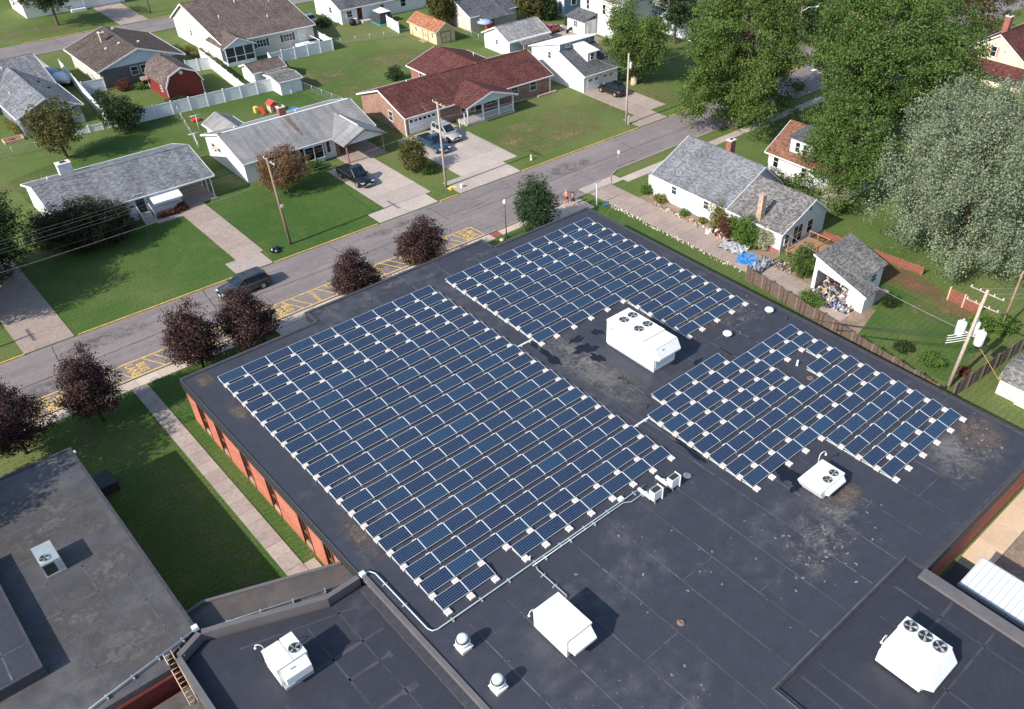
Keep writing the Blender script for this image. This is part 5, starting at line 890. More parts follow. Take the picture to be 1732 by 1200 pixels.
for x, y in ((55.5, -16.5), (57.4, -16.5), (59.6, -16.5), (59.6, -15.0), (59.6, -13.9), (55.5, -14.0)): bx('post', 'deck_wood', dk, x - .05, y - .05, 0, x + .05, y + .05, 1.5)
bx('rail', 'deck_wood', dk, 55.5, -16.55, 1.35, 59.6, -16.47, 1.45); bx('rail', 'deck_wood', dk, 59.56, -16.45, 1.351, 59.64, -13.8, 1.45)
# ------------------------------------------------------------------ open white garage full of junk
h = H('garage', 'open white garage with a grey roof and junk spilling out', 54.8, -22.6, 'garage'); zz = lambda v: 4.0 - .311 * (-19.7 - v)
MB().prism([(-19.7, 0), (-19.7, zz(-19.7) - .08), (-20.1, zz(-20.1) - .08), (-20.1, 0)], 'x', 51.9, 52.05).build('front_wall', 'white_siding', h); MB().prism([(-23.9, 0), (-23.9, zz(-23.9) - .08), (-25.75, zz(-25.75) - .08), (-25.75, 0)], 'x', 51.9, 52.05).build('front_wall', 'white_siding', h); MB().prism([(-20.1, 2.45), (-20.1, zz(-20.1) - .08), (-23.9, zz(-23.9) - .08), (-23.9, 1.95)], 'x', 51.905, 52.045).build('header', 'white_siding', h)
bx('side_wall', 'white_siding', h, 52.06, -25.75, 0, 53.9, -25.65, 2.02); bx('side_wall', 'white_siding', h, 53.91, -24.1, 0, 57.7, -24.0, 2.52); bx('inner_return', 'white_siding', h, 53.8, -25.64, 0, 53.9, -24.11, 2.1); MB().prism([(-19.72, 0), (-19.72, 3.88), (-23.99, 2.56), (-23.99, 0)], 'x', 57.6, 57.7).build('rear_wall', 'white_siding', h); bx('far_wall', 'white_siding', h, 52.06, -19.8, 0, 57.59, -19.7, 3.85)
ro = MB().prism([(-19.55, zz(-19.55)), (-24.35, zz(-24.35)), (-24.35, zz(-24.35) - .1), (-19.55, zz(-19.55) - .1)], 'x', 51.6, 58.0).prism([(-24.352, zz(-24.352)), (-26.0, zz(-26.0)), (-26.0, zz(-26.0) - .1), (-24.352, zz(-24.352) - .1)], 'x', 51.6, 54.1).build('roof', 'shingle_taupe', h); MB().prism([(-19.5, zz(-19.5) + .015), (-26.05, zz(-26.05) + .015), (-26.05, zz(-26.05) - .16), (-19.5, zz(-19.5) - .16)], 'x', 51.54, 51.596).build('trim', 'white_trim', ro); window(h, 'v', -24.1, 56.0, 1.2, 1.0, .8); bx('vent_slot', 'grey_paint', h, 51.86, -24.9, 1.4, 51.898, -24.6, 1.45); bx('floor', 'concrete_tan', h, 52.06, -25.6, .008, 57.5, -19.82, .03)
# ------------------------------------------------------------------ right-hand neighbours
h = H('house', 'white house with a rust brown roof and a two-window dormer', 75, -3); ro = gable(h, 70.5, 79.0, -11, 0.4, 2.85, 5.4, 'y', .4, 'white_siding', 'shingle_rust', rk=.4); dm = MB().box(71.2, -5.4, 3.1, 74.4, -2.0, 5.05).build('dormer', 'white_siding', h); MB().prism([(70.9, 5.05), (74.9, 5.4), (74.9, 5.5), (70.9, 5.16)], 'y', -5.7, -1.7).build('dormer_roof', 'shingle_dark', dm)
for v in (-3.1, -4.2): window(h, 'u', 71.2, v, 3.5, .6, 1.15, pane='glass_dark')
for v in (-.8, -5.0, -9.0): window(h, 'u', 70.5, v, 1.0, .7, 1.4, pane='glass_dark')
h = H('house', 'cream gabled house with a maroon roof and pink shutters', 128, -3); ro = gable(h, 121.5, 137, -8.5, 2.5, 4.2, 7.6, 'x', .3, 'pale_yellow', 'shingle_red'); window(h, 'u', 121.5, -2.6, 4.3, .8, 1.4, shutters='pink_shutter', pane='glass_dark'); chimney(ro, 126, -1.6, 6.6, 9.0, .9, .9, 'red_brick'); MB().prism([(118.8, 2.6), (121.49, 3.6), (121.49, 3.7), (118.8, 2.7)], 'y', -8.5, 2.0).build('porch_roof', 'shingle_red', h)
h = H('house', 'small yellow house front glimpsed between the trees beyond the crossing', 132, 24); gable(h, 128, 138, 18, 29, 3.0, 5, 'x', .3, 'yellow_siding', 'shingle_dark'); window(h, 'u', 128, 22, 1, 1.4, 1.2); window(h, 'u', 128, 26, 1, 1.4, 1.2)
h = H('garden_shed', 'white walled shed with a curved grey shingle roof by the guy wire', 52.8, -44, 'shed'); prof = [(50.0, 1.5), (50.35, 2.1), (51.2, 2.55), (52.4, 2.7), (53.6, 2.55), (54.4, 2.1), (54.8, 1.5)]
MB().prism([(50.1, 0), (50.1, 1.55), (50.4, 2.05), (51.2, 2.5), (52.4, 2.64), (53.6, 2.5), (54.4, 2.05), (54.7, 1.55), (54.7, 0)], 'y', -52, -40.6).build('wall', 'white_siding', h); MB().prism(prof + [(54.72, 1.5), (54.35, 2.06), (53.58, 2.5), (52.4, 2.65), (51.22, 2.5), (50.4, 2.06), (50.08, 1.5)], 'y', -52.2, -40.4).build('roof', 'shingle_taupe', h); bx('ground_board', 'white_trim', h, 49.9, -46, .0, 49.98, -42.4, .12)
# ------------------------------------------------------------------ fences
def panel_fence(label, a, b, n, h=1.8, mat='vinyl_fence', post='white_trim', boards=False, top=None, group=None, pw=.07):
    a = Vector((*a, 0)); b = Vector((*b, 0)); d = (b - a).normalized(); L = (b - a).length; ang = math.atan2(d.y, d.x); s = L / n
    t = thing('fence', label, 'fence', a, ang, group)
    if boards:
        m = MB(); k = 0.0; mats = [mat, mat + '_dark', mat + '_pale'] if mat + '_dark' in M else [mat]
        while k < s - .02: m.cur = random.choice((0, 0, 1, 2)) if len(mats) > 1 else 0; m.box(k + .012, -.012, .03, min(k + .150, s), .012, h + random.uniform(-.09, .06)); k += .175
        m.box(0, .0125, .4, s, .05, .48).box(0, .0125, h - .5, s, .05, h - .42); m.cur = 0; pm_ = m.build('board_panel', mats, t, world=False); tag(pm_, kind='stuff')
    else:
        m = MB().box(.05, -.02, .06, s - .05, .02, h - .06).box(.05, -.035, h - .14, s - .05, .035, h - .03).box(.05, -.035, .03, s - .05, .035, .12); pm_ = m.build('panel', mat, t, world=False)
    po = MB().box(-pw, -pw, 0, pw, pw, h + .06).box(-pw - .02, -pw - .02, h + .06, pw + .02, pw + .02, h + .1).build('post', post, t, world=False)
    for i in range(n + 1):
        if i: inst(po, t, (i * s, 0, 0))
        if 0 < i < n: inst(pm_, t, (i * s, 0, 0))
    return t
panel_fence('white vinyl fence behind the red barn shed', (18.0, 65.6), (34.9, 65.1), 7); panel_fence('white vinyl fence running along the boat and grey house', (17.2, 92), (14.9, 67.2), 10); panel_fence('white vinyl fence between the brown house corner and long fence', (16.4, 80.4), (19.3, 80.3), 1); panel_fence('white vinyl fence beside the screened porch house', (34.9, 83.8), (33.2, 65.2), 8); panel_fence('short white vinyl fence between brown house and porch house', (31.0, 79.9), (34.4, 79.4), 2)
panel_fence('white vinyl fence round the beige house deck', (42.0, 75.3), (53.0, 75.3), 5); panel_fence('white vinyl fence from the deck back to the beige house', (53.05, 75.4), (53.2, 80.0), 2); panel_fence('white vinyl fence beside the brown roofed shed', (41.4, 72.8), (42.0, 75.2), 1); panel_fence('white vinyl fence between the two small sheds', (34.95, 65.2), (37.2, 65.0), 1); panel_fence('white vinyl fence beside the small house at the shed', (66.0, 76), (66.6, 80.5), 2)
panel_fence('low white picket fence behind the bushy tree', (10.5, 66.6), (15.5, 66.2), 3, .9)
panel_fence('long weathered board fence along the alley behind the school', (48.4, -14.2), (45.5, -37.4), 10, 1.5, 'fence_wood', 'fence_wood', True); panel_fence('dark board fence running away from the utility pole', (46.6, -38.4), (62.0, -39.6), 7, 1.7, 'fence_wood', 'fence_wood', True); panel_fence('red brown board fence behind the open garage', (61.4, -14.6), (62.8, -26.0), 5, 1.0, 'red_wood', 'red_wood', True); panel_fence('short red slatted fence panel in the grass by the silver tree', (60.6, -30.2), (60.2, -33.6), 2, 1.4, 'red_wood', 'stump_wood', True)
def chain(label, a, b, n, h=1.2):
    a = Vector((*a, 0)); b = Vector((*b, 0)); d = (b - a).normalized(); s = (b - a).length / n; t = thing('chain_link_fence', label, 'fence', a, math.atan2(d.y, d.x))
    m = MB().box(0, -.012, h - .03, s, .012, h)
    for z in (.35, .75): m.box(0, -.004, z, s, .004, z + .012)
    for k in range(int(s / .25)): m.box(k * .25, -.003, .03, k * .25 + .012, .003, h - .03)
    me = m.build('mesh', 'galv', t, world=False); po = MB().cyl((0, 0), .035, 0, h + .05, 6).build('post', 'galv', t, world=False)
    for i in range(1, n + 1):
        inst(po, t, (i * s, 0, 0))
        if i < n: inst(me, t, (i * s, 0, 0))
chain('chain link fence between the open lawn and the tented yard', (52.9, 77.4), (67.0, 73.6), 6); chain('chain link fence behind the grey roofed house', (40.6, 62.6), (42.0, 51.0), 5); chain('chain link fence beside the tan shed and blue garage', (74.0, 68.2), (73.0, 55.0), 6); chain('chain link fence near the bushy brown tree', (-8, 66.2), (8.0, 64.4), 6); chain('chain link fence near the clothes pole', (23.2, 64.8), (20.4, 52), 5)


# ------------------------------------------------------------------ trees
def leaves_mesh(name, C, N, size, mat, aspect=.62, droop=.0, seed=0):
    "leaf-sized diamonds: centres C (n,3), outward normals N (n,3)"
    r = np.random.default_rng(seed); n = len(C)
    nn = N * .55 + r.normal(0, .65, (n, 3)); nn[:, 2] += .25; nn /= np.linalg.norm(nn, axis=1, keepdims=True) + 1e-9
    a = np.cross(nn, r.normal(0, 1, (n, 3))); a /= np.linalg.norm(a, axis=1, keepdims=True) + 1e-9; b = np.cross(nn, a)
    s = size * r.uniform(.6, 1.35, (n, 1)); w = s * aspect
    V = np.stack([C - a * s * .5, C + b * w * .5 + nn * s * .08, C + a * s * .5, C - b * w * .5 + nn * s * .08], 1).reshape(-1, 3).astype(np.float32)
    me = bpy.data.meshes.new(name); me.vertices.add(4 * n); me.vertices.foreach_set('co', V.ravel()); me.loops.add(4 * n); me.loops.foreach_set('vertex_index', np.arange(4 * n, dtype=np.int32))
    me.polygons.add(n); me.polygons.foreach_set('loop_start', np.arange(0, 4 * n, 4, dtype=np.int32)); me.materials.append(M[mat]); me.update(calc_edges=True); me.validate(); return me
def blob_points(blobs, n, seed, shell=.55, clump=0, csize=.5, cz=.7):
    "points through ellipsoids, denser to the outside, gathered in twiggy clumps"
    r = np.random.default_rng(seed); vol = np.array([b[3] * b[4] * b[5] for b in blobs]) ** .72; cnt = np.maximum(1, (n * vol / vol.sum()).astype(int)); Cs = []; Ns = []
    for b, k in zip(blobs, cnt):
        kc = max(3, int(k / clump)) if clump else k
        d = r.normal(0, 1, (kc, 3)); d /= np.linalg.norm(d, axis=1, keepdims=True)
        rad = np.where(r.random(kc) < shell, r.uniform(.80, 1.06, kc), r.random(kc) ** .5 * .9)
        c = d * rad[:, None] * np.array(b[3:6]) + np.array(b[:3])
        if clump:
            kf = int(k * .16); idx = r.integers(0, kc, k - kf); sz = csize * r.uniform(.55, 1.25, kc)
            cc = c[idx] + r.normal(0, 1, (k - kf, 3)) * sz[idx][:, None] * np.array([1, 1, cz]); dd = d[idx]
            f = r.normal(0, 1, (kf, 3)); f /= np.linalg.norm(f, axis=1, keepdims=True) + 1e-9
            c = np.concatenate([cc, f * (r.random((kf, 1)) ** .4) * np.array(b[3:6]) + np.array(b[:3])]); d = np.concatenate([dd, f])
        Cs.append(c); Ns.append(d)
    return np.concatenate(Cs), np.concatenate(Ns)
def make_blobs(c, rx, ry, rz, n, seed, br=.42, pointy=0.0, spread=.68):
    r = np.random.default_rng(seed); out = [(c[0], c[1], c[2], rx * .66, ry * .66, rz * .72)]
    for k in range(n):
        t = 2.399 * k + r.uniform(-.4, .4); zz = 1 - 2 * (k + .5) / n; q = math.sqrt(max(0, 1 - zz * zz)); f = 1 - pointy * max(0, zz) * .55
        sp = spread * r.uniform(.82, 1.14); s = br * r.uniform(.7, 1.3) * (1 - pointy * .35 * max(0, zz))
        out.append((c[0] + rx * sp * q * math.cos(t) * f, c[1] + ry * sp * q * math.sin(t) * f, c[2] + rz * sp * zz, rx * s, ry * s, rz * s * .9))
    return out
def trunk_mesh(base, top, r0, r1, limbs, mat, parent, seed=0):
    r = random.Random(seed); m = MB(); b = Vector(base); t = Vector(top); mid = b.lerp(t, .5) + Vector((r.uniform(-.1, .1), r.uniform(-.1, .1), 0)) * (t - b).length * .3
    m.tube([b - Vector((0, 0, .1)), b + Vector((0, 0, .15)), mid, t], [r0 * 1.5, r0, (r0 + r1) / 2, r1], 8)
    for L in limbs:
        e = Vector(L); s = b.lerp(t, r.uniform(.45, .95)); k = s.lerp(e, .5) + Vector((0, 0, (e - s).length * .12)); m.tube([s, k, e], [r1 * .75, r1 * .45, r1 * .15], 5, False)
    return m.build('trunk', mat, parent, fix=False)
def tree(name, label, base, crown, blobs_n, n, size, mat, trunk_r=.2, bark='bark', seed=1, cat='tree', group=None, br=.42, shell=.55, pointy=0., clump=8, csize=.28, extra=None, aspect=.62, share=None, cz=.7, spread=.68):
    "crown=(dz, rx, ry, rz): centre height above the base and half-sizes"
    root = thing(name, label, cat, base, group=group); dz, rx, ry, rz = crown
    bl = make_blobs((0, 0, dz), rx, ry, rz, blobs_n, seed, br, pointy, spread)
    if extra: bl += extra
    C, N = blob_points(bl, n, seed, shell, clump, csize, cz); C[:, 2] = np.maximum(C[:, 2], .08)
    link('crown', leaves_mesh('crown', C, N, size, mat, aspect, seed=seed), root)
    top = Vector(base) + Vector((0, 0, dz + rz * .35)); limbs = [Vector(base) + Vector(b[:3]) for b in bl[1:9]]
    trunk_mesh(base, top, trunk_r, trunk_r * .45, limbs, bark, root, seed); return root
# purple street trees
PT = [(-13.3, 7.0, 'purple leaved tree at the left end of the school row'), (-7.6, 6.9, 'purple leaved tree standing beside the school path'), (1.25, 8.1, 'purple leaved tree near the corner of the brick wall'), (5.9, 7.9, 'purple leaved tree across from the passing grey car'), (16.5, 7.8, 'purple leaved tree beside the middle of the roof overhang'), (24.4, 8.1, 'purple leaved tree next to the end of the bus lane')]
PS = [(3.5, 2.55, 2.6, 2.75, 16, .25, .42), (3.45, 2.15, 2.3, 2.75, 15, .55, .44), (3.3, 2.15, 2.05, 2.75, 14, .45, .46), (3.35, 2.25, 2.45, 2.5, 17, .30, .40), (3.2, 2.15, 2.3, 2.5, 13, .40, .46), (3.5, 2.55, 2.3, 2.65, 18, .20, .40)]
for i, (u, v, lab) in enumerate(PT):
    dz, rx, ry, rz, nb, pt, br_ = PS[i]; r_ = np.random.default_rng(300 + i)
    sprigs = [(r_.uniform(-.9, .9), r_.uniform(-.9, .9), dz + rz * r_.uniform(.85, 1.12), .28, .28, .62) for _ in range(6)] + [(rx * .8 * math.cos(t), ry * .8 * math.sin(t), dz + rz * r_.uniform(-.7, .4), .7, .7, .6) for t in r_.uniform(0, 6.28, 5)]
    tree('purple_tree', lab, (u, v, 0), (dz, rx, ry, rz), nb, 24000, .15, 'leaf_purple', .13, 'bark_dark', 20 + i, group='purple street trees', br=br_, shell=.7, pointy=pt, clump=60, csize=.27, extra=sprigs)
tree('round_tree', 'dense green egg shaped tree beside the lamp post', (38.9, 7.9, 0), (3.25, 2.4, 2.4, 3.05), 26, 22000, .15, 'leaf_conifer', .14, 'bark', 40, br=.45, shell=.75, pointy=.45, clump=7, csize=.12)
tree('small_tree', 'rusty brown leaved tree in front of the grey roofed house', (23.1, 34.2, 0), (3.1, 3.0, 2.9, 2.15), 16, 17000, .17, 'leaf_rust', .13, 'bark', 41, shell=.65, clump=24, csize=.22); tree('small_tree', 'olive green tree between the two driveways', (37.3, 28.9, 0), (2.3, 1.85, 1.85, 2.1), 15, 9000, .17, 'leaf_olive', .10, 'bark', 42, shell=.65, clump=22, csize=.2, pointy=.2)
tree('small_tree', 'brownish bushy tree in front of the grey gabled house', (7.3, 60.4, 0), (4.1, 3.2, 3.2, 2.8), 16, 12000, .22, 'leaf_olive', .22, 'bark', 43, shell=.65, clump=26, csize=.26); tree('bushy_tree', 'dark green bushy tree at the end of the white fence', (15.9, 64.3, 0), (2.3, 2.7, 2.4, 2.3), 14, 8000, .22, 'leaf_dark', .15, 'bark', 44, clump=9, csize=.2, extra=[(-.9, 1.2, 4.2, 1.3, 1.2, 1.3)])
tree('dark_tree', 'large dark green tree at the edge of the shaded lawn', (-7.8, 35.2, 0), (5.4, 4.2, 4.4, 5.4), 22, 42000, .22, 'leaf_dark', .3, 'bark_dark', 45, shell=.7, clump=30, csize=.3); tree('dark_tree', 'dark green tree over the near end of the left driveway', (-12.6, 29.8, 0), (5.4, 3.8, 4.2, 5.2), 18, 34000, .22, 'leaf_dark', .2, 'bark_dark', 46, clump=9, csize=.22)
tree('maple_tree', 'tall green maple behind the white house beside the street', (78.2, 11.9, 0), (10.6, 8.2, 7.8, 9.8), 50, 90000, .27, 'leaf_green', .5, 'bark', 50, br=.29, shell=.8, clump=190, csize=.58, pointy=.15, spread=.74, extra=[(-6.0, 2.6, 3.4, 2.6, 2.4, 2.2), (-2.5, -4.5, 3.2, 2.6, 2.4, 2.2), (4.5, -4.6, 4.2, 2.6, 2.4, 2.4), (-6.5, 2.0, 6.5, 2.4, 2.4, 2.4)]); tree('maple_tree', 'broad green maple between the silver tree and the crossing', (88.5, -3.2, 0), (11.6, 10.0, 11.0, 9.6), 54, 105000, .28, 'leaf_maple', .55, 'bark', 51, br=.29, shell=.8, clump=190, csize=.60, spread=.74, extra=[(-7.5, -2.0, 4.5, 3.2, 3, 2.6), (-8.5, 2.5, 5.5, 2.8, 2.6, 2.4), (0, -10, 9, 4, 3.6, 4)])
tree('leafy_tree', 'leafy green tree beside the rust roofed white house', (71.4, -9.6, 0), (5.9, 4.5, 5.0, 6.0), 28, 40000, .24, 'leaf_maple', .26, 'bark', 52, br=.28, shell=.8, clump=130, csize=.50, spread=.78, extra=[(-4.6, 1.4, 1.6, 1.5, 2.6, 1.6), (-3.6, -3.0, 2.2, 1.8, 2.0, 2.0)]); tree('silver_tree', 'huge pale silver leaved tree over the back lawn', (70.6, -25.8, 0), (9.2, 8.8, 10.6, 9.0), 60, 120000, .22, 'leaf_silver', .5, 'bark', 53, br=.24, shell=.8, clump=240, csize=.48, cz=1.5, spread=.80, extra=[(-7.0, -2.5, 3.0, 2.4, 2.6, 2.2), (-6.4, 3.4, 4.0, 2.4, 2.6, 2.4), (-5.0, -7.0, 3.2, 2.4, 2.4, 2.2), (2, -11, 7, 4, 4, 4.5), (-6.8, 5.6, 6.2, 2.2, 2.4, 2.6)])
tree('leafy_tree', 'leafy green tree shading the yard beside the black car', (80.2, 33.4, 0), (5.6, 4.6, 4.6, 4.4), 26, 40000, .24, 'leaf_green', .35, 'bark', 54, br=.28, shell=.8, clump=130, csize=.50, spread=.78, extra=[(2.2, 4.5, 8.2, 2.6, 2.6, 3.0)])
tree('dark_tree', 'spreading dark bronze tree in front of the white brick house', (1.6, 36.0, 0), (2.5, 4.5, 2.8, 2.7), 24, 36000, .17, 'leaf_bronze', .2, 'bark_dark', 55, shell=.65, clump=24, csize=.22, extra=[(2.6, 1.4, 2.7, 1.4, 1.2, 1.6), (-3.2, 2.6, 2.0, 1.8, 1.8, 1.9), (3.6, .6, 1.3, 1.4, 1.2, 1.2)]); tree('shade_tree', 'broad tree beyond the far end of the left school roof', (-23.5, -2.0, 0), (7.0, 3.8, 3.6, 4.8), 20, 20000, .30, 'leaf_purple', .25, 'bark_dark', 56, clump=20, csize=.3); tree('shade_tree', 'tree shading the school grass beyond the purple row', (-20.5, 2.6, 0), (6.6, 3.4, 3.4, 5.2), 20, 18000, .26, 'leaf_purple', .2, 'bark_dark', 57, clump=20, csize=.26)
BG = [((24.2, 116.0), (6.0, 5.2, 4.6, 3.6), 'leaf_dark', 'spreading tree on the lawn across the back street'), ((109, 9.5), (7.5, 5.0, 5.0, 6.0), 'leaf_green', 'green tree at the street crossing'), ((124, 12), (8, 6.5, 6.5, 6.5), 'leaf_green', 'tree crown rising beyond the broad maple'), ((138, 8), (7, 6, 6, 6), 'leaf_olive', 'olive tree above the maroon roofed house'), ((146, -4), (7, 6, 6, 6), 'leaf_olive', 'yellowish tree behind the maroon roofed house'), ((118, 27), (4.0, 4.5, 4.5, 3.4), 'leaf_dark', 'dark shade tree in front of the small yellow house'), ((88.5, 68), (3.0, 2.6, 2.6, 2.6), 'leaf_olive', 'small olive tree beside the dark blue house'), ((91.0, 66.0), (2.0, 1.7, 1.7, 1.8), 'leaf_dark', 'round bush at the corner of the dark blue house'), ((74.0, 74.4), (3.6, 2.0, 2.0, 3.2), 'leaf_olive', 'slim thin tree behind the tan shed'), ((94, 84), (4, 4, 4, 4), 'leaf_rust', 'reddish tree near the top behind the blue house'), ((131, -10.5), (5, 3.6, 3.6, 4), 'leaf_dark', 'dark tree at the end of the maroon roof'), ((98.5, 42.0), (6.5, 4.0, 4.0, 4.6), 'leaf_dark', 'dark tree between the white house and pale blue house')]
for i, (p, c, mt, lab) in enumerate(BG): tree('background_tree', lab, (*p, 0), c, 18, 9000, .32, mt, .25, 'bark', 70 + i, clump=28, csize=.36, shell=.7)
# shrubs
def shrub(label, base, r, h, mat, n=1500, size=.14, seed=0, name='shrub'):
    root = thing(name, label, 'shrub', (*base, 0)); rx, ry = r if hasattr(r, '__len__') else (r, r); bl = make_blobs((0, 0, h * .5), rx, ry, h * .55, 8, seed, .5); C, N = blob_points(bl, n, seed, .6, 7, .10); C[:, 2] = np.maximum(C[:, 2], .03)
    link('crown', leaves_mesh('crown', C, N, size, mat, seed=seed), root); m = MB()
    for k in range(4): m.tube([(base[0], base[1], -.05), (base[0] + rx * .5 * math.cos(k * 1.6), base[1] + ry * .5 * math.sin(k * 1.6), h * .6)], .025, 4, False)
    m.build('stem', 'bark', root, fix=False); return root
SH = [('tall dark shrub at the left end of the white brick house', (-.9, 40.4), 1.6, 3.4, 'leaf_dark', 4500), ('dark bronze shrub beside the white brick house steps', (5.6, 37.6), (1.6, 1.3), 2.0, 'leaf_dark', 4000), ('tall rusty topped shrub close to the house front', (3.5, 38.0), 1.1, 3.4, 'leaf_rust', 3000), ('low red shrub below the awning', (11.0, 37.6), (1.9, .5), .6, 'leaf_redbrown', 1800), ('red shrub at the carport corner', (12.2, 37.9), (.7, .5), .8, 'leaf_redbrown', 1200),
      ('round dark green bush on the open lawn', (53.2, 57.5), 1.35, 1.9, 'leaf_dark', 3000), ('dark red round shrub beside the slate siding', (21.2, 78.9), 1.2, 1.5, 'leaf_redbrown', 2200), ('green shrub row beside the brown house', (20.0, 84.6), (.8, 1.6), 1.2, 'leaf_dark', 2200), ('yellow green shrub against the beige house', (35.0, 88.4), 1.1, 1.2, 'leaf_yellow', 1800), ('yellow green bush beside the screened porch house', (35.4, 86.0), 1.2, 1.1, 'leaf_yellow', 1800), ('dark shrub between the beige house and tented house', (58.4, 87.2), (1.6, 1.2), 1.6, 'leaf_dark', 2600), ('low yellow shrub behind the white chimney', (3.2, 52.6), (2.2, 1.2), 1.5, 'leaf_yellow', 3500), ('pale yellow flowering bed beside the grey gabled house', (5.0, 73.6), (.5, 2.6), .9, 'leaf_yellow', 2000),
      ('mixed vine shrub climbing the white house by the alley', (53.8, -9.4), (1.4, 2.1), 3.2, 'leaf_bright', 8000), ('purple flowered bush beside the climbing shrub', (53.6, -7.4), (1.2, 1.2), 2.8, 'leaf_redbrown', 4200), ('white flowered climber against the white house wall', (54.5, -11.6), (.6, .9), 2.6, 'leaf_white', 2600), ('dry yellow palm-like shrub against the white house', (54.2, -5.2), (1.0, 1.0), 3.3, 'leaf_yellow', 2600), ('green shrub beside the timber deck steps', (53.6, -17.3), (1.7, 1.5), 2.9, 'leaf_green', 7500), ('small bright bush in the alley garden', (53.9, -.6), .6, .7, 'leaf_bright', 900), ('yellow bush at the white house corner', (54.3, 3.6), (.6, 1.0), .9, 'leaf_yellow', 1400), ('green corner bush beside the white house porch', (54.6, 6.2), .7, 1.1, 'leaf_bright', 1200), ('low yellow weeds beside the alley plant bed', (54.2, -3.2), .5, .6, 'leaf_yellow', 700), ('weedy bush growing over the board fence', (49.2, -21.4), (.8, 1.6), 1.6, 'leaf_bright', 3200), ('shrub at the corner of the open garage', (54.9, -26.9), (.7, .7), 1.6, 'leaf_dark', 1600), ('bush in the lawn corner by the board fence', (49.6, -34.6), (1.0, 1.2), 1.1, 'leaf_bright', 2200), ('second bush in the lawn corner near the fence', (49.6, -31.8), (.8, .8), .9, 'leaf_dark', 1400),
      ('green hedge shrub beyond the utility pole', (57.6, -34.8), (1.6, 1.2), 1.5, 'leaf_bright', 3400), ('second hedge shrub beyond the utility pole', (59.6, -36.6), (1.6, 1.2), 1.4, 'leaf_bright', 3000), ('red brown round shrub at the end of the board fence', (50.4, -37.4), .6, .7, 'leaf_redbrown', 900), ('green shrubs between the two white houses', (68.4, -2.4), (1.0, 4.4), 1.8, 'leaf_dark', 5200), ('white flowered bush behind the stone chimney house', (67.6, -11.0), (1.4, 2.4), 3.0, 'leaf_white', 4800), ('small green shrub beside the black pickup', (28.6, 37.6), (1.1, .8), 1.1, 'leaf_bright', 1800), ('shrub at the foot of the olive tree', (38.6, 27.6), (1.3, .9), .9, 'leaf_bright', 1700), ('low shrubs at the barn shed', (25.0, 69.2), (1.8, 1.0), .8, 'leaf_dark', 2200), ('light green bush in front of the slate siding', (23.2, 77.6), .7, .9, 'leaf_bright', 900), ('bushes in front of the small yellow house', (125.6, 22.6), (1.8, 4), 1.6, 'leaf_bright', 3600), ('dark round shrub behind the maroon roofed house', (136.0, 4.4), 2.4, 3.2, 'leaf_redbrown', 3500)]
for i, (lab, b, r, hh, mt, n) in enumerate(SH): shrub(lab, b, r, hh, mt, n, .15, 200 + i)

# ------------------------------------------------------------------ poles and wires
def pole(label, base, hgt, arms, top_r=.11, mat='wood_pole', lean=(0, 0), axis='v', transformers=(), cat='utility pole', insul=True):
    b = Vector((*base, 0)); t = thing('utility_pole', label, cat, b); top = b + Vector((lean[0], lean[1], hgt)); MB().tube([b - Vector((0, 0, .2)), b.lerp(top, .5), top], [top_r * 1.45, top_r * 1.2, top_r], 10).build('shaft', mat, t); ends = []
    for z, L in arms:
        c = b + Vector((lean[0] * z / hgt, lean[1] * z / hgt, z)); d = Vector((0, 1, 0)) if axis == 'v' else Vector((1, 0, 0)) if axis == 'u' else Vector(axis).normalized(); o = d.cross(Vector((0, 0, 1))) * .16
        m = MB(); m.tube([c - d * L / 2 + o, c + d * L / 2 + o], .065, 4); am = m.build('crossarm', 'wood_pole_grey', t)
        for k in (-.46, -.2, .2, .46):
            p = c + d * L * k + o; MB().lathe((p.x, p.y, p.z + .05), [(.03, 0), (.05, .04), (.03, .07), (.05, .11), (.02, .17)], 8).build('insulator', 'porcelain', am); ends.append(p + Vector((0, 0, .2)))
    for (dx, dy, z, r, hh) in transformers:
        p = b + Vector((lean[0] * z / hgt + dx, lean[1] * z / hgt + dy, z)); tr = MB().lathe((p.x, p.y, p.z), [(r * .9, 0), (r, .05), (r, hh - .06), (r * .85, hh), (r * .3, hh + .05)], 14).build('transformer', 'transformer', t); MB().cyl((p.x + r * .3, p.y), .05, p.z + hh, p.z + hh + .25, 8).cyl((p.x - r * .3, p.y), .05, p.z + hh, p.z + hh + .25, 8).build('bushing', 'porcelain', tr)
        q = b + Vector((lean[0] * z / hgt, lean[1] * z / hgt, z + hh * .5)); MB().tube([q, p + Vector((0, 0, hh * .5))], .05, 4).build('bracket', 'galv', t)
    return ends, top
E0, T0 = pole('brown utility pole beyond the left driveway with a crossarm', (-21.0, 23.0), 9.3, [(9.0, 2.4)]); E1, T1 = pole('brown utility pole on the lawn opposite the passing grey car', (17.35, 22.87), 9.6, [(9.3, 2.4)], lean=(-.25, .1)); E2, T2 = pole('pale utility pole between the wide driveway and the olive tree', (37.7, 23.1), 10.2, [(9.95, 2.4)], mat='wood_pole_grey'); E3, T3 = pole('utility pole with one transformer beside the driveway of the black car', (67.4, 22.4), 9.6, [], mat='wood_pole_grey', transformers=((.35, 0, 7.6, .24, .8),)); E4, T4 = pole('brown utility pole with a street lamp beyond the crossing', (106.0, 22.6), 10.5, [(10.2, 2.0)])
bx('notice', 'concrete_block', bpy.data.objects[[o.name for o in bpy.data.objects if o.name.startswith('utility_pole')][1]], 17.2, 22.6, 4.4, 17.5, 22.7, 4.7)
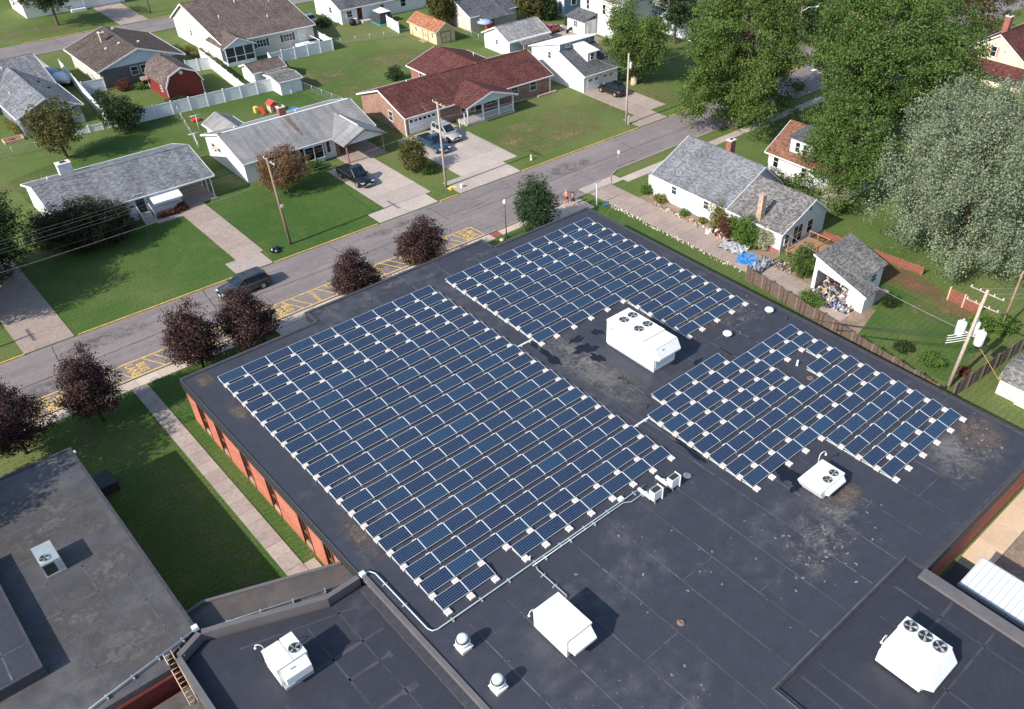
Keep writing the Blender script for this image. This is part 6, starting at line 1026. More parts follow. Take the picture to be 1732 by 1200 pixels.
E5, T5 = pole('grey utility pole with crossarms and three white transformers by the board fence', (47.75, -37.4), 9.4, [(9.0, 3.0), (7.9, 2.9)], .13, 'wood_pole_grey', (1.35, .1), 'v', ((.25, .95, 4.7, .40, 1.3), (.25, -.85, 4.6, .40, 1.3), (.75, .0, 5.0, .34, 1.2))); E6, T6 = pole('plain utility pole with a small area lamp by the back lawn', (59.4, -36.4), 6.6, [], .09, 'wood_pole'); pole('brown pole on the lawn beyond the back street', (38.7, 113.2), 8, [], .1)
l6 = [o for o in bpy.data.objects if o.name.startswith('utility_pole') and 'area lamp' in o.get('label', '')][0]; MB().tube([(59.4, -36.4, 6.2), (59.9, -36.5, 6.4), (60.2, -36.55, 6.35)], .03, 5).lathe((60.25, -36.55, 6.1), [(.1, 0), (.22, .08), (.2, .2), (.06, .28)], 10).build('lamp_arm', 'white_metal', l6); l4 = [o for o in bpy.data.objects if o.name.startswith('utility_pole') and 'beyond the crossing' in o.get('label', '')][0]; MB().tube([(106, 22.6, 8.0), (107.2, 22.2, 8.5), (108.6, 21.8, 8.4)], .05, 5).box(108.5, 21.6, 8.3, 109.3, 22, 8.45).build('lamp_arm', 'white_metal', l4)
def wire(a, b, sag, label, r=.0045, mat='grey_paint', n=14, group=None):
    a = Vector(a); b = Vector(b); pts = [a.lerp(b, k / n) - Vector((0, 0, sag * 4 * (k / n) * (1 - k / n))) for k in range(n + 1)]; return tag(MB().tube(pts, r, 4).build('power_line', mat, fix=False), label, 'wire', group)
def spans(EA, EB, TA, TB, lab):
    for k in range(4): wire(EA[k], EB[k], .5, lab + ' from crossarm to crossarm', group=lab)
    for k, dz in enumerate((-1.7, -2.3)): wire(TA + Vector((.14, 0, dz)), TB + Vector((.14, 0, dz + .0)), .45, ('upper' if k == 0 else 'lower') + ' thick cable under the ' + lab, .010, 'grey_paint' if k else 'dark_metal')
spans(E0, E1, T0, T1, 'bare wires over the shaded lawn'); spans(E1, E2, T1, T2, 'bare wires over the pickup driveway')
for k in range(2): wire(E2[k * 3], T3 + Vector((.1, .0, -.2 - k * .9)), .6, 'bare wires over the brick house lawn', group='bare wires over the brick house lawn')
wire(T2 + Vector((.14, 0, -1.8)), T3 + Vector((.14, 0, -1.9)), .5, 'thick cable over the brick house lawn', .016); wire(T3 + Vector((.1, 0, -.2)), E4[1], .8, 'upper wire running on to the crossing'); wire(T3 + Vector((.1, 0, -1.9)), T4 + Vector((.1, 0, -2.1)), .8, 'lower cable running on to the crossing', .014); wire(T1 + Vector((0, 0, -2)), (26, 39.4, 3.2), .5, 'service cable from pole to the grey roofed house', .016)
wire(T2 + Vector((0, 0, -2)), (46, 40, 3.3), .4, 'service cable from pole to the brick house', .016); wire(T3 + Vector((0, 0, -2)), (74, 36.5, 4.4), .3, 'service cable to the white garage house', .016); wire(T5 + Vector((0, 0, -4.4)), (54.6, -13, 3.2), .5, 'service cable to the white house by the alley', .016); wire(T5 + Vector((.1, 0, -4.5)), (49.9, -42.3, 0), 0, 'yellow guarded guy wire anchored in the grass', .016, 'yellow_plastic')
for k in range(4): wire(T5 + Vector((-.1, .1, -4.2 - .25 * k)), (41.3, -26.5 + k * .1, 4.55), .35, 'service cables from the transformers down to the school roof', .02, 'dark_metal', group='service cables to the school roof'); wire(T5 + Vector((-.15 - .0 * k, .12, -4.2 - .25 * k)), T5 + Vector((-1.6, 1.3, -4.5 - .25 * k)), .02, 'short pale sleeves on the transformer cables', .035, 'white_metal', group='pale cable sleeves')
for k in range(3): wire(E5[k], (95 + k, -70 - k, 9.5), 1.0, 'wires leaving the transformer pole over the back lawn', group='wires over the back lawn')
# ------------------------------------------------------------------ street furniture
lp = thing('lamp_post', 'black lamp post with a pale globe beside the bus lane end', 'lamp', (35.4, 8.74, 0)); MB().tube([(35.4, 8.74, 0), (35.4, 8.74, .8), (35.4, 8.74, 4.0)], [.09, .06, .045], 8).cyl((35.4, 8.74), .14, 0, .35, 10).build('post', 'dark_metal', lp); MB().lathe((35.4, 8.74, 4.0), [(.08, 0), (.17, .12), (.2, .34), (.12, .5), (.04, .58)], 12).build('globe', 'lamp_glass', lp)
tag(MB().lathe((34.7, 8.65, 0), [(.28, 0), (.26, .15), (.12, .24)], 10).build('rock', 'stone'), 'pale rock at the foot of the lamp post', 'rock')
sp = thing('street_sign', 'white street name sign post beside the alley entrance', 'sign', (48.05, 7.8, 0)); MB().box(48.0, 7.75, 0, 48.12, 7.87, 2.75).build('post', 'white_trim', sp); MB().box(47.75, 7.79, 2.76, 48.6, 7.83, 2.98).build('plate', 'white_trim', sp)
ys = thing('yard_sign', 'small blue yard sign on the grass beside the alley', 'sign', (48.3, 6.5, 0)); bx('board', 'blue_plastic', ys, 47.95, 6.48, .25, 48.7, 6.52, .85); bx('print', 'pale_blue_siding', ys, 48.05, 6.476, .45, 48.6, 6.479, .72); [MB().cyl((u, 6.5), .015, 0, .25, 5).build('stake', 'galv', ys) for u in (48.1, 48.55)]
def post_sign(label, base, h, w, hh, mat='white_trim', rot=0.0, n=4):
    t = thing('road_sign', label, 'sign', (*base, 0), rot); MB().cyl((0, 0), .035, 0, h, 6).build('post', 'galv', t, world=False); m = MB()
    if n == 4: m.box(-w / 2, -.045, h - hh, w / 2, -.03, h)
    else: m.prism([(w / 2 * math.cos(2 * math.pi * (k + .5) / n), h - hh / 2 + hh / 2 * math.sin(2 * math.pi * (k + .5) / n)) for k in range(n)], 'y', -.045, -.03)
    m.build('plate', mat, t, world=False); return t
post_sign('small white road sign on the grass verge', (57.2, 13.6), 2.2, .3, .45, rot=-.5); post_sign('back of a stop sign at the crossing', (103.6, 22.0), 2.6, .75, .75, 'galv', -.8, 8); post_sign('yellow diamond sign at the crossing', (102.6, 12.4), 2.4, .8, .8, 'yellow_plastic', -.6, 8)
for (u, v), mt, lab, hh in (((50.3, 22.3), 'pale_yellow', 'pale yellow fire hydrant on the brick house lawn', .7),):
    t = thing('fire_hydrant', lab, 'hydrant', (u, v, 0)); MB().lathe((u, v, 0), [(.17, 0), (.17, .06), (.12, .08), (.11, hh - .2), (.14, hh - .17), (.12, hh - .05), (.03, hh)], 12).build('barrel', mt, t); MB().tube([(u - .2, v, hh * .6), (u + .2, v, hh * .6)], .05, 8).build('outlet', mt, t)
tag(MB().box(37.55, 22.0, 0, 38.6, 22.7, .12).box(37.6, 22.05, .121, 37.9, 22.3, .3).build('utility_box', 'yellow_plastic', bevel=.03), 'yellow plastic object lying at the pole foot', 'box'); tag(MB().box(38.9, 21.6, 0, 39.25, 21.95, .45).build('bin', 'concrete_block', bevel=.03), 'small tan box at the driveway edge', 'box'); tag(MB().box(67.55, 22.2, 0, 67.9, 22.5, 1.3).build('utility_box', 'white_trim', bevel=.03), 'white utility pedestal at the pole foot', 'box'); tag(MB().lathe((79.4, 32.8, 0), [(.55, 0), (.5, .2), (.45, 1.1), (.3, 1.15)], 12).build('tree_stump', 'stump_wood'), 'tall pale tree stump beside the black car', 'stump')
bg_ = thing('rubbish_bags', 'pile of shiny black rubbish bags on the verge', 'rubbish bags', (15.3, 22.6, 0))
for k, (dx, dy, r) in enumerate(((0, 0, .42), (.45, .2, .36), (.2, -.35, .3))): o = MB().lathe((15.3 + dx, 22.6 + dy, 0), [(r * .8, 0), (r, r * .4), (r * .75, r * .95), (r * .2, r * 1.25), (r * .25, r * 1.4)], 9).build('bag', 'bag_black', bg_)
# yard things
cl = thing('clothes_pole', 'white clothes line pole on the back lawn', 'clothes pole', (23.2, 58.5, 0)); MB().cyl((23.2, 58.5), .05, 0, 1.9, 6).tube([(22.5, 58.5, 1.85), (23.9, 58.5, 1.85)], .04, 5).build('post', 'white_trim', cl); cl = thing('clothes_pole', 'second clothes pole near the chain link fence', 'clothes pole', (20.6, 53.0, 0)); MB().cyl((20.6, 53), .05, 0, 1.9, 6).tube([(19.9, 53, 1.85), (21.3, 53, 1.85)], .04, 5).build('post', 'white_trim', cl); tag(MB().box(23.5, 61.0, 0, 24.6, 61.8, .35).build('toy', 'red_plastic', bevel=.1), 'red plastic toy on the grass near the white fence', 'toy')
pl = thing('playhouse', 'toddler playhouse with a red roof on the back lawn', 'toy', (33.5, 58.0, 0)); MB().box(33.0, 57.5, 0, 34.2, 58.6, 1.0).build('wall', 'stump_wood', pl); MB().prism([(32.85, 1.0), (33.6, 1.5), (34.35, 1.0)], 'y', 57.35, 58.75).build('roof', 'red_plastic', pl); bx('door', 'door_brown', pl, 33.4, 57.46, 0, 33.8, 57.49, .8)
sl_ = thing('toddler_slide', 'yellow and red toddler slide beside the playhouse', 'toy', (31.6, 58.6, 0)); MB().box(31.2, 58.5, 0, 31.8, 59.1, .9).build('steps', 'yellow_plastic', sl_, bevel=.08); MB().prism([(58.5, .7), (57.4, .05), (57.4, .15), (58.5, .85)], 'x', 31.75, 32.2).build('chute', 'red_plastic', sl_); tag(MB().lathe((35.8, 56.4, 0), [(.6, 0), (.75, .22), (.7, .22), (.55, .06)], 14).build('wading_pool', 'blue_plastic'), 'round blue plastic basin on the back lawn', 'basin')
tn = thing('screen_tent', 'dark screened tent with a white peak on a blue sheet', 'tent', (67.4, 83.3, 0)); bx('ground_sheet', 'teal_plastic', tn, 65.7, 81.6, .01, 69.2, 85.0, .06); MB().loft([[(66.0, 81.9, .07), (68.9, 81.9, .07), (68.9, 84.8, .07), (66, 84.8, .07)], [(66.4, 82.3, 1.8), (68.5, 82.3, 1.8), (68.5, 84.4, 1.8), (66.4, 84.4, 1.8)]]).build('mesh_wall', 'screen_mesh', tn); MB().loft([[(66.3, 82.2, 1.81), (68.6, 82.2, 1.81), (68.6, 84.5, 1.81), (66.3, 84.5, 1.81)], [(67.3, 83.2, 2.35), (67.6, 83.2, 2.35), (67.6, 83.5, 2.35), (67.3, 83.5, 2.35)]]).build('peak', 'white_trim', tn)
tag(MB().lathe((62.4, 84.9, 0), [(.5, 0), (.6, .5), (.45, .95), (.1, 1.1)], 10).build('grill', 'black'), 'black covered grill beside the white house', 'grill'); tp = thing('trampoline', 'round trampoline frame on a bare patch of lawn', 'trampoline', (52.5, 79.6, 0)); MB().tube([(52.5 + 1.5 * math.cos(k * math.pi / 10), 79.6 + 1.5 * math.sin(k * math.pi / 10), .8) for k in range(21)], .04, 5).build('frame', 'galv', tp, fix=False); MB().lathe((52.5, 79.6, .76), [(1.35, 0), (1.35, .01), (.1, .012)], 20).build('mat', 'black', tp); [MB().cyl((52.5 + 1.45 * math.cos(k * 1.57), 79.6 + 1.45 * math.sin(k * 1.57)), .03, 0, .8, 6).build('leg', 'galv', tp) for k in range(4)]
bt = thing('covered_boat', 'boat under a pale blue cover with a white bow', 'boat', (15.0, 88.4, 0)); rings = []
for k in range(9):
    t = k / 8; y = 92.0 - t * 7.0; w = 1.4 * (math.sin(min(1, (t + .18) * 1.1) * math.pi * .5)) * (1 - max(0, t - .6) ** 2 * 5.5); w = max(.06, w); z = 1.2 + .35 * math.sin(t * math.pi); rings.append([(15.0 + .12 * t * 7 - w, y, .55), (15.0 + .12 * t * 7 - w * .96, y, .95), (15.0 + .12 * t * 7 - w * .4, y, z), (15.0 + .12 * t * 7 + w * .4, y, z), (15.0 + .12 * t * 7 + w * .96, y, .95), (15.0 + .12 * t * 7 + w, y, .55)])
MB().loft(rings[:6], True, True).build('cover', 'boat_cover', bt); MB().loft(rings[5:], True, True).build('bow_cover', 'white_trim', bt); MB().box(14.3, 86, .15, 16.2, 91, .54).build('trailer', 'dark_metal', bt)
for a in (14.2, 16.2): MB().tube([(a, 89.2, .32), (a + .18, 89.2, .32)], .31, 12).build('wheel', 'tyre', bt)
rb = thing('raised_bed', 'wooden raised bed with orange pumpkins at the grey house', 'planter', (4.0, 69.9, 0)); MB().box(2.9, 69.3, 0, 5.2, 69.4, .3).box(2.9, 70.6, 0, 5.2, 70.7, .3).box(2.9, 69.41, 0, 3.0, 70.59, .3).box(5.1, 69.41, 0, 5.2, 70.59, .3).build('frame', 'stump_wood', rb); MB().box(3.01, 69.41, 0, 5.09, 70.59, .22).build('soil', 'brick_dust', rb)
bx('pumpkins', 'red_wood', rb, 3.4, 69.7, .221, 4.2, 70.3, .34, bevel=.05); MB().lathe((8.2, 70.0, 0), [(.3, 0), (.3, .5), (.1, .6)], 8)
bn = thing('school_bench', 'dark steel bench cabinet on the shaded grass by the left roof', 'bench', (-10.1, -.8, 0)); MB().box(-10.75, -1.75, .1, -9.5, .15, .8).build('seat', 'dark_metal', bn, bevel=.03); [bx('leg', 'dark_metal', bn, u, v, 0, u + .08, v + .08, .1) for u in (-10.7, -9.62) for v in (-1.7, .02)]
tag(MB().lathe((-10.85, 1.0 - .9, 3.3), [(.04, 0), (.1, .06), (.09, .2), (.03, .24)], 10).build('wall_lamp', 'lamp_glass', school), None)
# junk in and in front of the open garage, alley rubble
def junk(label, name, x0, x1, y0, y1, n, hmax, mats, seed, smin=.08, smax=.45, slope=0.0):
    r = random.Random(seed); m = MB(); 
    for i in range(n):
        s = r.uniform(smin, smax); x = r.uniform(x0, x1); y = r.uniform(y0, y1); z = r.uniform(0, hmax) * ((x - x0) / (x1 - x0) if slope else 1); a = r.uniform(0, 3.14); c_, s_ = math.cos(a), math.sin(a); lx, ly, lz = s * r.uniform(.4, 1), s * r.uniform(.4, 1), s * r.uniform(.2, .8); m.cur = r.randrange(len(mats))
        i0 = len(m.v); m.box(-lx / 2, -ly / 2, 0, lx / 2, ly / 2, lz); tl = r.uniform(-.5, .5)
        for k in range(i0, i0 + 8): vx, vy, vz = m.v[k]; vz2 = vz + vx * tl; m.v[k] = (x + vx * c_ - vy * s_, y + vx * s_ + vy * c_, max(.01, z + vz2))
    return tag(m.build(name, mats, fix=False), label, 'junk', kind='stuff')
JM = ['white_trim', 'concrete_block', 'galv', 'grey_tarp', 'brick_dust', 'dark_metal', 'edge_dark', 'bark', 'grey_tarp', 'dark_metal', 'cloth_purple', 'stump_wood', 'grey_paint', 'white_trim', 'door_brown', 'dark_metal', 'black', 'deck_wood', 'galv', 'stone', 'cream_siding', 'grey_tarp']
junk('heaps of mixed junk filling the open white garage', 'garage_junk', 52.15, 55.6, -23.8, -20.2, 700, 1.7, JM, 5, .06, .40, slope=1); junk('junk spilling out in front of the open garage', 'yard_junk', 50.3, 51.9, -25.0, -20.0, 300, .22, JM, 6, .05, .30); junk('red tools and rubble along the alley garden', 'garden_rubble', 52.6, 53.6, -8.2, -5.2, 60, .3, ['red_plastic', 'red_plastic', 'white_trim', 'dark_metal', 'stone', 'concrete_block'], 8, .08, .5); junk('stones and broken bricks edging the alley garden', 'garden_edging', 53.0, 53.7, -5.2, 3.8, 120, .05, ['stone', 'concrete_block', 'brick_dust', 'stump_wood'], 9, .08, .28); junk('pale rubble along the grass edge of the alley', 'alley_rubble', 48.9, 49.6, -13, 6.5, 190, .04, ['stone', 'concrete_block', 'pale_yellow'], 10, .06, .22); junk('bits of rubbish by the white house steps', 'step_rubbish', 52.4, 54.0, -16.6, -13.8, 70, .2, JM, 12, .06, .3)
def tarp(label, pts, z, mat, seed):
    r = random.Random(seed); m = MB(); n = 10; a, b, c, d = [Vector((*p, 0)) for p in pts]; G = [[None] * (n + 1) for _ in range(n + 1)]
    for i in range(n + 1):
        for j in range(n + 1): p = a.lerp(b, i / n).lerp(d.lerp(c, i / n), j / n); G[i][j] = (p.x + r.uniform(-.08, .08), p.y + r.uniform(-.08, .08), .02 + r.uniform(0, z))
    for i in range(n):
        for j in range(n): m.face([G[i][j], G[i + 1][j], G[i + 1][j + 1], G[i][j + 1]])
    return tag(m.build('tarpaulin', mat, fix=False), label, 'tarp')
tarp('crumpled blue tarpaulin in the alley', ((50.2, -11.3), (52.2, -10.2), (52.9, -12.2), (50.9, -13.2)), .18, 'blue_tarp', 1); tarp('crumpled grey tarpaulin below the climbing shrub', ((51.0, -8.2), (53.0, -7.8), (53.4, -10.6), (51.6, -10.9)), .5, 'grey_tarp', 2); tarp('small blue tarpaulin in front of the garage', ((50.6, -23.0), (51.6, -22.7), (51.8, -23.9), (50.9, -24.1)), .15, 'blue_tarp', 3); tarp('grey sheet draped on the board fence end', ((49.4, -13.2), (52.6, -13.0), (52.6, -14.4), (49.6, -14.6)), .9, 'grey_tarp', 4)

# ------------------------------------------------------------------ vehicles (local x = forward)
def wheel(parent, x, y, r, w, side):
    t = MB().tube([(x, y - w / 2, r), (x, y - w / 2 + .03, r), (x, y + w / 2 - .03, r), (x, y + w / 2, r)], [r * .88, r, r, r * .88], 20).build('wheel', 'tyre', parent, world=False)
    o = side * (w / 2 + .004); m = MB(); m.tube([(x, y + o - side * .02, r), (x, y + o, r)], r * .62, 16); ob = m.build('rim', 'rim', t, world=False)
    s = MB()
    for k in range(5): a = 2 * math.pi * k / 5 + .5; s.tube([(x + r * .42 * math.cos(a), y + o - side * .0, r + r * .42 * math.sin(a)), (x + r * .42 * math.cos(a), y + o + side * .003, r + r * .42 * math.sin(a))], r * .12, 8)
    s.build('rim_slot', 'black', t, world=False)
def loft_body(stations):
    "stations: x, half-width, z-bottom, z-shoulder, z-top"
    R = []
    for x, w, zb, zs, zt in stations: R.append([(x, -w * .92, zb), (x, -w, zb + .12), (x, -w, zs), (x, -w * .9, zt), (x, w * .9, zt), (x, w, zs), (x, w, zb + .12), (x, w * .92, zb)])
    return R
def car(label, loc, rot, paint, L=4.7, W=1.86, Hh=1.72, kind='suv', name='parked_car', cat='car', rack=False, group=None):
    t = thing(name, label, cat, loc, rot, group); hl = L / 2; w = W / 2; r = .36 if kind != 'sedan' else .32; zb = .26; belt = 1.02 if kind != 'sedan' else .9; hood = belt - .06
    st = [(-hl, w * .78, zb + .22, .62, .74), (-hl + .08, w * .93, zb + .05, .72, belt - .1), (-hl + .45, w, zb, .82, belt), (-hl * .3, w, zb, .82, belt), (hl * .36, w, zb, .80, belt - .01), (hl * .62, w * .98, zb, .78, hood - .03), (hl - .35, w * .95, zb + .02, .72, hood - .12), (hl - .08, w * .86, zb + .06, .62, hood - .26), (hl, w * .70, zb + .14, .50, .62)]
    m = MB(); m.loft(loft_body(st), True, True); body = m.build('body', paint, t, world=False)
    if kind == 'pickup': g = [(-hl * .10, belt), (-hl * .05, Hh), (hl * .20, Hh), (hl * .46, belt)]
    elif kind == 'sedan': g = [(-hl * .78, belt), (-hl * .42, Hh), (hl * .08, Hh), (hl * .46, belt)]
    else: g = [(-hl + .10, belt), (-hl * .80, Hh - .02), (hl * .04, Hh), (hl * .50, belt)]
    ww, wt = w * .91, w * .74; G = []
    def ring(x, z, f): q = ww + (wt - ww) * f; return [(x, -q, z), (x, q, z)]
    a0, a1, a2, a3 = g; zr = Hh
    bl, tl = ww, wt
    V = [(a0[0], -bl, belt - .02), (a3[0], -bl, belt - .02), (a3[0], bl, belt - .02), (a0[0], bl, belt - .02), (a1[0], -tl, zr), (a2[0], -tl, zr), (a2[0], tl, zr), (a1[0], tl, zr)]
    cb = MB(); cb.face([V[0], V[1], V[5], V[4]]).face([V[1], V[2], V[6], V[5]]).face([V[2], V[3], V[7], V[6]]).face([V[3], V[0], V[4], V[7]]).face([V[4], V[5], V[6], V[7]]); cab = cb.build('cabin', paint, t, world=False)
    me = cab.data; bm = bmesh.new(); bm.from_mesh(me); bmesh.ops.remove_doubles(bm, verts=bm.verts, dist=1e-4); bmesh.ops.bevel(bm, geom=[e for e in bm.edges], offset=.06, segments=3, affect='EDGES', clamp_overlap=True); bmesh.ops.recalc_face_normals(bm, faces=bm.faces); bm.to_mesh(me); bm.free()
    def pane(quad, name='window'):
        q = [Vector(p) for p in quad]; c = sum(q, Vector()) / 4; n = (q[1] - q[0]).cross(q[3] - q[0]).normalized()
        if n.dot(c - Vector((0, 0, .9))) < 0: n = -n
        o = MB().face([p + (c - p).normalized() * .05 + n * .012 for p in q]).build(name, 'car_glass', t, world=False, fix=False); return o
    def lerp(p, q, f): return Vector(p).lerp(Vector(q), f)
    def sub(p, q, r_, s, a, b, c, d):       # bilinear sub-quad: along p->q, up p->s
        f = lambda x, y: lerp(lerp(p, q, x), lerp(s, r_, x), y); return [f(a, c), f(b, c), f(b, d), f(a, d)]
    pane(sub(V[1], V[2], V[6], V[5], .05, .95, .12, .95), 'windscreen'); pane(sub(V[3], V[0], V[4], V[7], .07, .93, .2, .92), 'rear_window')
    divs = ((.04, .34), (.36, .64), (.66, .95)) if kind == 'suv' else ((.05, .48), (.51, .94))
    for a, b in divs: pane(sub(V[0], V[1], V[5], V[4], a, b, .16, .9)); pane(sub(V[3], V[2], V[6], V[7], a, b, .16, .9))
    if kind == 'pickup': MB().box(-hl + .12, -w * .82, belt - .001, -hl * .14, w * .82, belt + .012).build('bed_cover', 'black', t, world=False)
    xf, xr = hl * .62, -hl * .60
    for x in (xf, xr):
        for s in (-1, 1):
            MB().tube([(x, s * (w - .25), r), (x, s * (w + .006), r)], r * 1.16, 18).build('wheel_arch', 'black', t, world=False); wheel(t, x, s * (w - .085), r, .22, s)
    for s in (-1, 1):
        MB().box(hl - .20, s * w * .5, .62, hl - .045, s * w * .84, .76).build('headlight', 'head_lamp', t, world=False, bevel=.02); MB().box(-hl - .002, s * w * .55, .72, -hl + .09, s * w * .86, .98).build('tail_light', 'amber_glass', t, world=False, bevel=.01); MB().box(a3[0] - .35, s * w * .95, belt, a3[0] - .18, s * (w + .16), belt + .14).build('mirror', paint, t, world=False, bevel=.02)
    MB().box(hl - .10, -w * .45, .5, hl + .005, w * .45, .70).build('grille', 'black', t, world=False, bevel=.01); MB().box(hl - .06, -w * .7, .30, hl + .02, w * .7, .42).build('bumper', 'galv' if kind == 'pickup' else 'dark_metal', t, world=False, bevel=.02); MB().box(hl - .02, -.25, .44, hl + .022, .25, .55).build('number_plate', 'white_trim', t, world=False)
    if rack:
        for s in (-1, 1): MB().tube([(a1[0] + .15, s * wt * .88, zr + .05), (a2[0] - .1, s * wt * .88, zr + .05)], .022, 5).build('roof_rail', 'dark_metal', t, world=False)
        for x in (a1[0] + .5, a2[0] - .4): MB().tube([(x, -wt * .9, zr + .07), (x, wt * .9, zr + .07)], .022, 5).build('roof_bar', 'dark_metal', t, world=False)
    return t
c = P(413, 482, .8); car('dark grey estate car driving along the street', (9.7, 17.6, .012), math.pi, 'car_grey', 5.05, 1.92, 1.60, 'suv', 'driving_car', rack=True); hd_ = None
car('black pickup truck parked in front of the gabled carport', (30.6, 31.6, .065), -math.pi / 2 + .04, 'car_black', 5.7, 1.98, 1.86, 'pickup', 'pickup_truck', 'pickup'); car('blue pickup truck beside the olive tree on the wide driveway', (43.2, 33.3, .065), -math.pi / 2, 'car_blue', 5.3, 1.9, 1.78, 'pickup', 'pickup_truck', 'pickup'); car('silver sports utility car in front of the white garage door', (46.3, 34.9, .065), -math.pi / 2 + .02, 'car_silver', 4.75, 1.9, 1.78, 'suv', rack=True); car('black sports utility car in front of the white garage house', (74.2, 32.2, .065), math.pi / 2 + .05, 'car_black', 4.6, 1.86, 1.74, 'suv', rack=True); car('red car parked behind the pale blue garage', (86.3, 59.8, .065), .2, 'car_red', 4.4, 1.75, 1.42, 'sedan'); car('silver car parked between the beige house and the tented house', (57.3, 91.0, .012), math.pi / 2, 'car_silver', 4.5, 1.75, 1.45, 'sedan')
mb_ = thing('motorcycle', 'dark motorcycle standing beside the red car', 'motorcycle', (88.7, 57.6, .06)); [MB().tube([(88.1 + d, 57.55, .36), (88.1 + d, 57.67, .36)], .31, 14).build('wheel', 'tyre', mb_) for d in (0, 1.35)]; MB().loft([[(88.3, 57.5, .4), (88.3, 57.7, .4), (88.3, 57.7, .7), (88.3, 57.5, .7)], [(88.9, 57.46, .4), (88.9, 57.74, .4), (88.9, 57.74, .95), (88.9, 57.46, .95)], [(89.3, 57.52, .5), (89.3, 57.68, .5), (89.3, 57.68, .9), (89.3, 57.52, .9)]]).build('body', 'dark_metal', mb_); MB().tube([(89.2, 57.2, 1.1), (89.3, 57.6, 1.0), (89.2, 58.0, 1.1)], .03, 5).build('handlebar', 'galv', mb_)
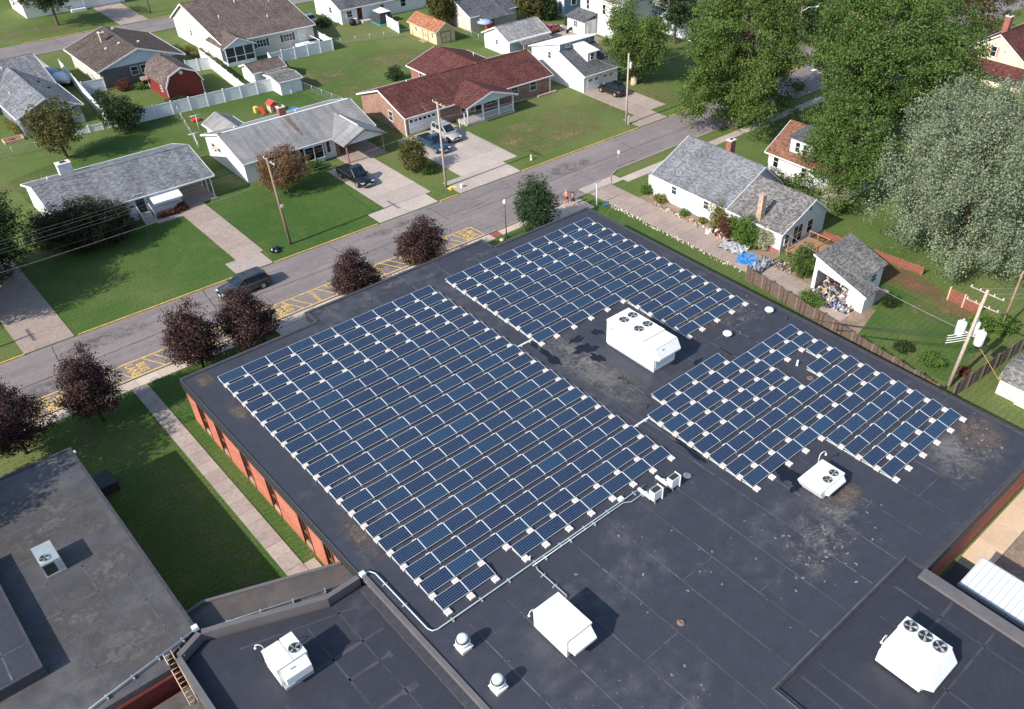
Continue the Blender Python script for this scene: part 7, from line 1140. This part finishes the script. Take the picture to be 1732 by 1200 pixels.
# ------------------------------------------------------------------ two people walking along the street
def person(label, loc, rot, h, skin_top, clothes, hair, stride):
    "one continuous skinned body in mid-stride; clothing and hair are children (local +x = walking direction)"
    t = thing('person', label, 'person', loc, rot); k = h / 1.75
    J = {'pel': (0, 0, .95), 'wst': (0, 0, 1.12), 'chs': (.01, 0, 1.34), 'nck': (.02, 0, 1.50), 'hd0': (.03, 0, 1.58), 'hd1': (.04, 0, 1.70)}
    Rr = {'pel': .145, 'wst': .125, 'chs': .15, 'nck': .055, 'hd0': .085, 'hd1': .088}
    E = [('pel', 'wst'), ('wst', 'chs'), ('chs', 'nck'), ('nck', 'hd0'), ('hd0', 'hd1')]
    for s, n in ((1, 'l'), (-1, 'r')):
        f = stride * s
        J.update({'hip' + n: (0, s * .1, .90), 'kne' + n: (.22 * f + .06, s * .11, .50), 'ank' + n: (.34 * f - .06, s * .11, .09), 'toe' + n: (.34 * f + .13, s * .12, .035), 'sho' + n: (.01, s * .19, 1.42), 'elb' + n: (-.16 * f - .02, s * .25, 1.15), 'wri' + n: (-.22 * f + .08, s * .25, .92), 'han' + n: (-.24 * f + .12, s * .25, .84), 'fin' + n: (-.25 * f + .15, s * .245, .77)})
        Rr.update({'hip' + n: .10, 'kne' + n: .062, 'ank' + n: .042, 'toe' + n: .04, 'sho' + n: .062, 'elb' + n: .045, 'wri' + n: .032, 'han' + n: .036, 'fin' + n: .02})
        E += [('pel', 'hip' + n), ('hip' + n, 'kne' + n), ('kne' + n, 'ank' + n), ('ank' + n, 'toe' + n), ('chs', 'sho' + n), ('sho' + n, 'elb' + n), ('elb' + n, 'wri' + n), ('wri' + n, 'han' + n), ('han' + n, 'fin' + n)]
    def skin(name, keys, edges, mat, grow=0.0):
        keys = list(keys); me = bpy.data.meshes.new(name); me.from_pydata([Vector(J[q]) * k for q in keys], [(keys.index(a), keys.index(b)) for a, b in edges], []); o = link(name, me, t); md = o.modifiers.new('Skin', 'SKIN'); md.use_smooth_shade = True
        for i, q in enumerate(keys): me.skin_vertices[0].data[i].radius = ((Rr[q] + grow) * k,) * 2
        me.skin_vertices[0].data[0].use_root = True; o.modifiers.new('Sub', 'SUBSURF').levels = 2; o.modifiers['Sub'].render_levels = 2
        dg = bpy.context.evaluated_depsgraph_get(); bpy.context.view_layer.update(); em = bpy.data.meshes.new_from_object(o.evaluated_get(bpy.context.evaluated_depsgraph_get())); o.modifiers.clear(); o.data = em; em.materials.clear(); em.materials.append(M[mat]); return o
    for me0 in (1,): 
        pass
    body = skin2('body', J, Rr, E, k, t, 'skin'); 
    for part, keys, edges, mat, grow in clothes: skin2(part, {q: J[q] for q in keys}, Rr, edges, k, t, mat, grow)
    hm = MB().lathe((.03 * k, 0, 1.665 * k), [(.092 * k, -.05), (.104 * k, .02), (.09 * k, .08), (.05 * k, .115), (.01, .125)], 12).build('hair', hair, t, world=False)
    for s in (-1, 1):
        MB().lathe((.117 * k, s * .033 * k, 1.635 * k), [(.004, -.008), (.011, 0), (.004, .008)], 6).build('eye', 'black', t, world=False); MB().box(-.02 * k, s * .09 * k, 1.60 * k, .03 * k, s * .105 * k, 1.66 * k).build('ear', 'skin', t, world=False, bevel=.006)
        fx = .34 * stride * s; MB().box((fx - .11) * k, (s * .12 - .045) * k, .0, (fx + .17) * k, (s * .12 + .045) * k, .075 * k).build('shoe', 'shoe', t, world=False, bevel=.02)
    MB().prism([(.11 * k, 1.63 * k), (.145 * k, 1.60 * k), (.11 * k, 1.59 * k)], 'y', -.012 * k, .012 * k).build('nose', 'skin', t, world=False); MB().box(.105 * k, -.025 * k, 1.562 * k, .118 * k, .025 * k, 1.570 * k).build('mouth', 'cloth_red', t, world=False); return t
def skin2(name, J, Rr, E, k, parent, mat, grow=0.0):
    keys = list(J); me = bpy.data.meshes.new(name); me.from_pydata([Vector(J[q]) * k for q in keys], [(keys.index(a), keys.index(b)) for a, b in E], []); o = link(name, me, parent)
    md = o.modifiers.new('Skin', 'SKIN'); md.use_smooth_shade = True
    if not me.skin_vertices: me.attributes.new('skin', 'FLOAT', 'POINT') if False else bmesh_skin(me)
    for i, q in enumerate(keys): me.skin_vertices[0].data[i].radius = ((Rr[q] + grow) * k, (Rr[q] + grow) * k); me.skin_vertices[0].data[i].use_root = (i == 0)
    sb = o.modifiers.new('Sub', 'SUBSURF'); sb.levels = 2; sb.render_levels = 2; me.materials.append(M[mat]); return o
def bmesh_skin(me):
    bm = bmesh.new(); bm.from_mesh(me); bm.verts.layers.skin.verify(); bm.to_mesh(me); bm.free()
shorts = ('shorts', ('pel', 'hipl', 'hipr', 'knl2', 'knr2'), [], 'cloth_red', .012)
def person_clothes(kind):
    if kind == 'shorts': return [('shorts', ['pel', 'hipl', 'hipr', 'knel', 'kner'], [('pel', 'hipl'), ('pel', 'hipr'), ('hipl', 'knel'), ('hipr', 'kner')], 'cloth_red', .014)]
    return [('top', ['chs', 'pel', 'wst', 'shol', 'shor'], [('pel', 'wst'), ('wst', 'chs'), ('chs', 'shol'), ('chs', 'shor')], 'cloth_purple', .018), ('shorts', ['pel', 'hipl', 'hipr', 'knel', 'kner'], [('pel', 'hipl'), ('pel', 'hipr'), ('hipl', 'knel'), ('hipr', 'kner')], 'cloth_purple', .014)]
pa = P(958, 346, 0); pb = P(968, 348, 0)
person('shirtless person in red shorts walking along the street', (pa.x, pa.y, .02), math.radians(-20), 1.82, True, person_clothes('shorts'), 'blond', 1.0); person('person in purple top and shorts walking along the street', (pb.x, pb.y, .02), math.radians(-20), 1.66, False, person_clothes('top'), 'hair', -1.0)
